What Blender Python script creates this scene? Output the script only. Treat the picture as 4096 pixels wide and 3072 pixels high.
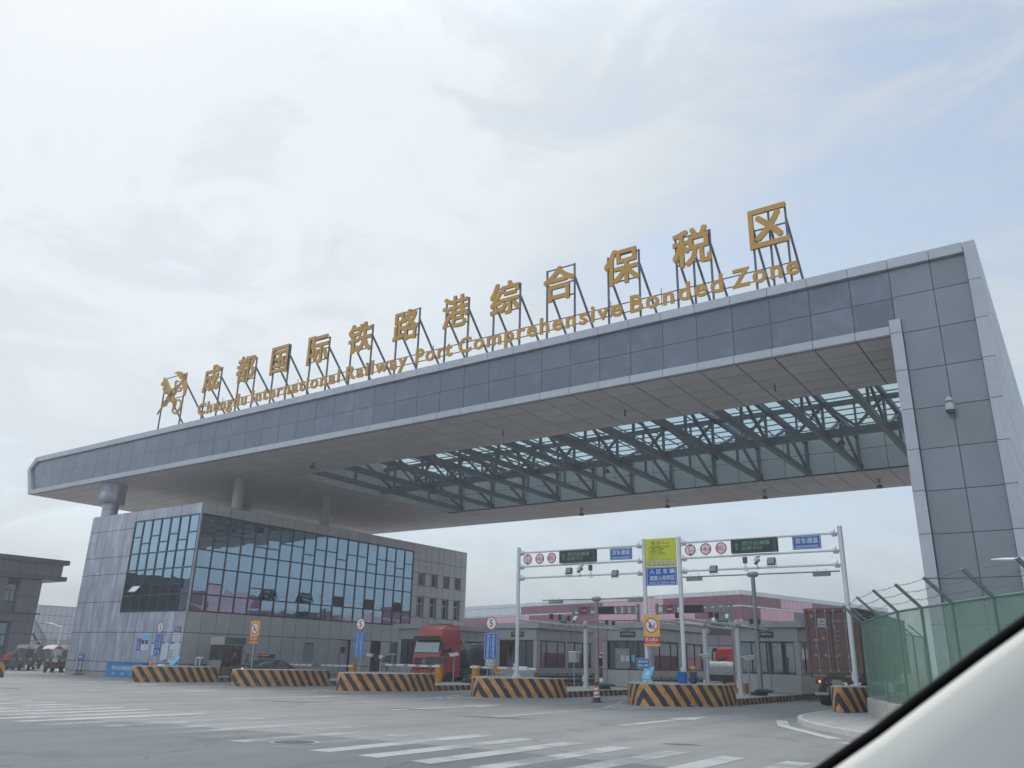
import bpy, math, random
from mathutils import Vector, Matrix
R = math.radians
random.seed(7)
S = bpy.context.scene
for o in list(bpy.data.objects): bpy.data.objects.remove(o)
COL = S.collection

# ---------------- camera ----------------
FPX, YAW, PIT, ROL = 3231.34, -0.610684, 0.330457, 0.0237559
CAMZ = 1.7
def cam_axes():
    f = Vector((math.sin(YAW)*math.cos(PIT), math.cos(YAW)*math.cos(PIT), math.sin(PIT)))
    r0 = Vector((math.cos(YAW), -math.sin(YAW), 0)); u0 = r0.cross(f)
    r = math.cos(ROL)*r0+math.sin(ROL)*u0; u = -math.sin(ROL)*r0+math.cos(ROL)*u0
    return r, u, f
CR, CU, CF = cam_axes()
cd = bpy.data.cameras.new('camera'); cam = bpy.data.objects.new('camera', cd); COL.objects.link(cam)
m = Matrix((CR, CU, -CF)).transposed().to_4x4(); m.translation = (0, 0, CAMZ); cam.matrix_world = m
cd.sensor_width = 36; cd.lens = 36*FPX/4096; cd.clip_start = .05; cd.clip_end = 3000
cd.dof.use_dof = True; cd.dof.focus_distance = 45; cd.dof.aperture_fstop = 6.5
S.camera = cam

# ---------------- light ----------------
SUN_AZ, SUN_EL = R(-72), R(48)      # azimuth from +Y towards +X
W = bpy.data.worlds.new('World'); S.world = W; W.use_nodes = True
nt = W.node_tree; N = nt.nodes; Lk = nt.links
bg = N['Background']
sky = N.new('ShaderNodeTexSky'); sky.sky_type = 'NISHITA'; sky.sun_disc = False
sky.sun_elevation = SUN_EL; sky.sun_rotation = SUN_AZ; sky.air_density = 1.0; sky.dust_density = 2.0; sky.ozone_density = 1.5
tc = N.new('ShaderNodeTexCoord')
def nmath(op, a=None, b=None, c=None, clamp=False):
    n = N.new('ShaderNodeMath'); n.operation = op; n.use_clamp = clamp
    for i, v in enumerate((a, b, c)):
        if v is None: continue
        if isinstance(v, (int, float)): n.inputs[i].default_value = v
        else: Lk.new(v, n.inputs[i])
    return n.outputs[0]
def nmap(v, a0, a1, b0, b1):
    n = N.new('ShaderNodeMapRange'); n.interpolation_type = 'SMOOTHSTEP'
    Lk.new(v, n.inputs[0])
    for i, x in enumerate((a0, a1, b0, b1)): n.inputs[i+1].default_value = x
    return n.outputs[0]
def nnoise(scale, detail, vec, rough=.55, dist=0.0):
    n = N.new('ShaderNodeTexNoise'); n.inputs['Scale'].default_value = scale; n.inputs['Detail'].default_value = detail
    n.inputs['Roughness'].default_value = rough; n.inputs['Distortion'].default_value = dist; Lk.new(vec, n.inputs['Vector']); return n.outputs[0]
mp = N.new('ShaderNodeMapping'); Lk.new(tc.outputs['Generated'], mp.inputs[0])
mp.inputs['Rotation'].default_value = (R(0), R(-18), R(-35)); mp.inputs['Scale'].default_value = (1.0, 1.6, 2.8)
n1 = nnoise(1.15, 6, mp.outputs[0], .5, .4); n2 = nnoise(3.4, 10, mp.outputs[0], .62, 1.1)
cl = nmath('ADD', nmath('MULTIPLY', n1, .5), nmath('MULTIPLY', n2, .5))
sep = N.new('ShaderNodeSeparateXYZ'); Lk.new(tc.outputs['Generated'], sep.inputs[0])
sd = Vector((math.sin(SUN_AZ)*math.cos(SUN_EL), math.cos(SUN_AZ)*math.cos(SUN_EL), math.sin(SUN_EL)))
dt = N.new('ShaderNodeVectorMath'); dt.operation = 'DOT_PRODUCT'; Lk.new(tc.outputs['Generated'], dt.inputs[0]); dt.inputs[1].default_value = sd
halo = nmap(dt.outputs['Value'], .66, 1.02, 0, 1)
cover = nmap(nmath('ADD', cl, nmath('MULTIPLY', halo, .22)), .38, .64, .42, .97)
lowz = nmap(sep.outputs[2], 0.02, .42, 1, 0)
cover = nmath('MAXIMUM', cover, nmath('MULTIPLY', lowz, .93))
cc = N.new('ShaderNodeMixRGB'); cc.inputs[1].default_value = (3.5, 4.05, 4.45, 1); cc.inputs[2].default_value = (6.45, 6.92, 7.25, 1); 
Lk.new(nmath('ADD', nmath('MULTIPLY', nmap(cl, .38, .60, -.1, 1), .50), nmath('MULTIPLY', halo, .85), clamp=True), cc.inputs[0])
bl = N.new('ShaderNodeMixRGB'); Lk.new(cover, bl.inputs[0]); 
skb = N.new('ShaderNodeMixRGB'); skb.blend_type = 'MULTIPLY'; skb.inputs[0].default_value = 1; Lk.new(sky.outputs[0], skb.inputs[1]); skb.inputs[2].default_value = (1.5, 1.5, 1.5, 1)
skm = N.new('ShaderNodeMixRGB'); skm.blend_type = 'ADD'; skm.inputs[0].default_value = 1; Lk.new(skb.outputs[0], skm.inputs[1]); skm.inputs[2].default_value = (1.2, 1.42, 1.4, 1)
Lk.new(skm.outputs[0], bl.inputs[1]); Lk.new(cc.outputs[0], bl.inputs[2]); 
zen = nmap(sep.outputs[2], .62, .98, 1.0, 2.3); back = nmap(sep.outputs[1], -.15, -.9, 1.0, 1.5); zb = nmath('MULTIPLY', zen, back)
zcol = N.new('ShaderNodeCombineColor'); [Lk.new(zb, zcol.inputs[i]) for i in range(3)]
fin = N.new('ShaderNodeMixRGB'); fin.blend_type = 'MULTIPLY'; fin.inputs[0].default_value = 1; Lk.new(bl.outputs[0], fin.inputs[1]); Lk.new(zcol.outputs[0], fin.inputs[2]); Lk.new(fin.outputs[0], bg.inputs[0]); bg.inputs[1].default_value = .1
ld = bpy.data.lights.new('sun', 'SUN'); ld.energy = 1.5; ld.angle = R(14); ld.color = (1, .93, .83)
sun = bpy.data.objects.new('sun', ld); COL.objects.link(sun); sun.rotation_euler = sd.to_track_quat('Z', 'Y').to_euler(); sun.location = (0, 0, 60)
S.view_settings.view_transform = 'Standard'; S.view_settings.look = 'None'; S.view_settings.exposure = .35; S.view_settings.gamma = 1
S.cycles.max_bounces = 7; S.cycles.transparent_max_bounces = 16

# ---------------- materials ----------------
MATS = {}
def srgb(r, g, b):
    f = lambda c: (c/255/12.92 if c/255 <= .04045 else ((c/255+.055)/1.055)**2.4)
    return (f(r), f(g), f(b), 1)
def mat(name, color, rough=.6, metal=0.0, var=0.0, vscale=1.5, streak=0.0, streakc=(.55, .56, .58, 1), tone=0.0, spec=.5, coat=0.0, emit=None, bump=0.0, bscale=40, alpha=None, sthr=(.58, .72), sscale=(2.6, 2.6, .22)):
    if name in MATS: return MATS[name]
    m = bpy.data.materials.new(name); m.use_nodes = True; t = m.node_tree; n = t.nodes; b = n['Principled BSDF']
    if len(color) == 3: color = (*color, 1)
    b.inputs['Base Color'].default_value = color; b.inputs['Roughness'].default_value = rough; b.inputs['Metallic'].default_value = metal
    b.inputs['Specular IOR Level'].default_value = spec; b.inputs['Coat Weight'].default_value = coat
    m.diffuse_color = color
    tcn = n.new('ShaderNodeTexCoord'); last = None
    def mixc(fac, c1, c2, bt='MIX'):
        x = n.new('ShaderNodeMixRGB'); x.blend_type = bt
        for i, v in enumerate((fac, c1, c2)):
            if hasattr(v, 'links'): t.links.new(v, x.inputs[i])
            else: x.inputs[i].default_value = v
        return x.outputs[0]
    if var > 0:
        no = n.new('ShaderNodeTexNoise'); no.inputs['Scale'].default_value = vscale; no.inputs['Detail'].default_value = 6; no.inputs['Roughness'].default_value = .65
        t.links.new(tcn.outputs['Object'], no.inputs['Vector'])
        mr = n.new('ShaderNodeMapRange'); t.links.new(no.outputs[0], mr.inputs[0]); mr.inputs[1].default_value = .28; mr.inputs[2].default_value = .72
        lo = tuple(c*(1-var) for c in color[:3])+(1,); hi = tuple(min(1, c*(1+var)) for c in color[:3])+(1,)
        last = mixc(mr.outputs[0], lo, hi)
    if streak > 0:
        mpn = n.new('ShaderNodeMapping'); mpn.inputs['Scale'].default_value = sscale; t.links.new(tcn.outputs['Object'], mpn.inputs[0])
        no = n.new('ShaderNodeTexNoise'); no.inputs['Scale'].default_value = 1.0; no.inputs['Detail'].default_value = 5; no.inputs['Roughness'].default_value = .6
        t.links.new(mpn.outputs[0], no.inputs['Vector'])
        mr = n.new('ShaderNodeMapRange'); mr.interpolation_type = 'SMOOTHSTEP'; t.links.new(no.outputs[0], mr.inputs[0]); mr.inputs[1].default_value = sthr[0]; mr.inputs[2].default_value = sthr[1]; mr.inputs[4].default_value = streak
        last = mixc(mr.outputs[0], last or color, streakc)
    if tone > 0:
        at = n.new('ShaderNodeAttribute'); at.attribute_name = 'tone'
        mr = n.new('ShaderNodeMapRange'); t.links.new(at.outputs['Fac'], mr.inputs[0]); mr.inputs[3].default_value = 1-tone; mr.inputs[4].default_value = 1+tone
        cb = n.new('ShaderNodeCombineColor'); 
        for i in range(3): t.links.new(mr.outputs[0], cb.inputs[i])
        last = mixc(1.0, last or color, cb.outputs[0], 'MULTIPLY')
    if last: t.links.new(last, b.inputs['Base Color'])
    if bump > 0:
        no = n.new('ShaderNodeTexNoise'); no.inputs['Scale'].default_value = bscale; no.inputs['Detail'].default_value = 4
        t.links.new(tcn.outputs['Object'], no.inputs['Vector'])
        bp = n.new('ShaderNodeBump'); bp.inputs['Strength'].default_value = bump; bp.inputs['Distance'].default_value = .02
        t.links.new(no.outputs[0], bp.inputs['Height']); t.links.new(bp.outputs[0], b.inputs['Normal'])
    if emit:
        b.inputs['Emission Color'].default_value = (*emit[0], 1) if len(emit[0]) == 3 else emit[0]; b.inputs['Emission Strength'].default_value = emit[1]
    if alpha is not None:
        b.inputs['Alpha'].default_value = alpha
    MATS[name] = m; return m

def glassmat(name, tint, refl, rough=.02, trans=.6, top=1):
    """window glass one can see through: tinted transparency under a mirror sheen"""
    if name in MATS: return MATS[name]
    m = bpy.data.materials.new(name); m.use_nodes = True; t = m.node_tree; n = t.nodes
    n.remove(n['Principled BSDF']); out = n['Material Output']
    g = n.new('ShaderNodeBsdfGlossy'); g.inputs['Roughness'].default_value = rough; g.inputs['Color'].default_value = (.9, .95, 1, 1)
    tr = n.new('ShaderNodeBsdfTransparent'); tr.inputs['Color'].default_value = (*[c*trans for c in tint], 1)
    lw = n.new('ShaderNodeLayerWeight'); lw.inputs[0].default_value = .25
    mr = n.new('ShaderNodeMapRange'); t.links.new(lw.outputs['Fresnel'], mr.inputs[0]); mr.inputs[3].default_value = refl; mr.inputs[4].default_value = top
    mx = n.new('ShaderNodeMixShader'); t.links.new(mr.outputs[0], mx.inputs[0]); t.links.new(tr.outputs[0], mx.inputs[1]); t.links.new(g.outputs[0], mx.inputs[2])
    t.links.new(mx.outputs[0], out.inputs[0]); MATS[name] = m; return m

def curtainmat():
    m = bpy.data.materials.new('curtain_glass'); m.use_nodes = True; t = m.node_tree; n = t.nodes; b = n['Principled BSDF']
    b.inputs['Base Color'].default_value = (.26, .375, .48, 1); b.inputs['Metallic'].default_value = 1; b.inputs['Roughness'].default_value = .015
    tcn = n.new('ShaderNodeTexCoord'); no = n.new('ShaderNodeTexNoise'); no.inputs['Scale'].default_value = .75; no.inputs['Detail'].default_value = 1.5
    t.links.new(tcn.outputs['Object'], no.inputs['Vector'])
    at = n.new('ShaderNodeAttribute'); at.attribute_name = 'tone'
    ad = n.new('ShaderNodeMath'); ad.operation = 'MULTIPLY_ADD'; t.links.new(at.outputs['Fac'], ad.inputs[0]); ad.inputs[1].default_value = 7.0; t.links.new(no.outputs[0], ad.inputs[2])
    n2 = n.new('ShaderNodeTexNoise'); n2.noise_dimensions = '4D'; n2.inputs['Scale'].default_value = .8; n2.inputs['Detail'].default_value = 1.0
    t.links.new(tcn.outputs['Object'], n2.inputs['Vector']); t.links.new(ad.outputs[0], n2.inputs['W'])
    bp = n.new('ShaderNodeBump'); bp.inputs['Strength'].default_value = .5; bp.inputs['Distance'].default_value = .011
    t.links.new(n2.outputs[0], bp.inputs['Height']); t.links.new(bp.outputs[0], b.inputs['Normal'])
    MATS['curtain_glass'] = m; return m

def stripemat(name, period, k, c1, c2, duty=.5, wear=.5):
    """diagonal hazard stripes in uv space (u = metres along the face, v = height)"""
    m = bpy.data.materials.new(name); m.use_nodes = True; t = m.node_tree; n = t.nodes; b = n['Principled BSDF']; b.inputs['Roughness'].default_value = .75
    uv = n.new('ShaderNodeUVMap'); uv.uv_map = 'uv'; sp = n.new('ShaderNodeSeparateXYZ'); t.links.new(uv.outputs[0], sp.inputs[0])
    tcn = n.new('ShaderNodeTexCoord')
    def mth(op, a, b_=None, c=None):
        x = n.new('ShaderNodeMath'); x.operation = op
        for i, v in enumerate((a, b_, c)):
            if v is None: continue
            if hasattr(v, 'links'): t.links.new(v, x.inputs[i])
            else: x.inputs[i].default_value = v
        return x.outputs[0]
    wob = n.new('ShaderNodeTexNoise'); wob.inputs['Scale'].default_value = 2.2; wob.inputs['Detail'].default_value = 3; t.links.new(tcn.outputs['Object'], wob.inputs['Vector'])
    u = mth('ABSOLUTE', sp.outputs[0]); s = mth('MULTIPLY_ADD', sp.outputs[1], k, u); s = mth('MULTIPLY_ADD', wob.outputs[0], .09, s)
    fr = mth('FRACT', mth('DIVIDE', s, period)); st = mth('GREATER_THAN', fr, duty)
    no = n.new('ShaderNodeTexNoise'); no.inputs['Scale'].default_value = 1.3; no.inputs['Detail'].default_value = 7; no.inputs['Roughness'].default_value = .7; t.links.new(tcn.outputs['Object'], no.inputs['Vector'])
    mr = n.new('ShaderNodeMapRange'); t.links.new(no.outputs[0], mr.inputs[0]); mr.inputs[1].default_value = .3; mr.inputs[2].default_value = .7; mr.inputs[3].default_value = .58; mr.inputs[4].default_value = 1.15
    x = n.new('ShaderNodeMixRGB'); t.links.new(st, x.inputs[0]); x.inputs[1].default_value = c1; x.inputs[2].default_value = c2
    y = n.new('ShaderNodeMixRGB'); y.blend_type = 'MULTIPLY'; y.inputs[0].default_value = 1; t.links.new(x.outputs[0], y.inputs[1]); t.links.new(mr.outputs[0], y.inputs[2])
    # chipped paint near the foot
    ch = n.new('ShaderNodeTexNoise'); ch.inputs['Scale'].default_value = 5; ch.inputs['Detail'].default_value = 5; t.links.new(tcn.outputs['Object'], ch.inputs['Vector'])
    c_ = mth('GREATER_THAN', mth('MULTIPLY_ADD', sp.outputs[1], -.12, ch.outputs[0]), .66-.05*wear)
    z = n.new('ShaderNodeMixRGB'); t.links.new(c_, z.inputs[0]); t.links.new(y.outputs[0], z.inputs[1]); z.inputs[2].default_value = (.34, .33, .31, 1)
    t.links.new(z.outputs[0], b.inputs['Base Color']); MATS[name] = m; return m

def roadmat(name, base, var=.16, fine=.25, dark=(.5, .5, .5)):
    m = bpy.data.materials.new(name); m.use_nodes = True; t = m.node_tree; n = t.nodes; b = n['Principled BSDF']; b.inputs['Roughness'].default_value = .78; b.inputs['Specular IOR Level'].default_value = .35
    tcn = n.new('ShaderNodeTexCoord')
    def noi(s, d, r=.6, sc=None):
        no = n.new('ShaderNodeTexNoise'); no.inputs['Scale'].default_value = s; no.inputs['Detail'].default_value = d; no.inputs['Roughness'].default_value = r
        if sc:
            mpn = n.new('ShaderNodeMapping'); mpn.inputs['Scale'].default_value = sc; mpn.inputs['Rotation'].default_value = (0, 0, R(12)); t.links.new(tcn.outputs['Object'], mpn.inputs[0]); t.links.new(mpn.outputs[0], no.inputs['Vector'])
        else: t.links.new(tcn.outputs['Object'], no.inputs['Vector'])
        return no.outputs[0]
    def mr(v, a, b_, c, d):
        x = n.new('ShaderNodeMapRange'); t.links.new(v, x.inputs[0])
        for i, q in enumerate((a, b_, c, d)): x.inputs[i+1].default_value = q
        return x.outputs[0]
    def mul(a, b_):
        x = n.new('ShaderNodeMath'); x.operation = 'MULTIPLY'; t.links.new(a, x.inputs[0]); t.links.new(b_, x.inputs[1]); return x.outputs[0]
    big = mr(noi(.12, 5), .3, .7, 1-var, 1+var); grain = mr(noi(38, 3, .8), .25, .75, 1-fine, 1+fine)
    tyre = mr(noi(1, 4, .6, (.9, .07, 1)), .35, .75, 1.08, .80); mid = mr(noi(1.6, 6, .7), .3, .7, .93, 1.07)
    f = mul(mul(big, grain), mul(tyre, mid))
    wv = n.new('ShaderNodeTexNoise'); wv.inputs['Scale'].default_value = .9; wv.inputs['Detail'].default_value = 5; t.links.new(tcn.outputs['Object'], wv.inputs['Vector'])
    vm = n.new('ShaderNodeVectorMath'); vm.operation = 'MULTIPLY_ADD'; t.links.new(wv.outputs['Color'], vm.inputs[0]); vm.inputs[1].default_value = (1.8, 1.8, 0); t.links.new(tcn.outputs['Object'], vm.inputs[2])
    vo = n.new('ShaderNodeTexVoronoi'); vo.feature = 'DISTANCE_TO_EDGE'; vo.inputs['Scale'].default_value = .16; t.links.new(vm.outputs[0], vo.inputs['Vector'])
    crack = mr(vo.outputs['Distance'], .003, .009, .70, 1.0); gate_ = mr(noi(.25, 2), .42, .5, 0, 1)
    cg = n.new('ShaderNodeMath'); cg.operation = 'MAXIMUM'; t.links.new(crack, cg.inputs[0]); t.links.new(gate_, cg.inputs[1])
    stain = mr(noi(.55, 4, .55), .60, .70, 1.0, .80); f = mul(f, mul(cg.outputs[0], stain))
    mx = n.new('ShaderNodeMixRGB'); mx.blend_type = 'MULTIPLY'; mx.inputs[0].default_value = 1; mx.inputs[1].default_value = base; t.links.new(f, mx.inputs[2])
    t.links.new(mx.outputs[0], b.inputs['Base Color'])
    bp = n.new('ShaderNodeBump'); bp.inputs['Strength'].default_value = .35; bp.inputs['Distance'].default_value = .01; t.links.new(grain, bp.inputs['Height']); t.links.new(bp.outputs[0], b.inputs['Normal'])
    MATS[name] = m; return m

def paintmat(name, c, wear=.5):
    """road paint, worn through in patches"""
    m = bpy.data.materials.new(name); m.use_nodes = True; t = m.node_tree; n = t.nodes; b = n['Principled BSDF']; b.inputs['Base Color'].default_value = c; b.inputs['Roughness'].default_value = .7
    tcn = n.new('ShaderNodeTexCoord')
    a = n.new('ShaderNodeTexNoise'); a.inputs['Scale'].default_value = 26; a.inputs['Detail'].default_value = 4; a.inputs['Roughness'].default_value = .8; t.links.new(tcn.outputs['Object'], a.inputs['Vector'])
    g = n.new('ShaderNodeTexNoise'); g.inputs['Scale'].default_value = .7; g.inputs['Detail'].default_value = 4; t.links.new(tcn.outputs['Object'], g.inputs['Vector'])
    x = n.new('ShaderNodeMath'); x.operation = 'MULTIPLY_ADD'; t.links.new(g.outputs[0], x.inputs[0]); x.inputs[1].default_value = 1.6; t.links.new(a.outputs[0], x.inputs[2])
    mr = n.new('ShaderNodeMapRange'); t.links.new(x.outputs[0], mr.inputs[0]); mr.inputs[1].default_value = 1.08+.3*(1-wear); mr.inputs[2].default_value = 1.45+.35*(1-wear); mr.inputs[3].default_value = .78; mr.inputs[4].default_value = .12
    t.links.new(mr.outputs[0], b.inputs['Alpha']); MATS[name] = m; return m

def meshfence(name, c, cell=.055, bar=.2, axis='XZ', alpha=None):
    """wire mesh netting: real gaps by a lattice of holes"""
    m = bpy.data.materials.new(name); m.use_nodes = True; t = m.node_tree; n = t.nodes; b = n['Principled BSDF']; b.inputs['Base Color'].default_value = c; b.inputs['Roughness'].default_value = .5
    b.inputs['Alpha'].default_value = alpha; MATS[name] = m; return m

ALU_L = mat('light_aluminium', (.44, .445, .48), .42, .25, var=.06, streak=.22, streakc=(.55, .56, .60, 1), tone=.05)
FASC = mat('fascia_panel', (.13, .15, .185), .22, .25, var=.08, vscale=.8, streak=.5, streakc=(.19, .22, .27, 1), tone=.10, bump=.03, bscale=1.2, sscale=(.9, .9, .9), sthr=(.5, .68))  # broad pale streaks put cloud-like reflections into the panel colour, along with rain streaks
PYL = mat('pylon_panel', (.20, .22, .24), .25, .25, var=.08, vscale=.7, tone=.05)
SOFF = mat('soffit_panel', (.56, .515, .495), .5, .1, var=.08, vscale=.6, tone=.05)
SEAM = mat('dark_seam', (.03, .032, .038), .8)
PAN_L = mat('grey_panel_washed', (.37, .38, .43), .42, .2, var=.08, vscale=.9, streak=.8, streakc=(.56, .58, .66, 1), tone=.06, sthr=(.46, .66), sscale=(1.5, 1.5, .42))
PAN_R = mat('grey_panel', (.45, .45, .455), .42, .2, var=.05, streak=.18, streakc=(.4, .4, .42, 1), tone=.05)
PAN_D = mat('dark_grey_panel', (.15, .155, .19), .4, .2, var=.08, tone=.07)
TRIM_D = mat('dark_trim', (.07, .08, .10), .4, .3, var=.06, tone=.05)
STEEL = mat('grey_steel', (.11, .125, .14), .45, .3, var=.12, vscale=3)
MULL = mat('dark_mullion', (.035, .055, .07), .4, .4)
CURT = curtainmat()
GOLD = mat('gold_letter', srgb(190, 142, 58), .45, .35, var=.1, vscale=3)
FRAME = mat('sign_frame_steel', (.10, .12, .15), .5, .3)
WHITE = mat('white_paint', (.78, .80, .82), .45, var=.04, vscale=2)
WPOLE = mat('white_pole_paint', (.66, .68, .69), .4, .1, var=.06, vscale=2, streak=.3, streakc=(.5, .48, .45, 1))
GPOLE = mat('galvanised_pole', (.36, .38, .38), .45, .5, var=.1, vscale=3)
BLACK = mat('black_plastic', (.02, .021, .024), .45)
DGREY = mat('dark_grey_plastic', (.055, .065, .075), .5)
LGREY = mat('light_grey_plastic', (.42, .43, .44), .45, var=.05)
BLUE = mat('sign_blue', srgb(0, 90, 168), .4, var=.04)
SWHITE = mat('sign_white', (.75, .77, .80), .45)
SRED = mat('sign_red', srgb(200, 40, 32), .45)
SORANGE = mat('sign_orange_red', srgb(205, 85, 35), .45, var=.06)
SYEL = mat('sign_yellow', srgb(226, 168, 40), .45, var=.05)
SYEL2 = mat('warning_board_yellow', srgb(205, 205, 35), .45, var=.06)
SINK = mat('sign_ink', (.03, .05, .03), .5)
SBROWN = mat('faded_brown_ink', srgb(150, 120, 50), .5)
SLILAC = mat('sign_faded_white', srgb(222, 216, 230), .45, var=.03)
BROWN = mat('brown_plate', srgb(66, 48, 40), .5)
COPPER = mat('copper_plate', srgb(150, 95, 60), .5)
SKYB = mat('sky_blue_print', srgb(110, 185, 225), .4, var=.12, vscale=4)
PAPER = mat('notice_paper', (.62, .65, .68), .5, var=.03)
PTXT = mat('notice_print', (.28, .31, .35), .6)
YCAB = mat('yellow_cabinet', srgb(208, 142, 30), .45, var=.1, vscale=4)
REDR = mat('reflective_red', srgb(190, 80, 50), .4)
CONC = mat('concrete', (.36, .35, .33), .85, var=.15, vscale=2, bump=.3, bscale=18)
HAZ = stripemat('hazard_stripes', .60, .72, srgb(212, 150, 86), (.04, .046, .062, 1))
HAZK = stripemat('kerb_stripes', .56, .55, srgb(170, 128, 80), (.04, .045, .055, 1), wear=1.2)
ROAD = roadmat('asphalt_pale', (.222, .225, .222, 1)); ROAD2 = roadmat('asphalt_dark', (.135, .147, .163, 1), .1)
PAINT = paintmat('road_paint', (.47, .49, .49, 1), .5); PAINTL = paintmat('lane_paint', (.56, .58, .57, 1), .0); PAINTW = paintmat('worn_road_paint', (.46, .48, .48, 1), 1.25)
TRUNK = None
GBOOTH = glassmat('booth_glass', (.80, .92, .96), .13, .02, .62)
GDARK = mat('dark_window_glass', (.03, .04, .05), .05, 0, spec=.8)
RUBBER = mat('rubber', (.018, .018, .02), .7)
CHROME = mat('chrome', (.6, .62, .64), .18, 1)

# ---------------- mesh builder ----------------
class MB:
    def __init__(s): s.v = []; s.f = []; s.m = []; s.uv = []; s.t = []; s.mats = []; s.smooth = []
    def mi(s, m):
        if m not in s.mats: s.mats.append(m)
        return s.mats.index(m)
    def face(s, pts, m, uv=None, tone=.5, sm=False):
        i = len(s.v); s.v += [tuple(p) for p in pts]; s.f.append(list(range(i, i+len(pts)))); s.m.append(s.mi(m)); s.uv.append(uv); s.t.append(tone); s.smooth.append(sm)
    def obox(s, o, ax, m, tone=.5):
        """box from corner o with three edge vectors"""
        o = Vector(o); a, b, c = [Vector(q) for q in ax]
        if a.cross(b).dot(c) < 0: a, b = b, a
        P = [o, o+a, o+a+b, o+b, o+c, o+a+c, o+a+b+c, o+b+c]
        for q in ((3, 2, 1, 0), (4, 5, 6, 7), (0, 1, 5, 4), (1, 2, 6, 5), (2, 3, 7, 6), (3, 0, 4, 7)): s.face([P[k] for k in q], m, None, tone)
    def box(s, x0, x1, y0, y1, z0, z1, m, tone=.5): s.obox((x0, y0, z0), ((x1-x0, 0, 0), (0, y1-y0, 0), (0, 0, z1-z0)), m, tone)
    def bbox(s, x0, x1, y0, y1, z0, z1, m, b=.02):
        """box with chamfered vertical and top edges"""
        pts = [(x0+b, y0), (x1-b, y0), (x1, y0+b), (x1, y1-b), (x1-b, y1), (x0+b, y1), (x0, y1-b), (x0, y0+b)]
        cx, cy = (x0+x1)/2, (y0+y1)/2
        ins = lambda p: (p[0]+(b if p[0] < cx else -b), p[1]+(b if p[1] < cy else -b))
        n = 8
        for i in range(n):
            a, c = pts[i], pts[(i+1) % n]; s.face([(*a, z0), (*c, z0), (*c, z1-b), (*a, z1-b)], m)
            ia, ic = ins(a), ins(c); s.face([(*a, z1-b), (*c, z1-b), (*ic, z1), (*ia, z1)], m)
        s.face([(*ins(p), z1) for p in pts], m); s.face([(*p, z0) for p in reversed(pts)], m)
    def tube(s, p, q, r, m, n=10, r2=None, caps=True):
        p, q = Vector(p), Vector(q); d = (q-p).normalized(); a = d.orthogonal().normalized(); b = d.cross(a); r2 = r if r2 is None else r2
        A = [p+r*(math.cos(2*math.pi*i/n)*a+math.sin(2*math.pi*i/n)*b) for i in range(n)]
        B = [q+r2*(math.cos(2*math.pi*i/n)*a+math.sin(2*math.pi*i/n)*b) for i in range(n)]
        for i in range(n): j = (i+1) % n; s.face([A[i], A[j], B[j], B[i]], m, None, .5, True)
        if caps: s.face(list(reversed(A)), m); s.face(B, m)
    def path(s, pts, r, m, n=8):
        for a, b in zip(pts, pts[1:]): s.tube(a, b, r, m, n)
    def bar(s, p, q, w, h, m, up=(0, 0, 1)):
        """square bar"""
        p, q = Vector(p), Vector(q); d = (q-p); u = Vector(up); sd_ = d.cross(u)
        if sd_.length < 1e-6: sd_ = d.cross(Vector((1, 0, 0)))
        sd_.normalize(); u = sd_.cross(d).normalized()
        s.obox(p-sd_*w/2-u*h/2, (d, sd_*w, u*h), m)
    def prism(s, poly, z0, z1, m, top=None, uvs=False, s0=0.0, topm=None):
        """poly counter-clockwise"""
        n = len(poly); acc = [s0]
        for i in range(n): a, b = poly[i], poly[(i+1) % n]; acc.append(acc[-1]+math.hypot(b[0]-a[0], b[1]-a[1]))
        for i in range(n):
            a, b = poly[i], poly[(i+1) % n]
            s.face([(*a, z0), (*b, z0), (*b, z1), (*a, z1)], m, [(acc[i], z0), (acc[i+1], z0), (acc[i+1], z1), (acc[i], z1)] if uvs else None)
        s.face([(*p, z1) for p in poly], topm or m)
    def lathe(s, prof, c, m, n=16, axis=Vector((0, 0, 1))):
        c = Vector(c); ax = Vector(axis).normalized(); a = ax.orthogonal().normalized(); b = ax.cross(a); rings = []
        for r, h in prof: rings.append([c+ax*h+r*(math.cos(2*math.pi*i/n)*a+math.sin(2*math.pi*i/n)*b) for i in range(n)])
        for A, B in zip(rings, rings[1:]):
            for i in range(n): j = (i+1) % n; s.face([A[i], A[j], B[j], B[i]], m, None, .5, True)
        if prof[0][0] > 1e-4: s.face(list(reversed(rings[0])), m)
        if prof[-1][0] > 1e-4: s.face(rings[-1], m)
    def disc(s, o, ux, uz, r, m, n=28, r0=0.0, off=0.0):
        o = Vector(o); ux, uz = Vector(ux), Vector(uz); un = ux.cross(uz); o = o+un*off
        P = [o+r*(math.cos(2*math.pi*i/n)*ux+math.sin(2*math.pi*i/n)*uz) for i in range(n)]
        if r0 <= 0: s.face(P, m)
        else:
            Q = [o+r0*(math.cos(2*math.pi*i/n)*ux+math.sin(2*math.pi*i/n)*uz) for i in range(n)]
            for i in range(n): j = (i+1) % n; s.face([P[i], P[j], Q[j], Q[i]], m)
    def rect(s, o, ux, uz, x0, x1, z0, z1, m, off=0.0):
        o = Vector(o); ux, uz = Vector(ux), Vector(uz); un = ux.cross(uz); o = o+un*off
        s.face([o+ux*x0+uz*z0, o+ux*x1+uz*z0, o+ux*x1+uz*z1, o+ux*x0+uz*z1], m)
    def plate(s, o, ux, uz, x0, x1, z0, z1, th, m, back=None):
        """solid board whose face lies at off 0 and which goes back by th"""
        o = Vector(o); ux, uz = Vector(ux), Vector(uz); un = ux.cross(uz)
        s.obox(o+ux*x0+uz*z0-un*th, (ux*(x1-x0), uz*(z1-z0), un*th), m)
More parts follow.
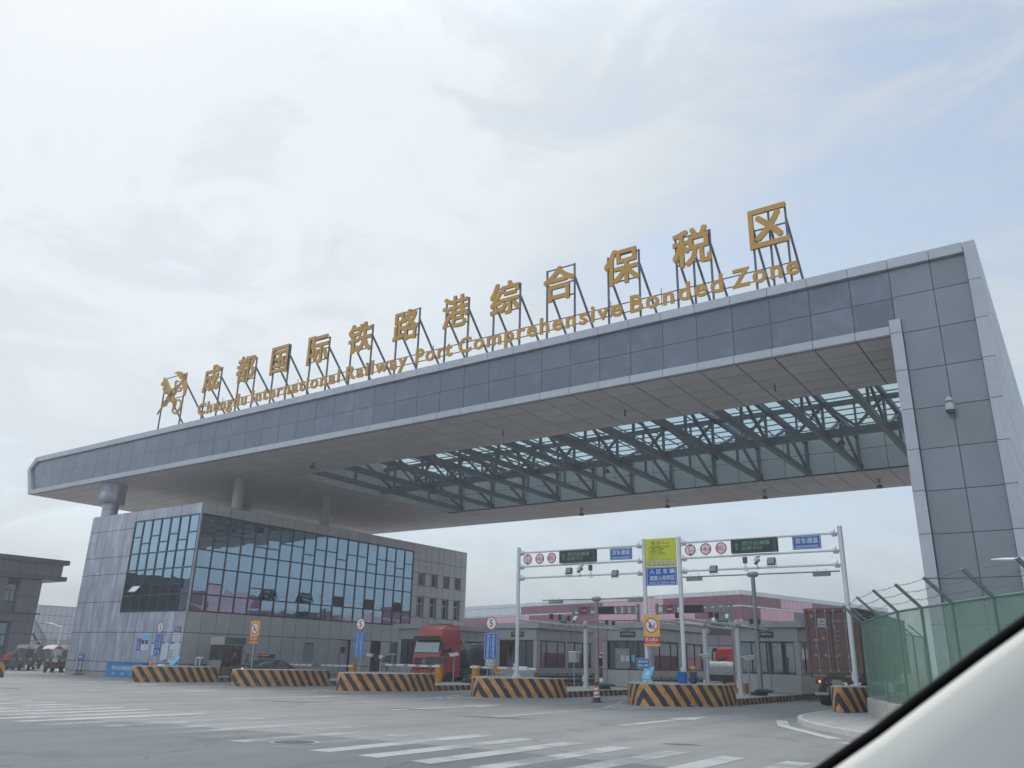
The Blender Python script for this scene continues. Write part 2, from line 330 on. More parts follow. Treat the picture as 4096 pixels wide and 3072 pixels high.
    def text(s, body, o, ux, uz, m, h=None, w=None, x=0.0, z=0.0, off=.004, depth=0.0, bold=0.0, line=1.0, track=1.0, center=True, reslo=2):
        vs, fs = text_geo(body, depth > 0, 0, line, track, reslo)
        if not vs: return
        if bold:      # heavier strokes: overlaid shifted copies, each a hair in front of the other
            sh = ((0, 0), (bold, bold), (-bold, bold), (bold, -bold), (-bold, -bold)) if depth else ((-bold, 0), (bold, 0), (0, bold*.7))
            V, F = [], []
            for k, (dx, dy) in enumerate(sh):
                i = len(V); V += [(p[0]+dx, p[1]+dy, p[2], k) for p in vs]; F += [[i+q for q in f] for f in fs]
            vs, fs = V, F
        xs = [p[0] for p in vs]; ys = [p[1] for p in vs]; x0, x1, y0, y1 = min(xs), max(xs), min(ys), max(ys)
        if h is None: sx = sy = w/(x1-x0)
        elif w is None: sx = sy = h/(y1-y0)
        else: sx = w/(x1-x0); sy = h/(y1-y0)
        o = Vector(o); ux, uz = Vector(ux), Vector(uz); un = ux.cross(uz)
        cx = (x0+x1)/2 if center else x0; cy = (y0+y1)/2
        P = [o+ux*((p[0]-cx)*sx+x)+uz*((p[1]-cy)*sy+z)+un*(off+(p[2]*depth if depth else 0)+(p[3]*.0012 if len(p) > 3 else 0)) for p in vs]
        i0 = len(s.v); s.v += [tuple(p) for p in P]; k = s.mi(m)
        for f in fs: s.f.append([i0+q for q in f]); s.m.append(k); s.uv.append(None); s.t.append(.5); s.smooth.append(False)
    def build(s, name, parent=None, world=True, smooth=False):
        key = {}
        for fi, f in enumerate(s.f):
            if s.smooth[fi] or smooth:
                for j, vi in enumerate(f):
                    p = s.v[vi]; k = (round(p[0], 4), round(p[1], 4), round(p[2], 4)); f[j] = key.setdefault(k, vi)
                if len(set(f)) < len(f):
                    g = []; [g.append(q) for q in f if q not in g]
                    if len(g) >= 3 and s.uv[fi] is None: f[:] = g
        used = sorted({q for f in s.f for q in f}); mp_ = {q: i for i, q in enumerate(used)}; s.f = [[mp_[q] for q in f] for f in s.f]; s.v = [s.v[q] for q in used]
        me = bpy.data.meshes.new(name); me.from_pydata(s.v, [], s.f)
        for m in s.mats: me.materials.append(m)
        me.polygons.foreach_set('material_index', s.m); me.polygons.foreach_set('use_smooth', [bool(x) or smooth for x in s.smooth])
        if any(u for u in s.uv):
            l = me.uv_layers.new(name='uv'); k = 0
            for f, u in zip(s.f, s.uv):
                for j in range(len(f)):
                    if u: l.data[k].uv = u[j]
                    k += 1
        if any(x != .5 for x in s.t):
            a = me.attributes.new('tone', 'FLOAT', 'FACE'); a.data.foreach_set('value', s.t)
        me.update()
        o = bpy.data.objects.new(name, me); COL.objects.link(o)
        if parent is not None:
            o.parent = parent
            if world and parent.type == 'EMPTY': o.location = -parent.location
        return o

_tc = {}
def text_geo(body, solid, bold, line, track, res):
    key = (body, solid, bold, line, track, res)
    if key in _tc: return _tc[key]
    c = bpy.data.curves.new('t', 'FONT'); c.body = body; c.size = 1; c.offset = bold; c.space_line = line; c.space_character = track; c.resolution_u = res
    c.extrude = .5 if solid else 0; c.align_x = 'CENTER'
    o = bpy.data.objects.new('t', c); COL.objects.link(o)
    bpy.context.view_layer.update()
    me = bpy.data.meshes.new_from_object(o.evaluated_get(bpy.context.evaluated_depsgraph_get()))
    vs = [tuple(v.co) for v in me.vertices]; fs = [list(p.vertices) for p in me.polygons]
    bpy.data.objects.remove(o); bpy.data.curves.remove(c); bpy.data.meshes.remove(me)
    _tc[key] = (vs, fs); return _tc[key]

def tag(o, label=None, cat=None, group=None, kind=None):
    if label: o['label'] = label
    if cat: o['category'] = cat
    if group: o['group'] = group
    if kind: o['kind'] = kind
    return o
def thing(name, label, cat, loc=(0, 0, 0), rz=0.0, group=None):
    o = bpy.data.objects.new(name, None); COL.objects.link(o); o.location = loc; o.rotation_euler = (0, 0, rz); o.empty_display_size = .3
    return tag(o, label, cat, group)
def dup(root, loc, rz=None, label=None):
    r = root.copy(); COL.objects.link(r); r.location = loc
    if rz is not None: r.rotation_euler = (0, 0, rz)
    if label: r['label'] = label
    for ch in list(root.children):
        c = ch.copy(); COL.objects.link(c); c.parent = r
        for g in ch.children:
            d = g.copy(); COL.objects.link(d); d.parent = c
    return r
X, Y, Z = Vector((1, 0, 0)), Vector((0, 1, 0)), Vector((0, 0, 1))

def panels(mb, o, ux, uz, xs, zs, m, gap=.022, th=.03, skip=None, mfun=None):
    """cladding: raised panels between the seams, over a dark backing"""
    o = Vector(o); ux, uz = Vector(ux), Vector(uz); un = ux.cross(uz)
    mb.rect(o, ux, uz, xs[0], xs[-1], zs[0], zs[-1], SEAM) if not skip else None
    for i in range(len(xs)-1):
        for j in range(len(zs)-1):
            if skip and skip(i, j): continue
            if skip: mb.rect(o, ux, uz, xs[i], xs[i+1], zs[j], zs[j+1], SEAM)
            t = random.random(); mm = mfun(i, j) if mfun else m
            a, b, c, d = xs[i]+gap, xs[i+1]-gap, zs[j]+gap, zs[j+1]-gap
            if b-a < .02 or d-c < .02: continue
            p = [o+ux*a+uz*c, o+ux*b+uz*c, o+ux*b+uz*d, o+ux*a+uz*d]; q = [v+un*th for v in p]
            mb.face(q, mm, None, t)
            for k in range(4): l = (k+1) % 4; mb.face([p[k], p[l], q[l], q[k]], mm, None, t)
def lin(a, b, n): return [a+(b-a)*i/n for i in range(n+1)]

# ================= ground, road, markings =================
def flat(name, poly, z, m, kind='structure', label=None):
    mb = MB(); mb.face([(x, y, z) for x, y in poly], m); o = mb.build(name); o['kind'] = kind; return o
gm = MB(); gm.face([(-600, -600, 0), (600, -600, 0), (600, 600, 0), (-600, 600, 0)], ROAD); tag(gm.build('ground'), kind='structure')
flat('asphalt_patch', [(-120, -60), (40, -60), (40, 14.6), (5, 14.5), (-7.4, 14.43), (-10, 14.42), (-14.1, 14.1), (-16.4, 13.75), (-19.9, 13.2), (-22.9, 12.3), (-26.5, 10.9), (-34, 8.5), (-120, 4)], .004, ROAD2)
zm = MB(); x = -40.0
while x < 4:
    ye = 17.0 if x > -16 else 17.0-(-16-x)*.095; yb = 11.75 if x > -21 else 10.95
    worn = -21.5 < x < -13.8
    zm.face([(x, yb+random.uniform(-.1, .1), .008), (x+.5, yb, .008), (x+.5, ye, .008), (x, ye+random.uniform(-.08, .08), .008)], PAINTW if worn else PAINT); x += 1.24
tag(zm.build('zebra_crossing'), kind='structure')
lm = MB()
def line(a, b, w, m=PAINTL, z=.008):
    a, b = Vector((*a, z)), Vector((*b, z)); n = (b-a).cross(Z).normalized()*w/2; lm.face([a+n, b+n, b-n, a-n], m)
for a, b in (((-43.7, 20.2), (-44.6, 25.6)), ((-38.5, 19.6), (-40.7, 30.2)), ((-32.6, 21.4), (-33.3, 31)), ((-24.8, 22.4), (-25.2, 31)), ((-16.2, 22.6), (-16.5, 29.6)), ((-50, 21), (-48.9, 28.5))): line(a, b, .15)
for cx, ny in ((-48.4, 30), (-41, 31.4), (-33.5, 32.8), (-25.3, 33.85), (-16.4, 34.1)):
    w = 1.5 if cx < -40 else 2.5
    line((cx, ny-4.2), (cx-w, ny+2.6), .16); line((cx, ny-4.2), (cx+w, ny+2.6), .16)
    for q in (1.2, 2.2, 3.2, 4.2): 
        h = w*q/6.8; line((cx-h, ny-4.2+q), (cx, ny-4.2+q-.9), .3); line((cx+h, ny-4.2+q), (cx, ny-4.2+q-.9), .3)
for cx, y0, y1 in ((-36.1, 21.1, 27.4), (-29.2, 22.3, 29.4), (-20.5, 22.5, 29.3), (-11.75, 22.8, 29.3), (-44.2, 27, 30)):
    line((cx, y0), (cx, y1-2.2), .26); lm.face([(cx-.45, y1-2.3, .008), (cx+.45, y1-2.3, .008), (cx, y1, .008)], PAINTL)
line((-5.9, 23.2), (-8.3, 26.8), .35); line((-8.3, 26.8), (-9.2, 29.5), .35); line((-5.5, 22.3), (-3.8, 20.6), .3)
tag(lm.build('lane_marking'), kind='structure')
sw = [(-9.15, 60), (-9.15, 33), (-8.95, 30.6), (-8.5, 28.9), (-7.9, 27.5), (-6.9, 25.8), (-5.7, 24.3), (-4.0, 22.4), (-1, 19.9), (3, 18), (12, 17), (12, 60)]
SWC = roadmat('sidewalk_concrete', (.36, .36, .35, 1), .08, .12); KERB = mat('kerb_stone', (.47, .46, .44), .8, var=.12, vscale=3)
s = MB(); s.prism(list(reversed([(x+.16, y+.04) for x, y in sw])), 0, .147, SWC)
tag(s.build('sidewalk'), kind='structure')
s = MB()
for a, b in zip(sw[:-2], sw[1:-1]):
    a3, b3 = Vector((*a, 0)), Vector((*b, 0)); d = b3-a3; n = Vector((-d.y, d.x, 0)).normalized()*.16
    if n.dot(Vector((1, .5, 0))) < 0: n = -n
    s.obox(a3+d.normalized()*.008, (d-d.normalized()*.016, n, (0, 0, .155)), KERB)
tag(s.build('kerb'), kind='structure')
fo = MB(); fo.box(-80, -67.2, 37.4, 90, 0, .1, KERB); tag(fo.build('forecourt'), kind='structure')

# ================= canopy gate =================
FX = -8.12; JX = [FX-1.785*k for k in range(0, 39)]; JX = sorted(JX+[-6.35])
cz = thing('gateway_canopy', 'huge grey panel clad canopy spanning the truck lanes on one tall pylon', 'canopy', (-40, 34.6, 0))
mb = MB()
xs = [x for x in JX if -76.9 < x]+[-4.72]
panels(mb, (0, 34.82, 0), X, Z, [-77.6]+xs, [15.36, 16.66, 17.98], FASC, gap=.014, th=.02)
mb.build('fascia', cz)
mb = MB()
for a, b in zip([-77.0]+xs, xs+[-4.5]): 
    pass
tx = [-76.95]+xs[1:-1]+[-4.96]
def trim(mb, x0, x1, z0, z1, y=34.6, dep=.22, m=ALU_L):
    mb.obox((x0+.012, y, z0), ((x1-x0-.024, 0, 0), (0, dep, 0), (0, 0, z1-z0)), m, random.random())
for a, b in zip(tx, tx[1:]): trim(mb, a, b, 14.99, 15.36)
tx2 = [-76.95]+xs[1:-1]+[-4.72, -3.1, -1.83]
for a, b in zip(tx2, tx2[1:]): trim(mb, a, b, 17.98, 18.42)
mb.box(-76.95, -1.83, 34.63, 34.8, 18.0, 18.38, SEAM); mb.box(-76.9, -5, 34.63, 34.8, 15.02, 15.33, SEAM)
# chamfered left end frame
E1 = [(-77.42, 14.99), (-78.5, 17.42), (-77.42, 18.42), (-76.98, 18.42)]; E2 = [(-76.93, 15.36), (-77.98, 17.34), (-77.2, 17.98), (-76.98, 17.98)]
for (a, b), (c, d) in zip(zip(E1, E1[1:]), zip(E2, E2[1:])):
    f = lambda p, y: (p[0], y, p[1])
    mb.face([f(a, 34.6), f(c, 34.6), f(d, 34.6), f(b, 34.6)], ALU_L); mb.face([f(c, 34.6), f(c, 34.82), f(d, 34.82), f(d, 34.6)], ALU_L); mb.face([f(a, 34.6), f(b, 34.6), f(b, 67), f(a, 67)], ALU_L, None, .3)
mb.face([(-77.42, 34.6, 14.99), (-76.96, 34.6, 14.99), (-76.96, 34.6, 15.36), (-76.93, 34.6, 15.36)], ALU_L)
mb.build('edge_trim', cz)
fb = MB(); fb.face([(-77.5, 34.83, 15.2), (-77, 34.83, 15.2), (-77, 34.83, 17.98), (-77.2, 34.83, 17.98), (-77.98, 34.83, 17.34)], FASC); 
fb.build('end_panel', cz)
# soffit with its opening
sy = [34.95, 36.3, 37.65, 39.0, 40.35, 41.25]; sy2 = [60.3, 61.64, 62.98, 64.32, 65.66, 67.0]; mid = lin(41.25, 60.3, 14)
OX0, OX1 = -49.6, -4.96
mb = MB(); ux, uy = X, -Y
def soffit(mb, x0, x1, y0, y1, t):
    g = .03; z0, z1 = 15.03, 14.995
    q = [(x0+g, y0+g, z1), (x0+g, y1-g, z1), (x1-g, y1-g, z1), (x1-g, y0+g, z1)]; mb.face(q, SOFF, None, t)
    p = [(a, b, z0) for a, b, _ in q]
    for k in range(4): l = (k+1) % 4; mb.face([p[k], p[l], q[l], q[k]], SOFF, None, t)
sxs = [-77.35]+xs[1:-1]+[-4.96]
for a, b in zip(sxs, sxs[1:]):
    rows = list(zip(sy, sy[1:]))+list(zip(sy2, sy2[1:]))
    if b <= OX0+.9: rows = rows+list(zip(mid, mid[1:]))
    for c, d in rows: soffit(mb, a, b, c, d, random.random())
mb.box(-77.4, OX0, 34.9, 67, 15.035, 15.1, SEAM); mb.box(OX0, OX1, 34.9, 41.25, 15.035, 15.1, SEAM); mb.box(OX0, OX1, 60.3, 67, 15.035, 15.1, SEAM)
mb.build('soffit', cz)
mb = MB()
for (a, b, c, d) in ((-77.4, OX0, 34.85, 67), (OX0, OX1, 34.85, 41.2), (OX0, OX1, 60.35, 67)): mb.box(a, b, c, d, 18.1, 18.3, PAN_R)
mb.box(-77.3, -1.4, 66.8, 67, 15.1, 18.1, PAN_R)
mb.build('roof_deck', cz)
mb = MB(); ox = [x for x in sxs if x > OX0+.5]; ox = [OX0]+ox
panels(mb, (0, 60.3, 0), X, Z, ox, [15.1, 16.65, 18.05], PAN_R); panels(mb, (OX0, 0, 0), Y, Z, mid, [15.1, 16.65, 18.05], PAN_R)
mb.box(OX0, OX1, 41.1, 41.25, 15.1, 18.05, PAN_R)
mb.build('opening_lining', cz)
# roof glazing
SKYG = glassmat('skylight_glass', (.88, .97, .98), .03, .1, .95, .12)
mb = MB(); mb.box(OX0, OX1, 41.2, 60.35, 18.14, 18.16, SKYG); mb.build('roof_glass', cz)
mb = MB()
for y in lin(41.25, 60.3, 14): mb.box(OX0, OX1, y-.045, y+.045, 18.06, 18.125, STEEL)
x = OX0
while x < OX1: mb.box(x-.04, x+.04, 41.25, 60.3, 17.98, 18.05, STEEL); x += 1.8
mb.build('glazing_bar', cz)
TX = [-8.16-3.597*k for k in range(12)]
for x in TX:
    mb = MB(); zb, zt = 15.26, 17.62
    mb.bar((x, 41.3, zb), (x, 60.28, zb), .3, .36, STEEL); mb.bar((x, 41.3, zt), (x, 60.28, zt), .26, .28, STEEL)
    ys = lin(41.5, 60.1, 4)
    for i, y in enumerate(ys): mb.bar((x, y, zb+.18), (x, y, zt-.14), .16, .16, STEEL, (0, 1, 0))
    for i in range(4):
        a, b = ys[i], ys[i+1]
        if i % 2: mb.bar((x, a, zt-.15), (x, b, zb+.18), .16, .18, STEEL)
        else: mb.bar((x, a, zb+.18), (x, b, zt-.15), .16, .18, STEEL)
    mb.box(x-.22, x+.22, 60.0, 60.29, 15.02, 15.5, STEEL)
    mb.build('truss', cz)
for yy, dz in ((51.4, 0), (42.0, .1)):
    mb = MB(); mb.bar((OX0+.05, yy, 15.62+dz), (OX1, yy, 15.62+dz), .34, .5, STEEL); mb.bar((OX0+.05, yy, 17.5), (OX1, yy, 17.5), .26, .3, STEEL)
    for i in range(11):
        a, b = TX[i], TX[i+1]; c = (a+b)/2
        mb.bar((a-.25, yy, 17.35), (c, yy, 15.9), .16, .17, STEEL); mb.bar((b+.25, yy, 17.35), (c, yy, 15.9), .16, .17, STEEL); mb.bar((c, yy, 15.9), (c, yy, 17.35), .12, .12, STEEL, (0, 1, 0))
    mb.build('main_truss', cz)
# pylon
pz = [0, 1.66, 3.33, 5.0, 6.67, 8.34, 10.01, 11.68, 13.35, 15.02, 16.69, 17.98]
mb = MB(); panels(mb, (0, 34.82, 0), X, Z, [-4.49, -3.12, -1.82], pz[:-2], PYL, gap=.014, th=.02); panels(mb, (0, 34.82, 0), X, Z, [-4.72, -3.12, -1.82], [15.02, 16.69, 17.98], PYL, gap=.014, th=.02)
for a, b in zip(pz, pz[1:]):
    if b < 15.2: trim(mb, -4.96, -4.49, a+.012, b-.012)
trim(mb, -4.96, -4.49, 15.03, 15.62)
rz = pz[:-1]+[18.42]
for a, b in zip(rz, rz[1:]): trim(mb, -1.82, -1.36, a+.012, b-.012)
mb.box(-4.94, -4.5, 34.63, 34.8, 0, 15.6, SEAM); mb.box(-1.8, -1.39, 34.63, 34.8, 0, 18.38, SEAM)
mb.box(-4.9, -1.42, 34.86, 66.9, 0, 18.3, PAN_R)
panels(mb, (-1.40, 0, 0), Y, Z, lin(34.84, 66.9, 16), pz[:-1]+[18.42], PAN_L, th=.03)
mb.build('pylon', cz)
for i, (x, y) in enumerate(((-65.9, 36.15), (-54.4, 40.0), (-53.6, 48.6), (-65.5, 48.6))):
    mb = MB()
    if i in (1, 2): mb.lathe([(.42, 11.3), (.42, 15.03)], (x, y, 0), PAN_R, 24); mb.build('column', cz); continue
    mb.lathe([(.62, 11.3), (.62, 12.8)], (x, y, 0), PAN_L, 28); mb.lathe([(.635, 12.83), (.635, 13.4)], (x, y, 0), PAN_L, 28)
    mb.lathe([(.64, 13.38), (1.02, 13.38), (1.02, 14.28), (1.0, 14.3), (1.02, 14.32), (1.02, 15.03)], (x, y, 0), PAN_L, 28)
    mb.build('column', cz)

# soffit lamps
def bell_lamp(x, y, z, r, stem, label, group):
    t = thing('ceiling_lamp', label, 'lamp', (x, y, z), 0, group)
    a = MB(); a.tube((0, 0, 0), (0, 0, -stem), .02, DGREY, 8); a.lathe([(r*.6, -.02), (r*.6, 0)], (0, 0, 0), DGREY, 12)
    for k in range(5): q = k*2*math.pi/5; a.tube((0, 0, -.03), (r*.75*math.cos(q), r*.75*math.sin(q), -stem*.7), .012, DGREY, 5)
    a.build('bracket', t, False)
    b = MB(); b.lathe([(.05, -stem), (r*.6, -stem-.08), (r, -stem-.26), (r*.94, -stem-.26), (.0, -stem-.12)], (0, 0, 0), DGREY, 16); b.build('lamp_shade', t, False)
    c = MB(); c.lathe([(.0, -stem-.25), (r*.6, -stem-.21), (.0, -stem-.13)], (0, 0, 0), LGREY, 12); c.build('lens', t, False)
NUM = ['first', 'second', 'third', 'fourth', 'fifth', 'sixth', 'seventh', 'eighth', 'ninth', 'tenth', 'eleventh', 'twelfth']
for i, (x, y) in enumerate(((-36.5, 63.6), (-28.1, 63.6), (-19.7, 63.5), (-11.2, 63.4))):
    bell_lamp(x, y, 14.99, .26, .4, '%s bell lamp from the left on the far strip of canopy ceiling' % NUM[i], 'bell lamps under the canopy')
for i, (x, y) in enumerate(((-44.7, 38.9), (-27.6, 38.6), (-19.3, 38.5), (-11.0, 38.4))):
    bell_lamp(x, y, 14.99, .05 if i else .22, .12, '%s small ceiling lamp from the left on the near strip of canopy ceiling' % NUM[i], 'bell lamps under the canopy')
for i, (x, y) in enumerate(((-43.5, 51.1), (-27.2, 51.1), (-19.0, 51.1), (-10.9, 51.1))):
    bell_lamp(x, y, 15.36, .26, .3, '%s bell lamp from the left hanging under the long roof beam' % NUM[i], 'bell lamps under the canopy')
t = thing('dome_camera', 'white dome security camera bracketed to the front of the pylon', 'camera', (-3.18, 34.78, 11.7))
a = MB(); a.bar((0, .04, .05), (0, -.35, .05), .08, .1, WPOLE); a.lathe([(.06, .1), (.13, .0), (.13, -.08)], (0, -.35, .1), LGREY, 14); a.build('bracket', t, False)
a = MB(); a.lathe([(.07, 0), (.17, -.1), (.17, -.32)], (0, -.35, -.02), LGREY, 16); a.lathe([(.165, -.33), (.14, -.45), (.0, -.5)], (0, -.35, -.02), DGREY, 16); a.build('camera_body', t, False)

# ================= rooftop sign =================
rs = thing('rooftop_sign', 'gold bilingual lettering and crossed key emblem standing along the canopy roof edge', 'sign', (-34, 34.9, 18.3))
SYs = 34.86
HAN = (('成', -53.45, -51.44), ('都', -49.44, -47.38), ('国', -45.56, -43.72), ('际', -41.71, -39.69), ('铁', -37.75, -35.64), ('路', -33.71, -31.6), ('港', -29.66, -27.68), ('综', -26.04, -23.94), ('合', -22.34, -20.31), ('保', -18.46, -16.39), ('税', -14.54, -12.47), ('区', -10.55, -8.69))
fr = MB()
def posts(xa, xb, zt):
    n = 3 if xa > -16 else 2
    for k in range(n):
        x = xa+(xb-xa)*k/(n-1)
        fr.bar((x, SYs+.14, 18.0), (x, SYs+.14, zt), .09, .09, FRAME, (0, 1, 0)); fr.bar((x, SYs+.16, zt-.8), (x, SYs+3.4, 18.2), .1, .1, FRAME)
    for z in (20.9, 21.7, zt-.06): fr.bar((xa, SYs+.12, z), (xb, SYs+.12, z), .06, .06, FRAME)
for i, (ch, xa, xb) in enumerate(HAN):
    mb = MB(); mb.text(ch, ((xa+xb)/2, SYs-.06, 21.67), X, Z, GOLD, h=2.1, w=xb-xa, depth=.11, bold=.02, off=0)
    mb.build('character', rs); posts(xa+.12, xb-.12, 22.75 if i % 3 == 2 else 22.5)
posts(-58.95, -56.15, 22.9)
for z in (19.03, 19.56): fr.bar((-53.6, SYs+.09, z), (-8.4, SYs+.09, z), .045, .045, FRAME)
for x in (-50.9, -42.6, -30.4, -18.2, -15.3): fr.bar((x, SYs+.1, 18.9), (x, SYs+.1, 19.9), .03, .03, FRAME, (0, 1, 0))
for w_, xa, xb in (('Chengdu', -53.59, -47.85), ('International', -47.29, -38.29), ('Railway', -37.68, -32.36), ('Port', -31.65, -28.79), ('Comprehensive', -28.29, -17.47), ('Bonded', -16.99, -12.02), ('Zone', -11.56, -8.4)):
    tot = text_geo(w_, True, .022, 1.0, 1.22, 3)[0]; tw0, tw1 = min(p[0] for p in tot), max(p[0] for p in tot); tw = tw1-tw0; cap = .73; sx = (xb-xa)/tw; sz = .97/cap
    base = 18.87
    for k in range(len(w_)):
        pre = text_geo(w_[:k+1], True, .022, 1.0, 1.22, 3)[0]; one = text_geo(w_[k], True, .022, 1.0, 1.22, 3)
        # right edge of the prefix, measured from its own left edge
        pw = max(p[0] for p in pre)-min(p[0] for p in pre); ow0, ow1 = min(p[0] for p in one[0]), max(p[0] for p in one[0])
        if k == 0: off = xa-ow0*sx
        else: off = xa+pw*sx-ow1*sx
        mb = MB(); mi_ = mb.mi(GOLD); mb.v = [(p[0]*sx+off, SYs-.05-p[2]*.10, p[1]*sz+base) for p in one[0]]
        for f in one[1]: mb.f.append(f); mb.m.append(mi_); mb.uv.append(None); mb.t.append(.5); mb.smooth.append(False)
        mb.build('letter', rs)
fr.build('support_frame', rs)
# emblem: key crossed with a winged staff, traced as outlines in metres on the sign plane
def camray(px, py): return CR*(px-2048)+CU*(1536-py)+CF*FPX
def on_y(px, py, y): d = camray(px, py); t = y/d.y; return Vector((d.x*t, y, CAMZ+d.z*t))
def L_(x, y): return on_y(620+x/6.144, 1470+y/6.144, SYs-.1)
def solid_outline(mb, pts, m, th=.13):
    """extruded outline; any polygon, filled by fan-safe triangulation"""
    from mathutils.geometry import tessellate_polygon
    P = [Vector(p) for p in pts]; n = len(P); B = [p+Vector((0, th, 0)) for p in P]
    for tri in tessellate_polygon([P]):
        a, b, c = [P[i] for i in tri]; 
        if (b-a).cross(c-a).y > 0: tri = tri[::-1]
        mb.face([P[i] for i in tri], m); mb.face([B[i] for i in tri[::-1]], m)
    for i in range(n): j = (i+1) % n; mb.face([P[i], P[j], B[j], B[i]], m)
def ribbon(mb, pts, w, m, th=.13):
    P = [L_(*p) for p in pts]; n = len(P); nm = []
    for i in range(n):
        d = P[min(i+1, n-1)]-P[max(i-1, 0)]; q = Vector((-d.z, 0, d.x)).normalized(); nm.append(q)
    ws = w if isinstance(w, (list, tuple)) else [w]*n
    for i in range(n-1):
        a, b, c, d = P[i]+nm[i]*ws[i], P[i]-nm[i]*ws[i], P[i+1]-nm[i+1]*ws[i+1], P[i+1]+nm[i+1]*ws[i+1]; k = Vector((0, th, 0))
        mb.face([a, b, c, d], m); mb.face([d+k, c+k, b+k, a+k], m); mb.face([a, d, d+k, a+k], m); mb.face([c, b, b+k, c+k], m)
        if i == 0: mb.face([b, a, a+k, b+k], m)
        if i == n-2: mb.face([d, c, c+k, d+k], m)
em = MB()
solid_outline(em, [L_(*p) for p in ((215, 250), (240, 242), (262, 262), (490, 800), (500, 860), (470, 960), (430, 930), (425, 880), (240, 440), (200, 300))], GOLD, .15)
solid_outline(em, [L_(*p) for p in ((205, 320), (135, 405), (160, 455), (185, 425), (215, 440), (215, 475), (175, 515), (192, 552), (235, 520), (252, 530), (210, 625), (240, 652), (295, 590), (250, 430))], GOLD, .15)
ribbon(em, ((470, 850), (520, 800), (575, 790), (620, 830), (625, 900), (600, 980), (550, 1070), (480, 1130), (430, 1110), (415, 1040), (440, 960), (470, 900)), .065, GOLD)
ribbon(em, ((35, 1145), (100, 1050), (190, 930), (300, 790), (420, 640), (540, 480), (640, 350), (700, 260), (740, 170)), [.03, .04, .05, .06, .07, .08, .1, .12, .1], GOLD)
solid_outline(em, [L_(*p) for p in ((465, 135), (530, 105), (600, 92), (650, 105), (672, 160), (665, 220), (640, 290), (590, 275), (600, 245), (560, 235), (575, 210), (535, 190), (550, 170), (500, 155))], GOLD)
solid_outline(em, [L_(*p) for p in ((650, 340), (700, 320), (765, 345), (770, 420), (755, 540), (712, 692), (690, 650), (695, 560), (665, 450))], GOLD)
em.lathe([(.0, -.07), (.16, -.07), (.16, .07), (.0, .07)], L_(738, 180)+Vector((0, .07, 0)), GOLD, 14, Y)
ribbon(em, ((560, 340), (530, 320), (500, 340), (487, 400), (490, 470), (500, 540), (560, 585), (610, 570), (628, 520), (610, 490)), .055, GOLD)
ribbon(em, ((560, 430), (470, 500), (410, 540), (385, 600), (420, 690), (480, 640), (510, 570), (480, 510)), .05, GOLD)
ribbon(em, ((400, 600), (330, 690), (275, 740), (270, 800), (320, 840), (370, 790), (390, 720), (350, 680)), .05, GOLD)
ribbon(em, ((290, 780), (220, 830), (190, 890), (205, 950), (250, 930), (285, 860), (260, 820)), .045, GOLD)
em.build('emblem', rs)

# ================= office building with curtain wall =================
BX0, BX1, BY0, BY1, BH = -66.52, -51.82, 35.23, 66.7, 12.14
ob = thing('office_building', 'three storey grey panel office with blue glass corner under the canopy', 'building', (BX1, BY0, 0))
core = MB(); core.box(BX0+.1, BX1-.45, BY0+.45, BY1-.1, 0, 11.6, SEAM); core.box(BX0+.05, BX1-.3, BY0+.3, BY1-.05, 11.62, 11.7, PAN_R); core.build('roof', ob)
zl = [.3, 1.0, 3.08, 4.52]; zu = [4.52, 5.31, 7.39, 8.72, 10.83, 12.14]
cx7 = lin(-60.12, -51.94, 7)
mb = MB(); left = lin(BX0, -60.12, 5)
panels(mb, (0, BY0, 0), X, Z, left, [.3, 1.0, 3.08, 5.31, 7.39, 8.72, 10.83, 12.14], PAN_L)
panels(mb, (0, BY0, 0), X, Z, cx7[:-1]+[BX1], zl, PAN_L); panels(mb, (0, BY0, 0), X, Z, cx7[:-1]+[BX1], [11.36, 12.14], PAN_L)
mb.box(BX0, BX1, BY0+.02, BY0+.3, .0, .28, CONC)
ry = lin(BY0, 58.5, 19)
def holes_lo(i, j): return (i == 12 and j < 2) or (i == 15 and j < 2) or (i == 17 and j == 1)
panels(mb, (BX1, 0, 0), Y, Z, ry, zl, PAN_R, skip=holes_lo); panels(mb, (BX1, 0, 0), Y, Z, ry, [11.36, 12.14], PAN_R)
mb.box(BX1-.3, BX1-.02, BY0+.02, BY1, .0, .28, CONC)
# rear bay with punched windows
wy = [58.5, 59.28, 60.3, 61.14, 62.16, 62.98, 64.0, 64.76, 65.8, 66.7]
def rb(i, j): return i % 2 == 1 and (j in (3, 6) or False)
rzs = [.3, 1.0, 3.08, 5.37, 5.41+1.84, 8.27, 8.30, 9.45, 10.4, 12.14]
rzs = [.3, 3.08, 5.38, 7.26, 8.28, 9.46, 10.6, 12.14]
panels(mb, (BX1, 0, 0), Y, Z, wy, rzs, PAN_R, skip=lambda i, j: i % 2 == 1 and j in (2, 4))
for y in (59.28, 61.14, 62.98, 64.76): 
    y1 = y+1.02
    for z0, z1 in ((5.38, 7.26), (8.28, 9.46)):
        mb.box(BX1-.42, BX1, y-.02, y, z0, z1, PAN_R); mb.box(BX1-.42, BX1, y1, y1+.02, z0, z1, PAN_R); mb.box(BX1-.42, BX1-.01, y, y1, z0-.03, z0, PAN_R); mb.box(BX1-.42, BX1-.01, y, y1, z1, z1+.03, PAN_R)
mb.box(BX0, BX0+.12, BY0+.01, BY1, 0, 12.1, PAN_R); mb.box(BX0, BX1, BY1-.1, BY1, 0, 12.1, PAN_R)
mb.box(BX0+.01, BX1-.02, BY0+.01, BY0+.28, 11.4, 12.1, PAN_R); mb.box(BX1-.28, BX1-.01, BY0+.01, BY1-.01, 11.4, 12.1, PAN_R)
mb.box(BX0+.01, -60.14, BY0+.03, BY0+.3, .2, 11.4, SEAM)
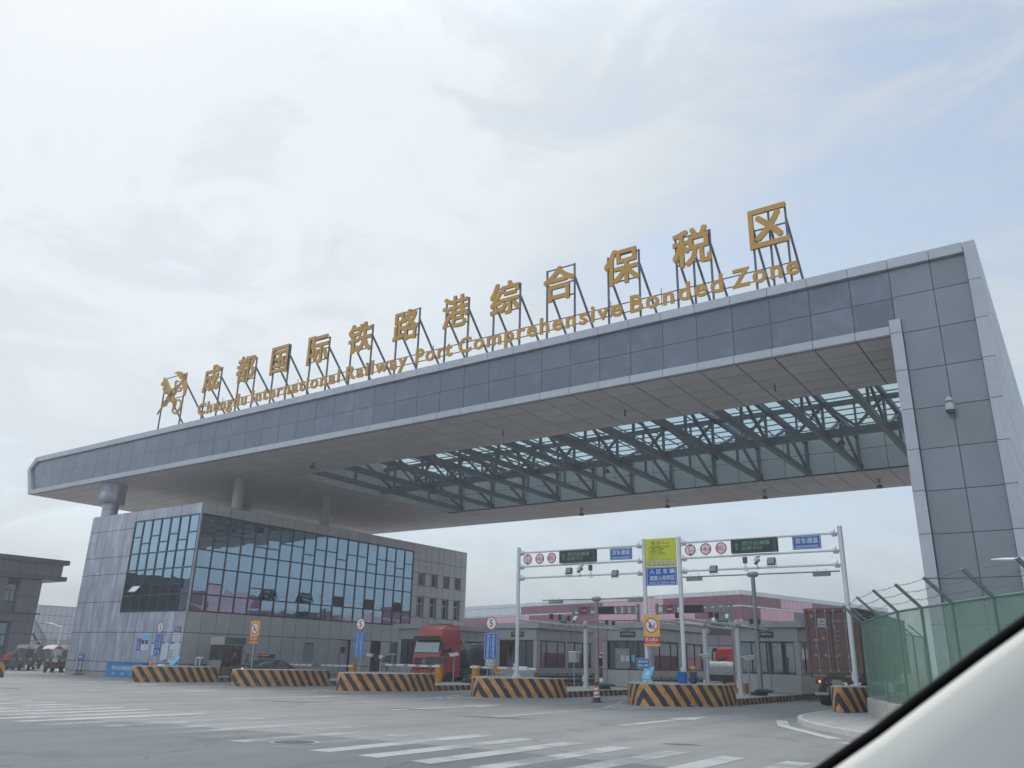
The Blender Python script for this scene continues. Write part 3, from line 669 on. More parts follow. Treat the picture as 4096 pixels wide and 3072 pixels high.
mb.box(BX0+.01, BX1-.02, BY0+.03, BY0+.3, .2, 4.45, SEAM)
mb.build('wall', ob)
cgm = MB(); fm = MB()
def curtain(o, ux, us, un_splits, lvl, skip):
    o = Vector(o); un = Vector(ux).cross(Z)
    for i in range(len(us)-1):
        a, b = us[i], us[i+1]; zz = sorted(lvl+un_splits(i))
        for c, d in zip(zz, zz[1:]):
            if skip(i, c): continue
            t = random.random(); tl = [random.uniform(-.004, .004) for _ in range(3)]
            pp = [o+ux*(a+.03)+Z*(c+.03)+un*tl[0], o+ux*(b-.03)+Z*(c+.03)+un*tl[1], o+ux*(b-.03)+Z*(d-.03)+un*(tl[1]+tl[2]), o+ux*(a+.03)+Z*(d-.03)+un*(tl[0]+tl[2])]
            cgm.face(pp, CURT, None, t)
            if c not in lvl: fm.obox(o+ux*(a+.045)+Z*(c-.04)-un*.03, (ux*(b-a-.09), Z*.08, un*.09), MULL)
    for u in us: fm.obox(o+ux*(u-.033)+Z*lvl[0]-un*.03, (ux*.066, Z*(lvl[-1]-lvl[0]), un*.1), MULL)
    for z in lvl: fm.obox(o+ux*us[0]+Z*(z-.045)-un*.03, (ux*(us[-1]-us[0]), Z*.09, un*.095), MULL)
LV = [4.56, 5.70, 7.55, 8.79, 11.30]
lsp = {0: [10.06], 1: [9.55], 2: [10.06], 3: [9.55], 4: [10.06], 5: [9.55], 6: [10.06]}
def spl(i): return lsp[i]+([6.42] if i in (1, 3, 5) else [])
curtain((0, BY0-.0, 0), X, cx7, spl, LV, lambda i, c: i == 1 and c == 5.70)
lou = {5: 'sash', 8: 'sash', 11: 'lou', 14: 'lou', 17: 'lou'}
def spr(i): return [9.55 if i in (1, 4, 5, 8, 11, 14, 17) else 10.06]+([6.48] if i in (1, 4) or i in lou else [])
curtain((BX1, 0, 0), Y, lin(BY0+.1, 58.48, 19), spr, LV, lambda i, c: i in lou and c == 5.70)
cgm.build('curtain_glass', ob); fm.build('curtain_frame', ob)
tr = MB()
for z0, z1 in zip([4.5, 5.6, 7.5, 8.74, 10.9], [5.58, 7.48, 8.72, 10.88, 11.36]): tr.box(-51.93, -51.79, BY0-.05, BY0+.1, z0, z1, ALU_L)
tr.box(-60.2, -51.8, BY0-.04, BY0+.06, 11.32, 11.37, ALU_L)
tr.build('corner_trim', ob)
def sash(o, ux, w, h, ang, name='open_window', m=None):
    """top-hung sash swung outward"""
    o = Vector(o); un = Vector(ux).cross(Z); d = (-Z*math.cos(ang)+un*math.sin(ang)); nrm = Vector(ux).cross(-d).normalized()
    a = MB(); a.obox(o+d*.05+ux*.05+nrm*.02, (ux*(w-.1), d*(h-.1), nrm*.01), m or CURT)
    for p, e in ((o, ux*w), (o+d*h-d*.06, ux*w)): a.obox(p, (e, d*.06, nrm*.05), MULL)
    for p in (o, o+ux*(w-.06)): a.obox(p, (ux*.06, d*h, nrm*.05), MULL)
    hole = MB(); hole.rect(o, ux, Z, .03, w-.03, -h+.03, -.03, GDARK, off=-.12); 
    ww = a.build(name, ob); hh = hole.build('opening', ww); return ww
sash((cx7[1]+.02, BY0-.07, 6.40), X, 1.14, .66, R(38), m=mat('sash_glass', (.62, .72, .78), .08, .6))
ryc = lin(BY0+.1, 58.48, 19)
for i in (5, 8): sash((BX1+.07, ryc[i]+.02, 6.46), Y, 1.18, .74, R(26))
for i in (11, 14, 17):
    a = MB(); y0, y1 = ryc[i]+.05, ryc[i+1]-.05
    a.box(BX1-.06, BX1-.03, y0, y1, 5.74, 6.45, BLACK)
    for k in range(9): a.obox((BX1-.02, y0, 5.76+k*.078), ((.05, 0, -.03), (0, y1-y0, 0), (0, 0, .02)), TRIM_D)
    a.build('louvre', ob)
for k, y in enumerate((59.28, 61.14, 62.98, 64.76)):
    for z0, z1 in ((5.38, 7.26), (8.28, 9.46)):
        a = MB(); xg = BX1-.34; y1 = y+1.02
        for p in ((y, y+.05), (y1-.05, y1), ((y+y1)/2-.025, (y+y1)/2+.025)): a.box(xg, xg+.06, p[0], p[1], z0, z1 if p[0] != (y+y1)/2-.025 or z1 > 9 else z0+1.25, WHITE)
        a.box(xg, xg+.065, y, y1, z0, z0+.06, WHITE); a.box(xg, xg+.065, y, y1, z1-.05, z1, WHITE)
        if z1 < 8: a.box(xg, xg+.065, y, y1, z0+1.22, z0+1.29, WHITE)
        f = a.build('window', ob); g = MB(); g.box(xg-.02, xg+.01, y+.02, y1-.02, z0+.02, z1-.02, GDARK)
        if z1 > 9: 
            for q in range(10): g.obox((xg+.02, y+.52+q*.045, z0+.08), ((.02, .015, 0), (0, .03, 0), (0, 0, z1-z0-.14)), mat('blind', (.16, .17, .18), .8))
        g.build('pane', f)
# doors on the lane side
a = MB(); a.box(BX1-.2, BX1-.16, ry[12]+.02, ry[13]-.02, .0, 3.05, PAN_R); a.box(BX1-.16, BX1-.1, ry[12]+.25, ry[13]-.3, .1, 2.3, ALU_L); d = a.build('door', ob)
a = MB(); a.box(BX1-.1, BX1-.07, ry[12]+.35, ry[12]+.75, 2.0, 2.5, GDARK); a.build('pane', d)
a = MB(); a.box(BX1-.3, BX1-.28, ry[15]+.02, ry[16]-.02, .0, 3.05, mat('door_brown', (.05, .04, .035), .6)); a.box(BX1-.28, BX1-.05, ry[15]+.02, ry[15]+.1, 0, 3.05, BLACK); a.build('door', ob)
a = MB(); a.box(BX1-.25, BX1-.2, ry[17]+.02, ry[18]-.02, 1.0, 3.05, WHITE); w = a.build('window', ob)
a = MB(); a.box(BX1-.2, BX1-.19, ry[17]+.1, ry[17]+.58, 1.1, 2.0, GDARK); a.box(BX1-.2, BX1-.19, ry[17]+.66, ry[18]-.1, 1.1, 2.0, GDARK); a.box(BX1-.2, BX1-.19, ry[17]+.1, ry[18]-.1, 2.1, 2.95, mat('brown_glass', (.10, .06, .05), .2)); a.build('pane', w)

# notices pasted to the office front
def notice(name, x0, x1, z0, z1, label, draw, bgm=PAPER, cat='notice'):
    mb = MB(); o = Vector((0, BY0-.06, 0)); mb.plate(o, X, Z, x0, x1, z0, z1, .02, bgm)
    draw(mb, o, x0, x1, z0, z1); return tag(mb.build(name), label, cat, 'notices on the office front')
def lines(mb, o, x0, x1, z0, z1, n, m=PTXT, th=.35):
    dz = (z1-z0)/n
    for k in range(n):
        e = x1-(x1-x0)*random.uniform(0, .35); z = z1-dz*(k+.7); x = x0
        while x < e:
            w = random.uniform(.03, .12); mb.rect(o, X, Z, x, min(e, x+w), z, z+dz*th, m, .003); x += w+.02
def d1(mb, o, a, b, c, d): mb.text('温馨提示', o, X, Z, SWHITE, w=(b-a)*.55, x=(a+b)/2+.08, z=d-.1); lines(mb, o, a+.06, b-.05, c+.1, d-.2, 7, SWHITE)
notice('wall_notice', -57.22, -56.72, 1.83, 2.66, 'small blue notice with white text on the office front, leftmost of the row', d1, BLUE)
def d2(mb, o, a, b, c, d):
    mb.rect(o, X, Z, a+.05, b-.03, d-.42, d-.04, SKYB, .003); mb.rect(o, X, Z, a+.05, a+.4, c+.42, c+.72, DGREY, .003); mb.rect(o, X, Z, b-.42, b-.07, c+.42, c+.72, DGREY, .003); lines(mb, o, a+.4, b-.1, c+.06, c+.4, 5)
notice('wall_notice', -56.68, -55.78, 1.84, 3.01, 'white notice with sky blue header and two dark pictures on office front', d2)
def wave(mb, o, a, b, c, d):
    n = 10
    for k in range(n):
        xa, xb = a+(b-a)*k/n, a+(b-a)*(k+1)/n; h = lambda x: .07+.06*math.sin((x-a)/(b-a)*5.5+1)
        mb.face([o+Vector((xa, -.003, d-h(xa))), o+Vector((xb, -.003, d-h(xb))), o+Vector((xb, -.003, d)), o+Vector((xa, -.003, d))], BLUE)
        g = lambda x: .06+.05*math.sin((x-a)/(b-a)*5+3.6)
        mb.face([o+Vector((xa, -.003, c)), o+Vector((xb, -.003, c)), o+Vector((xb, -.003, c+g(xb))), o+Vector((xa, -.003, c+g(xa)))], BLUE)
def d3(mb, o, a, b, c, d): wave(mb, o, a, b, c, d); lines(mb, o, a+.08, b-.08, c+.2, d-.2, 16, mat('faint_print', (.45, .48, .52), .6), .3)
notice('wall_notice', -54.1, -53.32, 1.17, 2.42, 'white text notice with blue wave top beside the large notice', d3)
notice('wall_notice', -55.3, -54.5, 1.5, 2.4, 'white notice with blue wave mostly hidden behind the blue pedestrian sign', d3)
def d4(mb, o, a, b, c, d):
    wave(mb, o, a, b, c, d); mb.text('公告栏', o, X, Z, PTXT, h=.1, x=(a+b)/2, z=d-.33)
    for k in range(3): mb.rect(o, X, Z, a+.08, a+.33, d-.65-k*.2, d-.5-k*.2, mat('pale_blue_print', (.25, .35, .55), .6), .003)
    lines(mb, o, a+.42, b-.08, c+.55, d-.5, 6, mat('faint_print', (.45, .48, .52), .6)); lines(mb, o, a+.08, b-.1, c+.18, c+.5, 6)
notice('wall_notice', -53.1, -51.98, 1.05, 2.43, 'largest white notice with blue waves and panels at the office corner', d4)
def d5(mb, o, a, b, c, d): lines(mb, o, a+.1, b-.1, d-.22, d-.06, 1, mat('brown_print', (.35, .2, .1), .6), .5); lines(mb, o, a+.05, b-.05, c+.05, d-.25, 5)
notice('wall_notice', -53.0, -52.14, 2.46, 3.05, 'plain white text notice just below the house number plate', d5)
def d6(mb, o, a, b, c, d): mb.text('香岛大道', o, X, Z, SWHITE, w=(b-a)*.8, x=(a+b)/2, z=d-.08); mb.text('1533', o, X, Z, SWHITE, w=(b-a)*.66, h=.17, x=(a+b)/2, z=c+.14, bold=.03)
notice('number_plate', -52.84, -52.2, 3.09, 3.48, 'dark blue house number plate reading 1533 on the office front', d6, mat('plate_blue', (.02, .07, .13), .4), 'number plate')
t = MB(); o = Vector((BX1+.06, 0, 0)); t.plate(o, Y, Z, 46.1, 47.15, 1.3, 2.75, .03, mat('board_frame', (.22, .24, .25), .5)); t.rect(o, Y, Z, 46.18, 47.07, 1.38, 2.6, mat('board_glass', (.25, .29, .32), .15), .003); t.rect(o, Y, Z, 46.18, 47.05, 2.62, 2.73, BLACK, .003)
tag(t.build('display_case'), 'pale blue grey display case with black header on the lane side of office', 'display case')

# ================= dark office on the left =================
DX = -84.0
db = thing('dark_office', 'dark grey two storey office with double overhanging eaves at far left', 'building', (DX, 40.6, 0))
mb = MB(); mb.box(-110, DX-.5, 14, 40.6, 0, 9.7, SEAM)
dys = [24.0, 25.8, 27.6, 29.4, 31.2, 33.0, 34.6, 36.2, 37.5, 38.62, 40.0, 40.65]
panels(mb, (DX, 0, 0), Y, Z, dys, [0, 1.1, 3.15, 4.2, 4.9], PAN_D, skip=lambda i, j: i in (1, 4, 8) and j in (1, 2))
panels(mb, (DX, 0, 0), Y, Z, dys, [5.06, 6.55, 8.15], PAN_D, skip=lambda i, j: i in (1, 4, 8))
mb.box(DX-.45, DX-.02, 40.55, 40.66, 0, 8.15, PAN_D)
mb.box(-110, DX, 14, 42.35, 8.62, 9.7, SEAM); panels(mb, (DX, 0, 0), Y, Z, [30.4, 32, 33.6, 35.2, 36.8, 38.3, 39.7, 41.2, 42.37], [8.64, 9.75], PAN_D)
mb.build('wall', db)
for nm, z0, z1, y1, xo in (('upper_eave', 9.76, 10.22, 42.75, .45), ('lower_eave', 8.2, 8.62, 42.75, .45), ('middle_band', 4.93, 5.05, 40.95, .25)):
    mb = MB(); ys = lin(24, y1, 12)
    for a, b in zip(ys, ys[1:]): mb.box(-110, DX+xo, a+.01, b-.01, z0, z1, TRIM_D, random.random())
    if nm == 'lower_eave': mb.box(-108, DX+.2, 40.7, 42.6, 8.17, 8.2, mat('beige_soffit', (.5, .45, .38), .6))
    mb.build(nm, db)
mb = MB(); mb.tube((DX, 41.6, 10.2), (DX, 41.6, 10.75), .015, GPOLE, 6); mb.build('lightning_rod', db)
for i in (1, 4, 8):
    y0, y1 = dys[i], dys[i+1]
    for z0, z1, g0, g1 in ((5.06, 8.15, 6.0, 7.6), (1.1, 4.2, 1.95, 4.05)):
        mb = MB(); xg = DX-.42
        mb.box(xg-.04, xg, y0, y1, z0, g0, PAN_D); mb.box(xg, xg+.06, y0, y0+.06, g0, g1, BLACK); mb.box(xg, xg+.06, y1-.06, y1, g0, g1, BLACK); mb.box(xg, xg+.065, y0, y1, g0-.03, g0+.04, BLACK); mb.box(xg, xg+.065, y0, y1, g1-.04, z1, BLACK); mb.box(xg, xg+.06, y0, y1, g0+1.0, g0+1.08, BLACK); mb.box(xg, xg+.055, (y0+y1)/2-.03, (y0+y1)/2+.03, g0, g0+1.02, BLACK)
        mb.box(DX-.42, DX-.0, y0-.02, y0, z0, z1, PAN_D); mb.box(DX-.42, DX-.0, y1, y1+.02, z0, z1, PAN_D)
        w = mb.build('window', db); g = MB(); g.box(xg-.03, xg+.02, y0+.02, y1-.02, g0, g1, CURT); g.build('pane', w)
# stairs at its side
st = thing('outdoor_staircase', 'metal outdoor staircase with slanted railings beside the dark office', 'staircase', (-91, 46, 0))
mb = MB(); sx = -91.5
def P2(px, py, x): d = camray(px, py); t = x/d.x; return Vector((x, d.y*t, CAMZ+d.z*t))
tp, bt = P2(141.8, 2479, sx), P2(187, 2560, sx)
tp2, bt2 = P2(135, 2523, sx), P2(152, 2562, sx)
n = 14
mb.path([tp, bt], .05, GPOLE); mb.path([tp+Vector((0, 0, -.25)), bt+Vector((0, 0, -.25))], .035, GPOLE)
for k in range(n+1):
    a = tp.lerp(bt, k/n); mb.tube(a, a-Vector((0, 0, 1.25)), .018, FRAME, 6)
mb.build('railing', st)
mb = MB(); a, b = tp-Vector((0, 0, 1.35)), bt-Vector((0, 0, 1.35)); mb.bar(a, b, .1, .2, FRAME); 
for k in range(9):
    c = a.lerp(b, k/8); mb.box(c.x-1.2, c.x, c.y-.15, c.y+.15, c.z-.05, c.z+.0, STEEL)
e = b; c = Vector((b.x, b.y-.3, b.z)); mb.box(c.x-1.2, c.x, c.y-.6, c.y+.9, c.z-.12, c.z, STEEL)
mb.tube((c.x-.1, c.y+.8, 0), (c.x-.1, c.y+.8, c.z), .06, STEEL); mb.tube((c.x-.1, c.y-.5, 0), (c.x-.1, c.y-.5, c.z), .06, STEEL)
mb.build('stringer', st)
mb = MB(); a = Vector((sx+.4, tp2.y, 2.3)); 
q0, q1 = P2(30, 2619, -82.5), P2(88, 2589, -82.5)
mb.path([q0, q1, P2(160, 2562, -84)], .04, GPOLE); mb.path([q0, q0-Vector((0, 0, .95))], .03, GPOLE); mb.path([q1, q1-Vector((0, 0, 1.3))], .03, GPOLE)
mb.lathe([(0, -.1), (.1, 0), (0, .1)], q0, LGREY, 10)
mb.build('handrail', st)

# far pale building behind
fb = thing('distant_warehouse', 'pale grey panel clad warehouse seen between the two offices', 'building', (-169, 84, 0))
mb = MB(); fx = -168.9; k_ = .8
mb.box(-200, fx-.1, 82.0, 140, 0, 9.9, PAN_L)
panels(mb, (fx, 0, 0), Y, Z, [82.2+1.1*i for i in range(30)], [.2, 2.0, 3.6, 4.94, 6.58, 8.2, 9.94], mat('pale_panel', (.42, .43, .46), .5, .1, tone=.05), gap=.045)
mb.box(fx-30, fx, 81.6, 82.15, 0, 9.94, mat('pale_panel_side', (.55, .56, .60), .5)); mb.build('wall', fb)
mb = MB(); mb.box(-200, fx+.1, 81.6, 140, 9.95, 10.05, ALU_L); mb.build('roof', fb)

def wfence(name, label, pts, z0, h, group, arms=True, wire=3):
    """green mesh fence with angled arms and barbed wire"""
    gr = mat('fence_green_paint', srgb(60, 120, 100), .5, var=.1)
    t = thing(name, label, 'fence', (*pts[0], 0), 0, group)
    for a, b in zip(pts, pts[1:]):
        pass
    return t

# street lamps
def street_lamp(x, y, h, L, dirx, label, z0=0, rise=.3):
    t = thing('street_lamp', label, 'street lamp', (x, y, z0), 0)
    a = MB(); a.tube((0, 0, 0), (0, 0, h), .11, WPOLE, 12, r2=.06); a.lathe([(.2, 0), (.2, .05), (.12, .1)], (0, 0, 0), WPOLE, 12); a.build('pole', t, False)
    a = MB(); a.tube((0, 0, h-.35), (dirx[0]*L*.62, dirx[1]*L*.62, h-.35+rise), .05, WPOLE, 8); a.build('arm', t, False)
    d = Vector((dirx[0], dirx[1], .08)).normalized(); a = MB(); s0 = Vector((dirx[0]*L*.55, dirx[1]*L*.55, h-.35+rise*.9))
    sdv = d.cross(Z).normalized(); up = sdv.cross(d)
    prof = [(0, .05, .04), (.15, .12, .06), (.4, .16, .08), (.75, .15, .06), (1.0, .02, .02)]; rings = []
    for u, w, hh in prof:
        c = s0+d*(u*L*.5); rings.append([c+sdv*w*math.cos(q)+up*hh*math.sin(q)*(1 if math.sin(q) > 0 else .5) for q in [2*math.pi*k/10 for k in range(10)]])
    for A, B in zip(rings, rings[1:]):
        for i in range(10): j = (i+1) % 10; a.face([A[i], A[j], B[j], B[i]], WHITE, None, .5, True)
    a.build('lamp_head', t, False); return t
street_lamp(-116.3, 60, 5.1, 4.0, (-1, 0), 'small white street lamp in the gap left of the office building', rise=.45)

# ================= warehouses =================
WW = mat('warehouse_white', (.60, .64, .67), .55, var=.04, tone=.04); WP = mat('warehouse_pink', srgb(214, 160, 172), .6, var=.05, tone=.05, streak=.2, streakc=(.45, .28, .32, 1)); WM = mat('warehouse_maroon', srgb(132, 62, 90), .6, var=.07, tone=.06); WM2 = mat('warehouse_dull_maroon', srgb(118, 74, 88), .6, var=.07, tone=.06); WG = mat('warehouse_grey', (.10, .11, .125), .5, var=.1)
def warehouse(name, label, P0, P1, P2, zt, fa, fb_, cols=44, colsb=30):
    t = thing(name, label, 'warehouse', (*P1, 0)); a = MB()
    zr = [0, 3.2, 5.3, 7.75, 9.35, 9.6, zt-.6, zt]
    for A, B, f, n, nm in ((P0, P1, fa, cols, 0), (P1, P2, fb_, colsb, 1)):
        A3, B3 = Vector((*A, 0)), Vector((*B, 0)); L = (B3-A3).length; ux = (B3-A3)/L
        panels(a, A3, ux, Z, lin(0, L, n), zr, WW, gap=.025, th=.03, mfun=lambda i, j, n=n, f=f: f(i/n, j))
    a.build('wall', t)
    A, B, C = Vector((*P0, zt)), Vector((*P1, zt)), Vector((*P2, zt)); D = A+(C-B)
    r = MB(); r.face([A, B, C, D], WW); r.face([(C.x, C.y, 0), (D.x, D.y, 0), D, C], WM); r.face([(D.x, D.y, 0), (A.x, A.y, 0), A, D], WM); r.build('roof', t); return t
# front runs 17 degrees off the canopy; u=0 at far left, 1 at the corner
def fA(u, j):
    if j == 6: return WW
    if j == 4: return WW
    if j == 5: return WW if u < .33 else (WM if u < .62 or u > .80 else WP)
    if j == 3: return WW if u < .0 else (WP if u < .03 or .22 < u < .36 or .60 < u < .88 else (WM2 if u < .22 else WM))
    if j == 2: return WP if u < .03 else (WM2 if u < .22 else WP if u < .38 or u > .7 else WM)
    return WM2
def fB(u, j):
    if j in (6, 4): return WW
    if j == 5: return WM2 if u < .22 or u > .42 else WP
    if j == 3: return WM2 if u < .1 else (WP if u < .3 else WG)
    if j == 2: return WM if u < .1 else WP
    return WM2
W0 = Vector((-107.0, 131.5)); W1 = Vector((-38.4, 110.0)); W2 = Vector((-28, 152)); W0, W1, W2 = [(v[0], v[1]) for v in (W0, W1, W2)]
warehouse('pink_warehouse', 'long pink and maroon warehouse with white coping behind the booths', W0, W1, W2, 11.5, fA, fB, 62, 40)
warehouse('reflected_warehouse', 'pink maroon and white warehouse across the yard, mirrored in the office glass', (18, 170), (14, 52), (60, 50), 12.3, lambda u, j: WW if j in (4, 6, 1) or (j == 5 and .35 < u < .62) or (j in (3, 5) and u > .75) else (WP if int(u*11) % 3 == 1 else WM), lambda u, j: WM, 60, 10)
t = thing('opposite_building', 'dark office block across the road, mirrored in the front glass', 'building', (-150, -20, 0))
mb = MB(); mb.box(-200, -118, -50, -20, 0, 14.5, PAN_D); mb.box(-118, -60, -60, -26, 0, 12, PAN_R); mb.box(-260, -200, -60, -10, 0, 16.5, PAN_D); mb.build('wall', t)

# ================= traffic islands and hazard barriers =================
def outline(cx, y0, hw, yend, sc=1.0):
    r = [(0, 0), (.35, .1), (1.0, .72), (1.7, 1.9), (2.25, 3.1)]
    k = hw/2.3; pts = [(cx+x*k, y0+y*max(k, .75)) for x, y in r]+[(cx+hw, yend)]
    lft = [(2*cx-x, y) for x, y in pts][1:]
    return pts, lft
ISL = []
def barrier(cx, y0, hw, yend, z0, label, y_isl=None):
    pts, lft = outline(cx, y0, hw, yend)
    t = MB(); acc = 0; m = HAZ; H = .92
    for side in (pts, [pts[0]]+lft):
        acc = 0
        for a, b in zip(side, side[1:]):
            d = math.hypot(b[0]-a[0], b[1]-a[1]); f = [(*a, z0), (*b, z0), (*b, z0+H-.03), (*a, z0+H-.03)]; uv = [(acc, 0), (acc+d, 0), (acc+d, H), (acc, H)]
            if side is not pts: f = f[::-1]; uv = uv[::-1]
            t.face(f, m, uv)
            acc += d
    ring = lft[::-1]+pts; c = Vector((cx, (y0+yend)/2, 0)); ins = []
    for p in ring: v = Vector((p[0], p[1], 0)); d = (c-v); d.normalize(); ins.append(v+d*.05)
    n = len(ring)
    for i in range(n):
        j = (i+1) % n; a, b = ring[i], ring[j]
        t.face([(*a, z0+H-.03), (*b, z0+H-.03), (ins[j].x, ins[j].y, z0+H), (ins[i].x, ins[i].y, z0+H)], CONC)
    t.face([(q.x, q.y, z0+H) for q in ins], CONC)
    a, b = pts[-1], lft[-1]; t.face([(*a, z0), (*b, z0), (*b, z0+H-.03), (*a, z0+H-.03)], CONC)
    return tag(t.build('concrete_barrier'), label, 'barrier', 'striped concrete barriers at the lane heads')
BAR = [(-48.45, 29.8, 1.3, 35.0, 0, 'orange and black striped concrete barrier beside the blue sandbag box, leftmost'),
       (-41.0, 31.4, 1.4, 37.6, 0, 'orange and black striped concrete barrier hiding the lower half of the black sedan'),
       (-33.7, 32.75, 2.15, 38.1, 0, 'orange and black striped concrete barrier in front of the red truck cab, its nose chipped'),
       (-25.25, 33.8, 2.4, 38.2, 0, 'orange and black striped concrete barrier carrying the left gantry pole'),
       (-16.5, 34.05, 2.35, 38.9, 0, 'orange and black striped concrete barrier carrying the two middle gantry poles'),
       (-8.35, 33.8, .82, 37.2, .155, 'short striped concrete barrier on the pavement, rightmost')]
for b in BAR: barrier(*b)
def island(x0, x1, y0, y1, label):
    t = thing('traffic_island', label, 'traffic island', ((x0+x1)/2, y0, 0), 0, 'kerbed islands between the truck lanes'); H = .3
    a = MB(); c = .35
    ring = [(x0, y0), (x1, y0), (x1, y1-c), (x1-c, y1), (x0+c, y1), (x0, y1-c)]
    acc = 0
    for i in range(6):
        p, q = ring[i], ring[(i+1) % 6]; d = math.hypot(q[0]-p[0], q[1]-p[1])
        a.face([(*p, 0), (*q, 0), (*q, H-.02), (*p, H-.02)], HAZK, [(acc, 0), (acc+d, 0), (acc+d, H), (acc, H)]); acc += d
    a.build('striped_kerb', t)
    b = MB(); ins = [(x0+.02, y0+.02), (x1-.02, y0+.02), (x1-.02, y1-c), (x1-c-.02, y1-.02), (x0+c+.02, y1-.02), (x0+.02, y1-c)]
    for i in range(6):
        j = (i+1) % 6; b.face([(*ring[i], H-.02), (*ring[j], H-.02), (*ins[j], H), (*ins[i], H)], CONC)
    b.face([(*p, H) for p in ins], CONC); b.build('island_top', t)
island(-49.9, -47.2, 35.02, 46, 'striped kerb island under the glass guard kiosk')
island(-44.6, -40.0, 37.62, 62, 'striped kerb island behind the barrier right of the sedan')
island(-35.9, -31.6, 38.12, 62, 'striped kerb island beside the red truck')
island(-27.3, -22.85, 38.22, 62, 'striped kerb island with the white electrical box')
island(-18.6, -14.1, 38.92, 62, 'striped kerb island with the two middle lamp posts')

# ================= booths =================
def booth(x0, x1, y0, y1, label, name_txt, papers=0):
    t = thing('gate_booth', label, 'booth', ((x0+x1)/2, y0, .3), 0, 'grey gate booths under the canopy')
    B = .3; a = MB(); P = PAN_R; w = .12
    zlo, zs, zh, zt = B, 1.34, 3.12, 3.9
    xsf = [x0, x0+.36, (x0+x1)/2+.12, x1-.3, x1]
    # lower and upper wall bands (front and lane side clad, the others plain)
    fx = [x0+.0, x0+.38, x0+.38+(x1-x0-.38)/2, x1]; n = 7; sy_ = lin(y0, y1, n)
    for z0, z1 in ((zlo, zs), (zh, zt)):
        panels(a, (0, y0, 0), X, Z, fx, [z0, z1], P, gap=.016, th=.02); panels(a, (x1, 0, 0), Y, Z, sy_, [z0, z1], P, gap=.016, th=.02)
        a.box(x0, x1-.01, y0+.01, y0+w, z0, z1, P); a.box(x1-w, x1-.01, y0+.01, y1, z0, z1, P); a.box(x0, x0+w, y0+.13, y1, z0, z1, P); a.box(x0+.13, x1-.13, y1-w, y1, z0, z1, P)
    for px, py, sxw, syw in ((x0, y0, .36, .3), (x1-.3, y0, .3, .5), (x1-.3, y1-.35, .3, .35), (x0, y1-.35, .3, .35)): a.box(px+.01, px+sxw-.01, py+.01, py+syw-.01, zs+.01, zh-.01, P)
    ym = y0+(y1-y0)*.5; a.box(x1-.2, x1-.01, ym-.15, ym+.25, zs+.01, zh-.01, P)
    a.box(x0+.13, x1-.13, y0+.13, y1-.13, B, B+.02, CONC); a.box(x0+.13, x1-.13, y0+.13, y1-.13, zt-.02, zt, P)
    a.build('wall', t)
    r = MB(); ov = .34; zr = 3.9
    rx = lin(x0-ov, x1+ov, 3); 
    for p, q in zip(rx, rx[1:]): r.box(p+.008, q-.008, y0-ov, y0-ov+.2, zr, 4.25, P, random.random())
    ryy = lin(y0-ov+.2, y1+ov, 8)
    for p, q in zip(ryy, ryy[1:]): r.box(x1+ov-.2, x1+ov, p+.008, q-.008, zr, 4.25, P, random.random()); r.box(x0-ov, x0-ov+.2, p+.008, q-.008, zr, 4.25, P)
    r.box(x0-ov+.2, x1+ov-.2, y0-ov+.2, y1+ov, zr+.02, 4.15, PAN_R); r.build('roof', t)
    def win(o, ux, u0, u1, div, nm='window'):
        f = MB(); o = Vector(o); un = Vector(ux).cross(Z)
        for u in [u0]+div+[u1]: f.obox(o+ux*(u-.035)+Z*zs-un*.1, (ux*.07, Z*(zh-zs), un*.07), MULL)
        for z in (zs+.01, zh-.08): f.obox(o+ux*u0+Z*z-un*.101, (ux*(u1-u0), Z*.07, un*.072), MULL)
        ww = f.build(nm, t); g = MB(); g.obox(o+ux*u0+Z*zs-un*.075, (ux*(u1-u0), Z*(zh-zs), un*.012), GBOOTH); g.build('pane', ww)
    fw = x1-.3-(x0+.36)
    win((0, y0, 0), X, x0+.36, x1-.3, [x0+.36+fw*.22, x0+.36+fw*.5, x0+.36+fw*.78])
    win((x1, 0, 0), Y, y0+.5, ym-.15, [y0+.5+(ym-y0-.65)*.25, y0+.5+(ym-y0-.65)*.7]); win((x1, 0, 0), Y, ym+.25, y1-.35, [ym+.25+(y1-ym-.6)*.3, ym+.25+(y1-ym-.6)*.65])
    win((x0, 0, 0), -Y, -(y1-.35), -(y0+.35), [-(y0+.35)-2, -(y0+.35)-4, -(y0+.35)-6]); win((0, y1, 0), -X, -(x1-.3), -(x0+.3), [-(x0+x1)/2])
    if name_txt:
        s = MB(); cx = x0+1.9; o = Vector((0, y0-.03, 0)); s.plate(o, X, Z, cx-.55, cx+.55, 3.33, 3.68, .03, BROWN); s.rect(o, X, Z, cx-.55, cx+.55, 3.31, 3.37, COPPER, .004); s.text(name_txt, o, X, Z, SWHITE, h=.18, w=.9, x=cx, z=3.53, bold=.02); s.build('name_plate', t)
    # things seen inside: a desk and cabinets
    d = MB(); d.box(x0+.5, x1-.5, y0+.5, y0+1.1, B+.02, 1.05, mat('desk', (.25, .24, .22), .6)); d.box(x1-.9, x1-.25, y0+2.2, y0+3.4, B+.02, 2.0, mat('cabinet', (.07, .075, .08), .6)); d.box(x0+.9, x0+1.4, y0+.6, y0+.68, 1.1, 1.5, BLACK); d.box(x0+.3, x0+.8, y1-2.4, y1-1.3, B+.02, 2.2, mat('cabinet', (.07, .075, .08))); d.build('furniture', t)
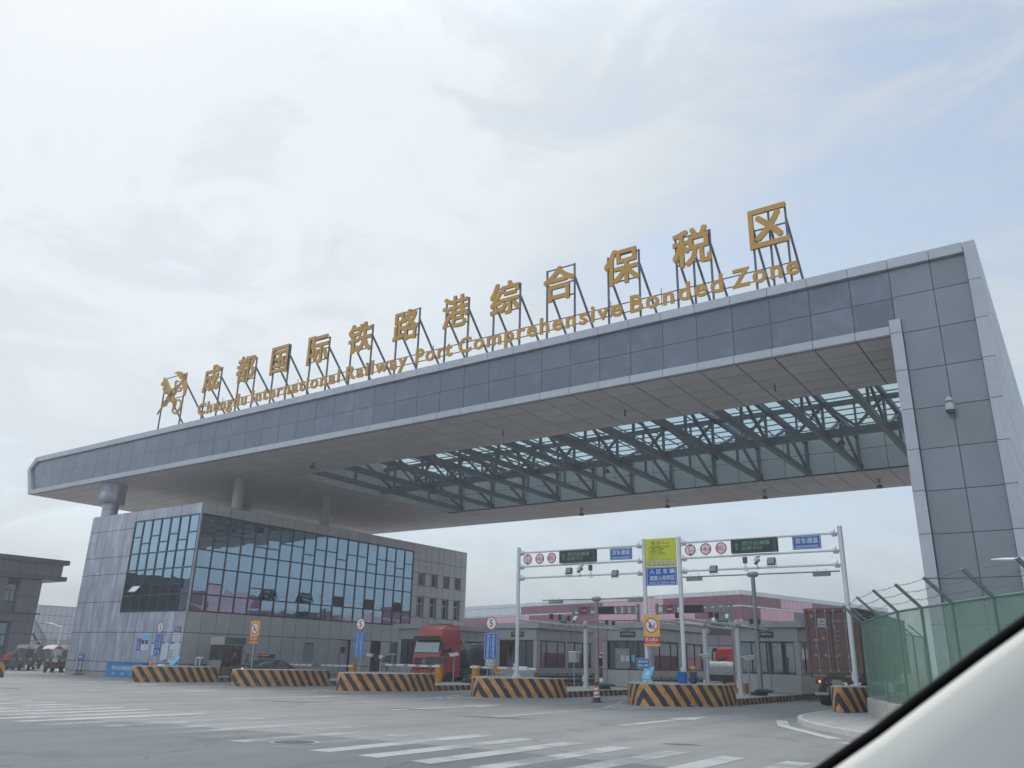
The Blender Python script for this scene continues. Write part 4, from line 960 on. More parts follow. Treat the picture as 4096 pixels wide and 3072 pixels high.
    if papers:
        p = MB(); o = Vector((0, y0-.012, 0))
        p.rect(o, X, Z, x0+.95, x0+2.0, 1.42, 2.65, mat('blind_panel', (.28, .31, .32), .6), -.02)
        for u, z, w_, h_, mm in ((1.35, 1.85, .28, .38, PAPER), (1.7, 1.85, .26, .36, PAPER), (2.12, 1.85, .26, .4, SKYB), (1.05, 2.3, .3, .2, LGREY), (1.45, 2.3, .3, .2, LGREY)):
            p.rect(o, X, Z, x0+u, x0+u+w_, z, z+h_, mm, 0)
        p.build('window_notice', t)
    return t
booth(-44.76, -41.4, 49.3, 57.3, 'grey gate booth half hidden behind the red truck cab', None)
booth(-35.4, -31.9, 49.3, 57.3, 'grey gate booth with brown plate partly behind the left gantry pole', '卡口值守(3)')
booth(-26.78, -23.3, 49.3, 58.2, 'grey gate booth with brown plate reading (2) and notices in its window', '卡口值守(2)', 1)
booth(-17.9, -14.04, 49.3, 57.3, 'grey gate booth with brown plate reading (1), just left of the shipping container', '卡口值守(1)', 0)
def guard_rail(x, y0, y1, label, z0=.3):
    t = MB(); A = mat('rail_dirty_yellow', srgb(150, 110, 55), .6, var=.3, vscale=6)
    for z in (z0+.68, z0+.3): t.path([(x, y0, z), (x, y1, z)], .05, GPOLE, 8)
    n = 6
    for k in range(n+1): y = y0+(y1-y0)*k/n; t.tube((x, y, z0), (x, y, z0+.7), .045, A, 8)
    t.path([(x, y0, z0+.68), (x-.12, y0-.15, z0+.68), (x-.15, y0-.1, z0)], .07, A, 8); t.path([(x, y1, z0+.68), (x-.12, y1+.15, z0+.68), (x-.15, y1+.1, z0)], .07, A, 8)
    t.box(x-.2, x-.06, y0+.2, y1-.2, z0, z0+.5, mat('stored_bags', (.10, .09, .085), .9, var=.4, vscale=5))
    return tag(t.build('guard_rail'), label, 'guard rail', 'low pipe rails beside the booths')
guard_rail(-31.66, 49.1, 57.0, 'low grey pipe rail with yellow ends beside the booth left of the electrical box', .3)
guard_rail(-22.95, 48.4, 57.4, 'low grey pipe rail with yellow ends behind the middle striped barrier', .3)

def G0_(px, py): d = camray(px, py); t = -CAMZ/d.z; return Vector((d.x*t, d.y*t, 0))
g_ = G0_(12, 2716); t = MB(); gx = g_.x*(g_.y+1.4)/g_.y; t.prism([(gx-2.2, g_.y), (gx-.25, g_.y), (gx, g_.y+.3), (gx, g_.y+1.4), (gx-2.2, g_.y+1.4)], 0, .88, HAZ, uvs=True, topm=CONC)
tag(t.build('concrete_barrier'), 'striped concrete barrier just cut off by the left edge of the view', 'barrier', 'striped concrete barriers at the lane heads')

# ================= gantries =================
GY = 36.6
def pole_on(t, x, y, z0, z1, r=.1, m=WPOLE):
    a = MB(); a.tube((x, y, z0), (x, y, z1), r, m, 16); a.lathe([(r*1.02, z1-.01), (r*1.02, z1+.02), (0, z1+.03)], (x, y, 0), m, 14)
    a.box(x-.2, x+.2, y-.2, y+.2, z0, z0+.03, m)
    for q in range(4): c, s_ = math.cos(q*math.pi/2+.78), math.sin(q*math.pi/2+.78); a.face([(x+c*r, y+s_*r, z0+.3), (x+c*r*.9, y+s_*r*.9, z0+.03), (x+c*.24, y+s_*.24, z0+.03)], m)
    a.box(x-r*1.2, x-r*.4, y-r*1.3, y-r*.5, z0+.35, z0+.7, m)
    return a.build('pole', t)
def clampm(a, x, y, z, sx):
    a.box(min(x, x+sx*.2), max(x, x+sx*.2), y-.09, y+.09, z-.015, z+.015, WPOLE); a.box(min(x+sx*.06, x+sx*.26), max(x+sx*.06, x+sx*.26), y-.05, y+.05, z-.13, z-.015, GPOLE); a.lathe([(.07, -.05), (.1, 0), (.07, .05)], (x+sx*.24, y, z), WPOLE, 10, X)
    a.tube((x+sx*.12, y-.06, z), (x+sx*.12, y-.1, z+.16), .012, GPOLE, 5); a.tube((x+sx*.18, y, z), (x+sx*.14, y-.02, z+.17), .012, GPOLE, 5)
def gantry(x0, x1, label):
    t = thing('lane_gantry', label, 'gantry', ((x0+x1)/2, GY, 0), 0, 'white sign gantries over the truck lanes')
    pole_on(t, x0, GY, .9 if x0 > -100 else 0, 7.5); pole_on(t, x1, GY, .92 if x1 < -9 else .9, 7.5)
    for z in (7.22, 6.49, 5.9):
        a = MB(); a.tube((x0+.1, GY, z), (x1-.1, GY, z), .048, WPOLE, 10); clampm(a, x0+.08, GY, z, 1); clampm(a, x1-.08, GY, z, -1); a.build('cross_bar', t)
    return t
gantry(-24.9, -17.5, 'left white pipe gantry with three cross bars above the truck lane')
gantry(-15.66, -8.27, 'right white pipe gantry with three cross bars ending at the pavement pole')
def round_sign(x, txt, sub, arrows, label, y=GY-.07, z=6.86, r=.27):
    t = MB(); o = Vector((x, y, z)); t.lathe([(r, -.02), (r, 0)], o+Vector((0, .02, 0)), SORANGE, 30, Y)
    t.disc(o, X, Z, r, SORANGE, 34, r*.79, .003); t.disc(o, X, Z, r*.79, SLILAC, 34, 0, .003)
    t.text(txt, o, X, Z, SRED, h=.23, x=-.05 if sub else 0, z=0, off=.007); 
    if sub: t.text(sub, o, X, Z, SORANGE, h=.11, x=.13, z=-.06, off=.007)
    for q in arrows:
        if q == 'v':
            for s_ in (1, -1): t.face([o+Vector((-.09, -.007, s_*.22)), o+Vector((.09, -.007, s_*.22)), o+Vector((0, -.007, s_*.14))][::s_], SINK)
        if q == 'h':
            for s_ in (1, -1): t.face([o+Vector((s_*.23, -.007, -.08)), o+Vector((s_*.23, -.007, .08)), o+Vector((s_*.16, -.007, 0))][::s_], SINK)
    t.tube((x, y+.04, z+r-.02), (x, y+.04, z+r+.1), .014, GPOLE, 6); t.tube((x, y+.04, z-r+.02), (x, y+.04, z-r-.1), .014, GPOLE, 6)
    return tag(t.build('limit_sign'), label, 'road sign', 'round limit signs on the gantries')
for gx, gn in ((-24.28, 'left'), (-15.07, 'right')):
    round_sign(gx, '5', 'm', 'v', 'round 5 m height limit sign on the %s gantry' % gn); round_sign(gx+.765, '4', 'm', 'h', 'round 4 m width limit sign on the %s gantry' % gn)
    round_sign(gx+1.51, '80', 't', '', 'round 80 t weight limit sign on the %s gantry' % gn)
GREEN = mat('led_green', (.1, .3, .17), .5, emit=((.10, .42, .22), .22))
def led_board(x0, x1, z0, z1, label, lit=True, y=GY-.04, group='message boards on the gantries'):
    t = thing('message_board', label, 'display board', ((x0+x1)/2, y, z0), 0, group)
    a = MB(); a.bbox(x0, x1, y-.16, y+.12, z0, z1, DGREY, .02); a.box(x0+.08, x1-.18, y-.175, y-.16, z0+.06, z1-.06, BLACK); a.build('housing', t)
    if lit:
        b = MB(); o = Vector((0, y-.176, 0)); w = x1-x0-.26
        for k in range(10):
            ww = [.03, .06, .11, .14][k] if k < 4 else .065; zz = z1-.17-k*.036; b.rect(o, X, Z, x0+.27-ww/1.3, x0+.27+ww/1.3, zz, zz+.014, GREEN, .003)
        b.text('双行出海道', o, X, Z, GREEN, w=w-.55, h=.19, x=x0+.5+(w-.5)/2, z=z1-.21, off=.003); b.text('出港卡口', o, X, Z, GREEN, w=w*.5, h=.16, x=x0+.47+w*.27, z=z0+.19, off=.003)
        b.build('lit_text', t)
    return t
led_board(-22.24, -20.14, 6.56, 7.18, 'dark message board with green dot text on the left gantry'); led_board(-13.05, -10.96, 6.58, 7.2, 'dark message board with green dot text on the right gantry')
def blue_board(x0, x1, z0, z1, rows, label, y=GY-.06):
    t = MB(); o = Vector((0, y, 0)); t.plate(o, X, Z, x0, x1, z0, z1, .03, BLUE); b = .03; e = .018
    for (a, c, d, f) in ((x0+b, x1-b, z0+b, z0+b+e), (x0+b, x1-b, z1-b-e, z1-b), (x0+b, x0+b+e, z0+b+e, z1-b-e), (x1-b-e, x1-b, z0+b+e, z1-b-e)): t.rect(o, X, Z, a, c, d, f, SWHITE, .003)
    for s_, zc, h, w in rows: t.text(s_, o, X, Z, SWHITE, h=h, w=w, x=(x0+x1)/2, z=zc, off=.003, bold=.016)
    return tag(t.build('lane_sign'), label, 'sign', 'blue WAGON PASSAGE signs')
blue_board(-19.34, -18.12, 6.58, 7.15, (('货车通道', 6.94, .25, .98), ('WAGON PASSAGE', 6.7, .1, .96)), 'blue WAGON PASSAGE sign on the left gantry')
blue_board(-10.3, -9.08, 6.6, 7.19, (('货车通道', 6.97, .25, .98), ('WAGON PASSAGE', 6.73, .1, .96)), 'blue WAGON PASSAGE sign on the right gantry')
# middle boards
bx0, bx1 = -17.38, -15.78
t = MB(); o = Vector((0, GY-.08, 0)); t.plate(o, X, Z, bx0, bx1, 6.17, 7.49, .04, SYEL2); xm = (bx0+bx1)/2
t.text('警 告', o, X, Z, SBROWN, h=.2, x=xm-.25, z=7.27, bold=.01); t.text('Warning', o, X, Z, SBROWN, h=.11, x=xm+.25, z=7.25)
for k, s_ in enumerate(('1、海关特殊监管区域，闲人免进；', '2、严禁烟火，禁止吸烟；', '3、危险物品严禁入内；', '4、货已进入24小时监控区；')): t.text(s_, o, X, Z, SINK, h=.075, x=bx0+.16, z=7.09-k*.1, center=False, bold=.01)
for k, s_ in enumerate(('1. Customs supervision special area, Free of admits', '2. No Fireworks, No smoking', '3. No Dangerous Goods', '4. Has been entered the 24 hours monitoring area')): t.text(s_, o, X, Z, SINK, h=.045, x=bx0+.16, z=6.70-k*.065, center=False)
for k in range(6):
    cx = bx0+.2+k*.245; t.disc(o+Vector((cx, 0, 6.37)), X, Z, .095, SINK, 20, .082, .004); t.disc(o+Vector((cx, 0, 6.37)), X, Z, .082, SLILAC, 20, 0, .004)
    t.face([o+Vector((cx+dx, -.008, 6.37+dz)) for dx, dz in ((-.05+.01*k, -.04), (.02, -.05), (.04, .03-.01*k), (0, .05), (-.03, .02))], SINK); t.rect(o, X, Z, cx-.1, cx+.1, 6.2, 6.25, SBROWN, .004)
tag(t.build('warning_board'), 'yellow-green warning board with six round symbols between the middle poles', 'sign')
t = MB(); t.plate(o, X, Z, bx0+.01, bx1-.01, 5.27, 6.15, .04, BLUE)
for (a, c, d, f) in ((bx0+.05, bx1-.05, 5.3, 5.32), (bx0+.05, bx1-.05, 6.1, 6.12), (bx0+.05, bx0+.07, 5.32, 6.1), (bx1-.07, bx1-.05, 5.32, 6.1)): t.rect(o, X, Z, a, c, d, f, SWHITE, .004)
t.text('入 区 车 辆', o, X, Z, SWHITE, h=.24, w=1.28, x=xm+.03, z=5.93, bold=.018); t.text('请驶入待停区', o, X, Z, SWHITE, h=.24, w=1.3, x=xm+.03, z=5.62, bold=.018); t.text('ENTER THE PARKING AREA', o, X, Z, SWHITE, h=.09, w=1.32, x=xm+.03, z=5.4, bold=.012)
tag(t.build('parking_sign'), 'large blue ENTER THE PARKING AREA sign between the middle poles', 'sign')

def no_burning(x0, x1, z0, z1, y, label, pole=None, faded=False):
    t = thing('no_smoking_sign', label, 'sign', ((x0+x1)/2, y, 0), 0, 'yellow no burning signs'); a = MB(); o = Vector((0, y, 0)); w = x1-x0; h = z1-z0
    yl = mat('sign_pale_yellow', srgb(218, 178, 90), .45, var=.05) if faded else SYEL
    a.plate(o, X, Z, x0, x1, z0, z1, .02, yl); c = o+Vector(((x0+x1)/2, 0, z1-h*.34)); r = w*.42
    a.disc(c, X, Z, r, SORANGE, 36, r*.84, .004); a.disc(c, X, Z, r*.84, SLILAC, 36, 0, .004)
    P = lambda pts, m, off=.007: a.face([c+Vector((px*r, -off, pz*r)) for px, pz in pts], m)
    P([(-.35, .1), (-.42, -.1), (-.3, -.35), (-.1, -.42), (.0, -.25), (-.1, .05), (-.15, .3)], SINK); P([(-.12, .45), (-.2, .2), (-.05, .2)], SINK); P([(.1, -.3), (.16, -.36), (.62, .22), (.55, .3)], SINK); P([(0, -.62), (.07, -.66), (.25, -.3), (.18, -.28)], SINK)
    P([(-.66, .54), (.56, -.68), (.68, -.56), (-.54, .66)], SORANGE, .010)
    a.rect(o, X, Z, x0, x1, z0+h*.07, z0+h*.30, SRED, .004); a.text('禁止烟火', o, X, Z, SWHITE, w=w*.82, h=h*.115, x=(x0+x1)/2, z=z0+h*.21, off=.008, bold=.02); a.text('NO BURNING', o, X, Z, SWHITE, w=w*.6, h=h*.03, x=(x0+x1)/2, z=z0+h*.105, off=.008)
    a.build('sign_panel', t)
    if pole: b = MB(); b.tube((pole, y+.05, .9), (pole, y+.05, z1-.2), .04, GPOLE, 10); b.build('pole', t)
    return t
no_burning(-44.42, -43.55, 2.4, 3.77, 34.95, 'yellow no burning sign on a thin post above the black sedan', -43.95)
no_burning(-17.54, -16.72, 2.51, 3.93, GY-.2, 'faded yellow no burning sign strapped to the third gantry pole from left', None, True)

def five_sign(x, y, zc, zb0, zb1, bw, cols, label, z0=.9, arrow=False):
    t = thing('speed_limit_sign', label, 'road sign', (x, y, z0), 0, 'round speed limit signs with blue boards'); a = MB(); a.tube((x, y+.05, z0), (x, y+.05, zc+.2), .03, GPOLE, 10)
    if not arrow: a.tube((x+.16, y+.06, z0), (x+.16, y+.06, zb1-.1), .03, GPOLE, 10)
    a.build('pole', t)
    s_ = MB(); o = Vector((x, y, zc)); r = .34; s_.lathe([(r, -.02), (r, 0)], o+Vector((0, .02, 0)), LGREY, 32, Y); s_.disc(o, X, Z, r, SORANGE, 36, r*.84, .003); s_.disc(o, X, Z, r*.84, SWHITE, 36, 0, .003); s_.text('5', o, X, Z, SINK, h=.36, off=.007, bold=.02); s_.build('round_sign', t)
    b = MB(); o = Vector((0, y, 0)); x0, x1 = x-bw/2, x+bw/2; b.plate(o, X, Z, x0, x1, zb0, zb1, .02, BLUE)
    for (p, q, d, f) in ((x0+.03, x1-.03, zb0+.03, zb0+.045), (x0+.03, x1-.03, zb1-.045, zb1-.03), (x0+.03, x0+.045, zb0+.045, zb1-.045), (x1-.045, x1-.03, zb0+.045, zb1-.045)): b.rect(o, X, Z, p, q, d, f, SWHITE, .003)
    h = zb1-zb0-(.5 if arrow else .2); zc2 = (zb0+zb1)/2+(.16 if arrow else 0)
    for s2, dx in cols: b.text('\n'.join(s2), o, X, Z, SWHITE, h=h, w=bw*.2, x=x+dx*bw, z=zc2, off=.003)
    b.rect(o, X, Z, x-.009, x+.006, zb0+(.4 if arrow else .12), zb1-.1, SWHITE, .004)
    if arrow:
        for sgn in (1, -1): b.face([(x+sgn*.06, y-.006, zb0+.28), (x+sgn*.12, y-.006, zb0+.3), (x+sgn*.22, y-.006, zb0+.08), (x+sgn*.14, y-.006, zb0+.1)][::sgn], SWHITE)
    b.build('blue_board', t); return t
five_sign(-51.24, 33.0, 3.3, 1.6, 2.9, .8, (('行政车辆通道', .2), ('人行通道', -.22)), 'round 5 sign over blue pedestrian lane board in front of the office corner', .0, True)
five_sign(-35.73, 36.0, 3.58, 1.76, 3.1, .8, (('海关特殊监管区域', .2), ('请主动接受检查', -.22)), 'round 5 sign over blue vertical board left of the red truck cab')
five_sign(-25.8, 35.5, 3.55, 1.76, 3.08, .83, (('海关特殊监管区域', .2), ('请主动接受检查', -.22)), 'round 5 sign over blue vertical board beside the left gantry pole')
def small_board(name, x, y, z, w, h, rows, bgm, tm, label, cat, legs=2, z0=.9, frame=GPOLE):
    t = thing(name, label, cat, (x, y, z0)); a = MB()
    for k in range(legs): dx = (k-(legs-1)/2)*w*.55; a.tube((x+dx, y+.03, z0), (x+dx, y+.03, z-h/2), .022, frame, 8)
    a.build('post', t); b = MB(); o = Vector((x, y, z)); b.plate(o, X, Z, -w/2, w/2, -h/2, h/2, .04, frame); b.rect(o, X, Z, -w/2+.03, w/2-.03, -h/2+.03, h/2-.03, bgm, .003)
    for s_, dz, hh, ww in rows: b.text(s_, o, X, Z, tm, h=hh, w=ww, z=dz, off=.007, bold=.015)
    b.build('board', t); return t
small_board('small_sign', -25.6, 35.2, 1.6, .62, .42, (('黄标车', .08, .13, .46), ('严禁驶入', -.08, .13, .5)), mat('khaki_board', srgb(150, 145, 125), .6), SWHITE, 'small framed khaki sign with white characters below the blue board', 'sign')
small_board('small_sign', -16.98, 35.1, 1.74, .64, .44, (('通道无车时', .08, .12, .5), ('再驶入通道', -.08, .12, .5)), BLUE, SWHITE, 'small framed blue sign in front of the third gantry pole', 'sign')
t = thing('tilted_stand', 'sky blue printed board tilted on a stand above the middle striped barrier', 'sign', (-16.75, 35.0, .92)); a = MB()
a.tube((-16.82, 35.1, .92), (-16.82, 35.1, 1.2), .02, WPOLE); a.tube((-16.68, 35.1, .92), (-16.68, 35.1, 1.2), .02, WPOLE); a.build('leg', t)
a = MB(); o = Vector((-16.76, 35.02, 1.09)); U = Vector((0, .12, 1)).normalized(); ux = Vector((1, 0, .0)); 
a.face([(-17.05, 35.0, 1.08), (-16.62, 35.0, 1.06), (-16.45, 35.14, 1.6), (-16.88, 35.14, 1.62)], SKYB); a.face([(-16.88, 35.18, 1.6), (-16.45, 35.18, 1.58), (-16.62, 35.04, 1.04), (-17.05, 35.04, 1.06)], DGREY)
a.face([(-16.86, 34.99+.045, 1.25), (-16.7, 34.99+.045, 1.24), (-16.64, 34.99+.08, 1.4), (-16.8, 34.99+.08, 1.41)], mat('pale_print', (.5, .7, .65), .5)); a.build('board', t)
# posts with lights over the islands (pipes running back along +y)
def device(kind, x, y, z, label, face=(0, -1), group='cameras and lights on the gantries'):
    """camera, flash lamp or floodlight fixed to a pipe at z, pointing along face"""
    t = thing(kind, label, 'camera' if 'camera' in kind else 'light', (x, y, z), math.atan2(face[0], -face[1]), group)
    a = MB(); b = MB()
    if kind == 'bullet_camera':
        a.tube((0, 0, 0), (0, 0, .16), .018, GPOLE, 6); a.tube((.03, -.05, .02), (.07, -.1, -.12), .014, BLACK, 6); a.build('bracket', t, False)
        d = Vector((0, -.9, -.42)).normalized(); c = Vector((0, 0, .22)); b.tube(c-d*.22, c+d*.22, .075, LGREY, 14); b.obox(c+Vector((-.09, -.26, .02)), ((.18, 0, 0), (0, .5, .23), (0, -.01, .03)), WHITE); b.build('camera_body', t, False)
        g = MB(); g.lathe([(.055, 0), (.0, .005)], c+d*.222, BLACK, 12, d); g.build('lens', t, False)
    elif kind == 'flood_light':
        a.tube((-.2, 0, 0), (-.2, 0, .3), .014, GPOLE, 6); a.tube((.2, 0, 0), (.2, 0, .3), .014, GPOLE, 6); a.tube((-.2, 0, 0), (.2, 0, 0), .014, GPOLE, 6); a.build('bracket', t, False)
        b.obox((-.17, -.12, .08), ((.34, 0, 0), (0, .1, .3), (0, .1, -.04)), DGREY); b.build('lamp_body', t, False); g = MB(); g.obox((-.15, -.135, .1), ((.3, 0, 0), (0, .09, .26), (0, -.01, .004)), mat('lamp_lens', (.25, .27, .28), .1)); g.build('lens', t, False)
    else:
        a.tube((0, 0, 0), (0, 0, .2), .018, GPOLE, 6); a.path([(.04, 0, .05), (.14, -.02, -.1), (.06, -.02, -.17), (-.05, 0, -.12)], .014, BLACK, 6); a.build('bracket', t, False)
        b.bbox(-.09, .09, -.07, .07, .18, .46, BLACK, .015); b.build('lamp_body', t, False); g = MB(); g.box(-.075, .075, -.078, -.07, .2, .44, mat('flash_lens', (.09, .10, .11), .1)); g.build('lens', t, False)
    return t
for i, (k, x, d) in enumerate((('flood_light', -21.75, 'leftmost floodlight on the lowest bar of the left gantry'), ('bullet_camera', -21.1, 'long white bullet camera on the lowest bar of the left gantry'), ('flash_lamp', -20.5, 'small lamp right of the bullet camera on the left gantry'), ('flood_light', -19.1, 'floodlight hanging low near the right end of the left gantry'),
      ('flood_light', -14.0, 'floodlight hanging low near the left end of the right gantry'), ('flash_lamp', -12.5, 'small lamp left of the bullet camera on the right gantry'), ('bullet_camera', -11.95, 'long white bullet camera on the lowest bar of the right gantry'), ('flood_light', -11.3, 'rightmost floodlight on the lowest bar of the right gantry'))):
    device(k, x, GY, 5.95 if i not in (3, 4) else 5.72, d)
def rear_pipe(x, y0, label, ys, z=3.75):
    t = thing('side_pipe_frame', label, 'gantry', (x, ys[0], 0), 0, 'white pipe frames running back from the gantry poles'); a = MB(); a.tube((x, y0, z), (x, ys[-1], z), .075, WPOLE, 10)
    for y in ys: a.lathe([(.1, -.1), (.13, -.03), (.13, .03), (.1, .1)], (x, y-.16, z), GPOLE, 10, Y); a.lathe([(.1, -.1), (.13, -.03), (.13, .03), (.1, .1)], (x, y+.16, z), GPOLE, 10, Y)
    a.build('long_pipe', t)
    for y in ys: pole_on(t, x, y, .3, 4.06, .13)
rear_pipe(-24.92, GY+.1, 'white pipe frame running back from the left gantry pole', (43.85, 51.0)); rear_pipe(-17.48, GY+.1, 'white pipe frame running back from the second gantry pole', (43.85, 51.0)); rear_pipe(-15.66, GY+.1, 'white pipe frame running back from the third gantry pole', (43.85, 51.0))
PN = ['nearest', 'second', 'third', 'fourth', 'fifth', 'sixth', 'seventh']
for x, nm, ys in ((-24.92, 'left', (('flash_lamp', 40.0), ('flash_lamp', 40.9), ('flood_light', 41.3), ('flash_lamp', 41.9), ('bullet_camera', 42.6), ('flash_lamp', 46.5), ('flash_lamp', 47.4))), (-17.48, 'second', (('flash_lamp', 40.2), ('bullet_camera', 45.2), ('flash_lamp', 46.0))), (-15.66, 'third', (('flash_lamp', 40.2), ('flash_lamp', 41.0), ('flood_light', 41.6), ('bullet_camera', 42.4), ('flash_lamp', 46.2), ('flash_lamp', 47.4)))):
    for i, (k, y) in enumerate(ys): device(k, x, y, 3.8, '%s device along the pipe running back from the %s gantry pole' % (PN[i], nm), (1, -.3) if k == 'flash_lamp' else (.3, -1))
# tall T posts
def t_post(x, y, zt, xl, xr, fl, label):
    t = thing('light_mast', label, 'light mast', (x, y, .3), 0, 'grey T shaped lighting masts'); a = MB(); a.tube((x, y, .3), (x, y, zt+.12), .14, GPOLE, 14, r2=.11); a.lathe([(.3, .3), (.3, .34)], (x, y, 0), GPOLE, 12); a.build('pole', t)
    a = MB(); a.tube((xl, y, zt), (xr, y, zt), .04, GPOLE, 8); a.lathe([(.1, -.3), (.16, -.2), (.16, .2), (.1, .3)], (x, y, zt), GPOLE, 10, X); a.build('cross_bar', t)
    for f in fl:
        a = MB(); a.obox((f-.42, y-.28, zt-.28), ((.84, 0, 0), (0, .5, .06), (0, -.03, .2)), LGREY); a.tube((f-.25, y, zt-.2), (f-.25, y, zt+.16), .015, GPOLE, 6); a.tube((f+.25, y, zt-.2), (f+.25, y, zt+.16), .015, GPOLE, 6); a.build('floodlight', t)
t_post(-26.78, 48.6, 5.72, -31.0, -22.6, (-29.9, -23.9), 'grey T shaped mast with two floodlights before the middle booth'); t_post(-15.66, 47.0, 6.74, -20.0, -10.85, (-19.2, -11.8), 'grey T shaped mast with two floodlights before the right booth')
# rear gantries seen from behind
def rear_gantry(x0, x1, sgx, l0, l1, rds, label, tops=6.35):
    y = 62.0; t = thing('rear_gantry', label, 'gantry', ((x0+x1)/2, y, 0), 0, 'grey gantries behind the booths')
    for x in (x0, x1): a = MB(); a.tube((x, y, .0), (x, y, tops), .13, GPOLE, 12); a.build('pole', t)
    for z in (6.17, 5.62, 5.06): a = MB(); a.tube((x0, y, z), (x1, y, z), .06, GPOLE, 8); a.build('cross_bar', t)
    s_ = MB(); o = Vector((sgx, y-.1, 5.9)); s_.plate(o, X, Z, -.62, .62, -.36, .36, .03, mat('grey_backing', (.24, .27, .28), .5)); s_.disc(o, X, Z, .33, SRED, 28, 0, .004); s_.rect(o, X, Z, -.22, .22, -.05, .05, SWHITE, .008)
    tag(s_.build('no_entry_sign'), 'red no entry disc on grey board, on %s' % label.split(' behind')[0], 'road sign', 'no entry signs on the rear gantries')
    led_board(l0, l1, 5.6, 6.2, 'blank black board on %s' % label.split(' behind')[0], False, y-.05, 'blank boards on the rear gantries')
    for i, r in enumerate(rds):
        b = MB(); b.lathe([(.26, -.02), (.26, .0)], (r, y-.08, 5.9), GPOLE, 26, Y); b.tube((r, y-.12, 5.55), (r, y-.12, 6.25), .02, LGREY, 6); tag(b.build('sign_back'), '%s grey back of a round sign on %s' % (PN[i].replace('nearest', 'first'), label.split(' behind')[0]), 'road sign', 'backs of round signs')
rear_gantry(-36.4, -30.3, -35.3, -34.1, -32.5, (-32.05, -31.4, -30.75), 'the left rear gantry behind the booths'); rear_gantry(-28.65, -22.5, -27.5, -26.4, -24.7, (-24.25, -23.6, -22.95), 'the right rear gantry behind the booths')

# ================= barrier gates =================
def gate(x, y, z0, L, label, sgn=-1, red=True, tilt=0):
    t = thing('barrier_gate', label, 'barrier gate', (x, y, z0), 0, 'lane barrier gates'); a = MB(); a.bbox(-.2, .2, -.17, .17, 0, 1.05, YCAB, .03); a.bbox(-.22, .22, -.19, .19, 1.06, 1.12, YCAB, .02); a.box(-.14, .14, -.176, -.17, .15, .6, mat('yellow_door', srgb(190, 125, 30), .5)); a.build('cabinet', t, False)
    b = MB(); n = 9; zz = 1.0; yy = -.24
    for k in range(n):
        xa, xb = sgn*(-.25+(L+.25)*k/n), sgn*(-.25+(L+.25)*(k+1)/n); b.box(min(xa, xb)+.001, max(xa, xb)-.001, yy-.025, yy+.025, zz-.055, zz+.055, WHITE)
        if k % 2 and red: b.box(min(xa, xb)+.08, max(xa, xb)-.08, yy-.031, yy-.0255, zz-.035, zz+.035, REDR)
        if not red and k % 2: b.box((xa+xb)/2-.07, (xa+xb)/2+.07, yy-.031, yy-.0255, zz-.02, zz+.03, DGREY)
    b.build('arm', t, False); return t
gate(-48.1, 41.5, .12, 2.7, 'barrier gate with arm pointing right behind the black sedan', 1, False)
gate(-43.7, 43.6, .12, 3.0, 'barrier gate whose white arm points left toward the office building', -1, False)
gate(-34.2, 41.6, .3, 4.3, 'barrier gate with red striped arm lowered before the red truck cab')
gate(-31.9, 42.4, .3, 4.6, 'barrier gate with red striped arm lowered left of the booth beside the gantry pole', 1)
s_ = MB(); o = Vector((-29.9, 42.0, 1.15)); s_.plate(o, X, Z, -.3, .3, -.13, .12, .02, SYEL); s_.text('隔离区', o, X, Z, SINK, h=.15, w=.42, off=.004, bold=.02); tag(s_.build('hanging_plate'), 'small yellow plate with black characters hanging under the barrier arm', 'sign')
s_ = MB(); s_.bbox(-28.45, -27.85, 42.0, 42.12, 1.2, 1.42, WHITE, .02); tag(s_.build('arm_box'), 'white box clamped to the barrier arm near the left gantry pole', 'box')
# dark panels on stands, cctv posts, utility boxes
def stand_panel(x, y, w, label, z0=.3):
    t = thing('dark_panel_stand', label, 'display panel', (x, y, z0), 0, 'dark panels on two legs beside the gates'); a = MB()
    for s2 in (-1, 1): a.box(s2*w*.3-.04, s2*w*.3+.04, -.03, .03, 0, 1.2, DGREY)
    a.box(-w*.3, w*.3, -.025, .025, .22, .27, DGREY); a.build('stand', t, False); b = MB(); b.bbox(-w/2, w/2, -.06, .06, 1.14, 1.58, DGREY, .02); b.box(-w/2+.05, w/2-.05, -.064, -.06, 1.18, 1.54, mat('matt_grey_screen', (.045, .055, .065), .5)); b.build('panel', t, False)
stand_panel(-40.9, 43.6, 1.45, 'dark panel on two legs left of the red truck'); stand_panel(-35.4, 42.8, 1.55, 'dark panel on two legs in front of the red truck grille, right side')
stand_panel(-32.3, 44.5, .6, 'narrow dark panel on two legs before the dark tarpaulin')
def cctv(x, y, z0, h, label, face):
    t = thing('post_camera', label, 'camera', (x, y, z0), math.atan2(face[0], -face[1]), 'white cameras on short posts'); a = MB(); a.tube((0, 0, 0), (0, 0, h), .045, GPOLE, 10); a.lathe([(.12, 0), (.12, .03)], (0, 0, 0), GPOLE, 10); a.build('post', t, False)
    b = MB(); c = Vector((0, 0, h+.1)); d = Vector((0, -1, -.12)).normalized(); b.tube(c-d*.3, c+d*.3, .085, WHITE, 14); b.obox(c+Vector((-.1, -.38, .06)), ((.2, 0, 0), (0, .7, .08), (0, 0, .03)), WHITE); b.build('camera_body', t, False); g = MB(); g.lathe([(.065, 0), (.0, .006)], c+d*.301, BLACK, 12, d); g.build('lens', t, False)
cctv(-34.6, 43.6, .3, 1.6, 'white camera on a grey post right of the red truck grille', (-1, -.35)); cctv(-40.0, 42.5, .0, 1.62, 'white camera on a post at the left side of the red truck', (1, -.5))
cctv(-43.0, 44.5, .3, 1.45, 'white camera on a bracket above the barrier arms near the office doors', (1, -.1)); cctv(-49.8, 38.7, .12, 1.66, 'white camera beside the glass guard kiosk', (1, .1))
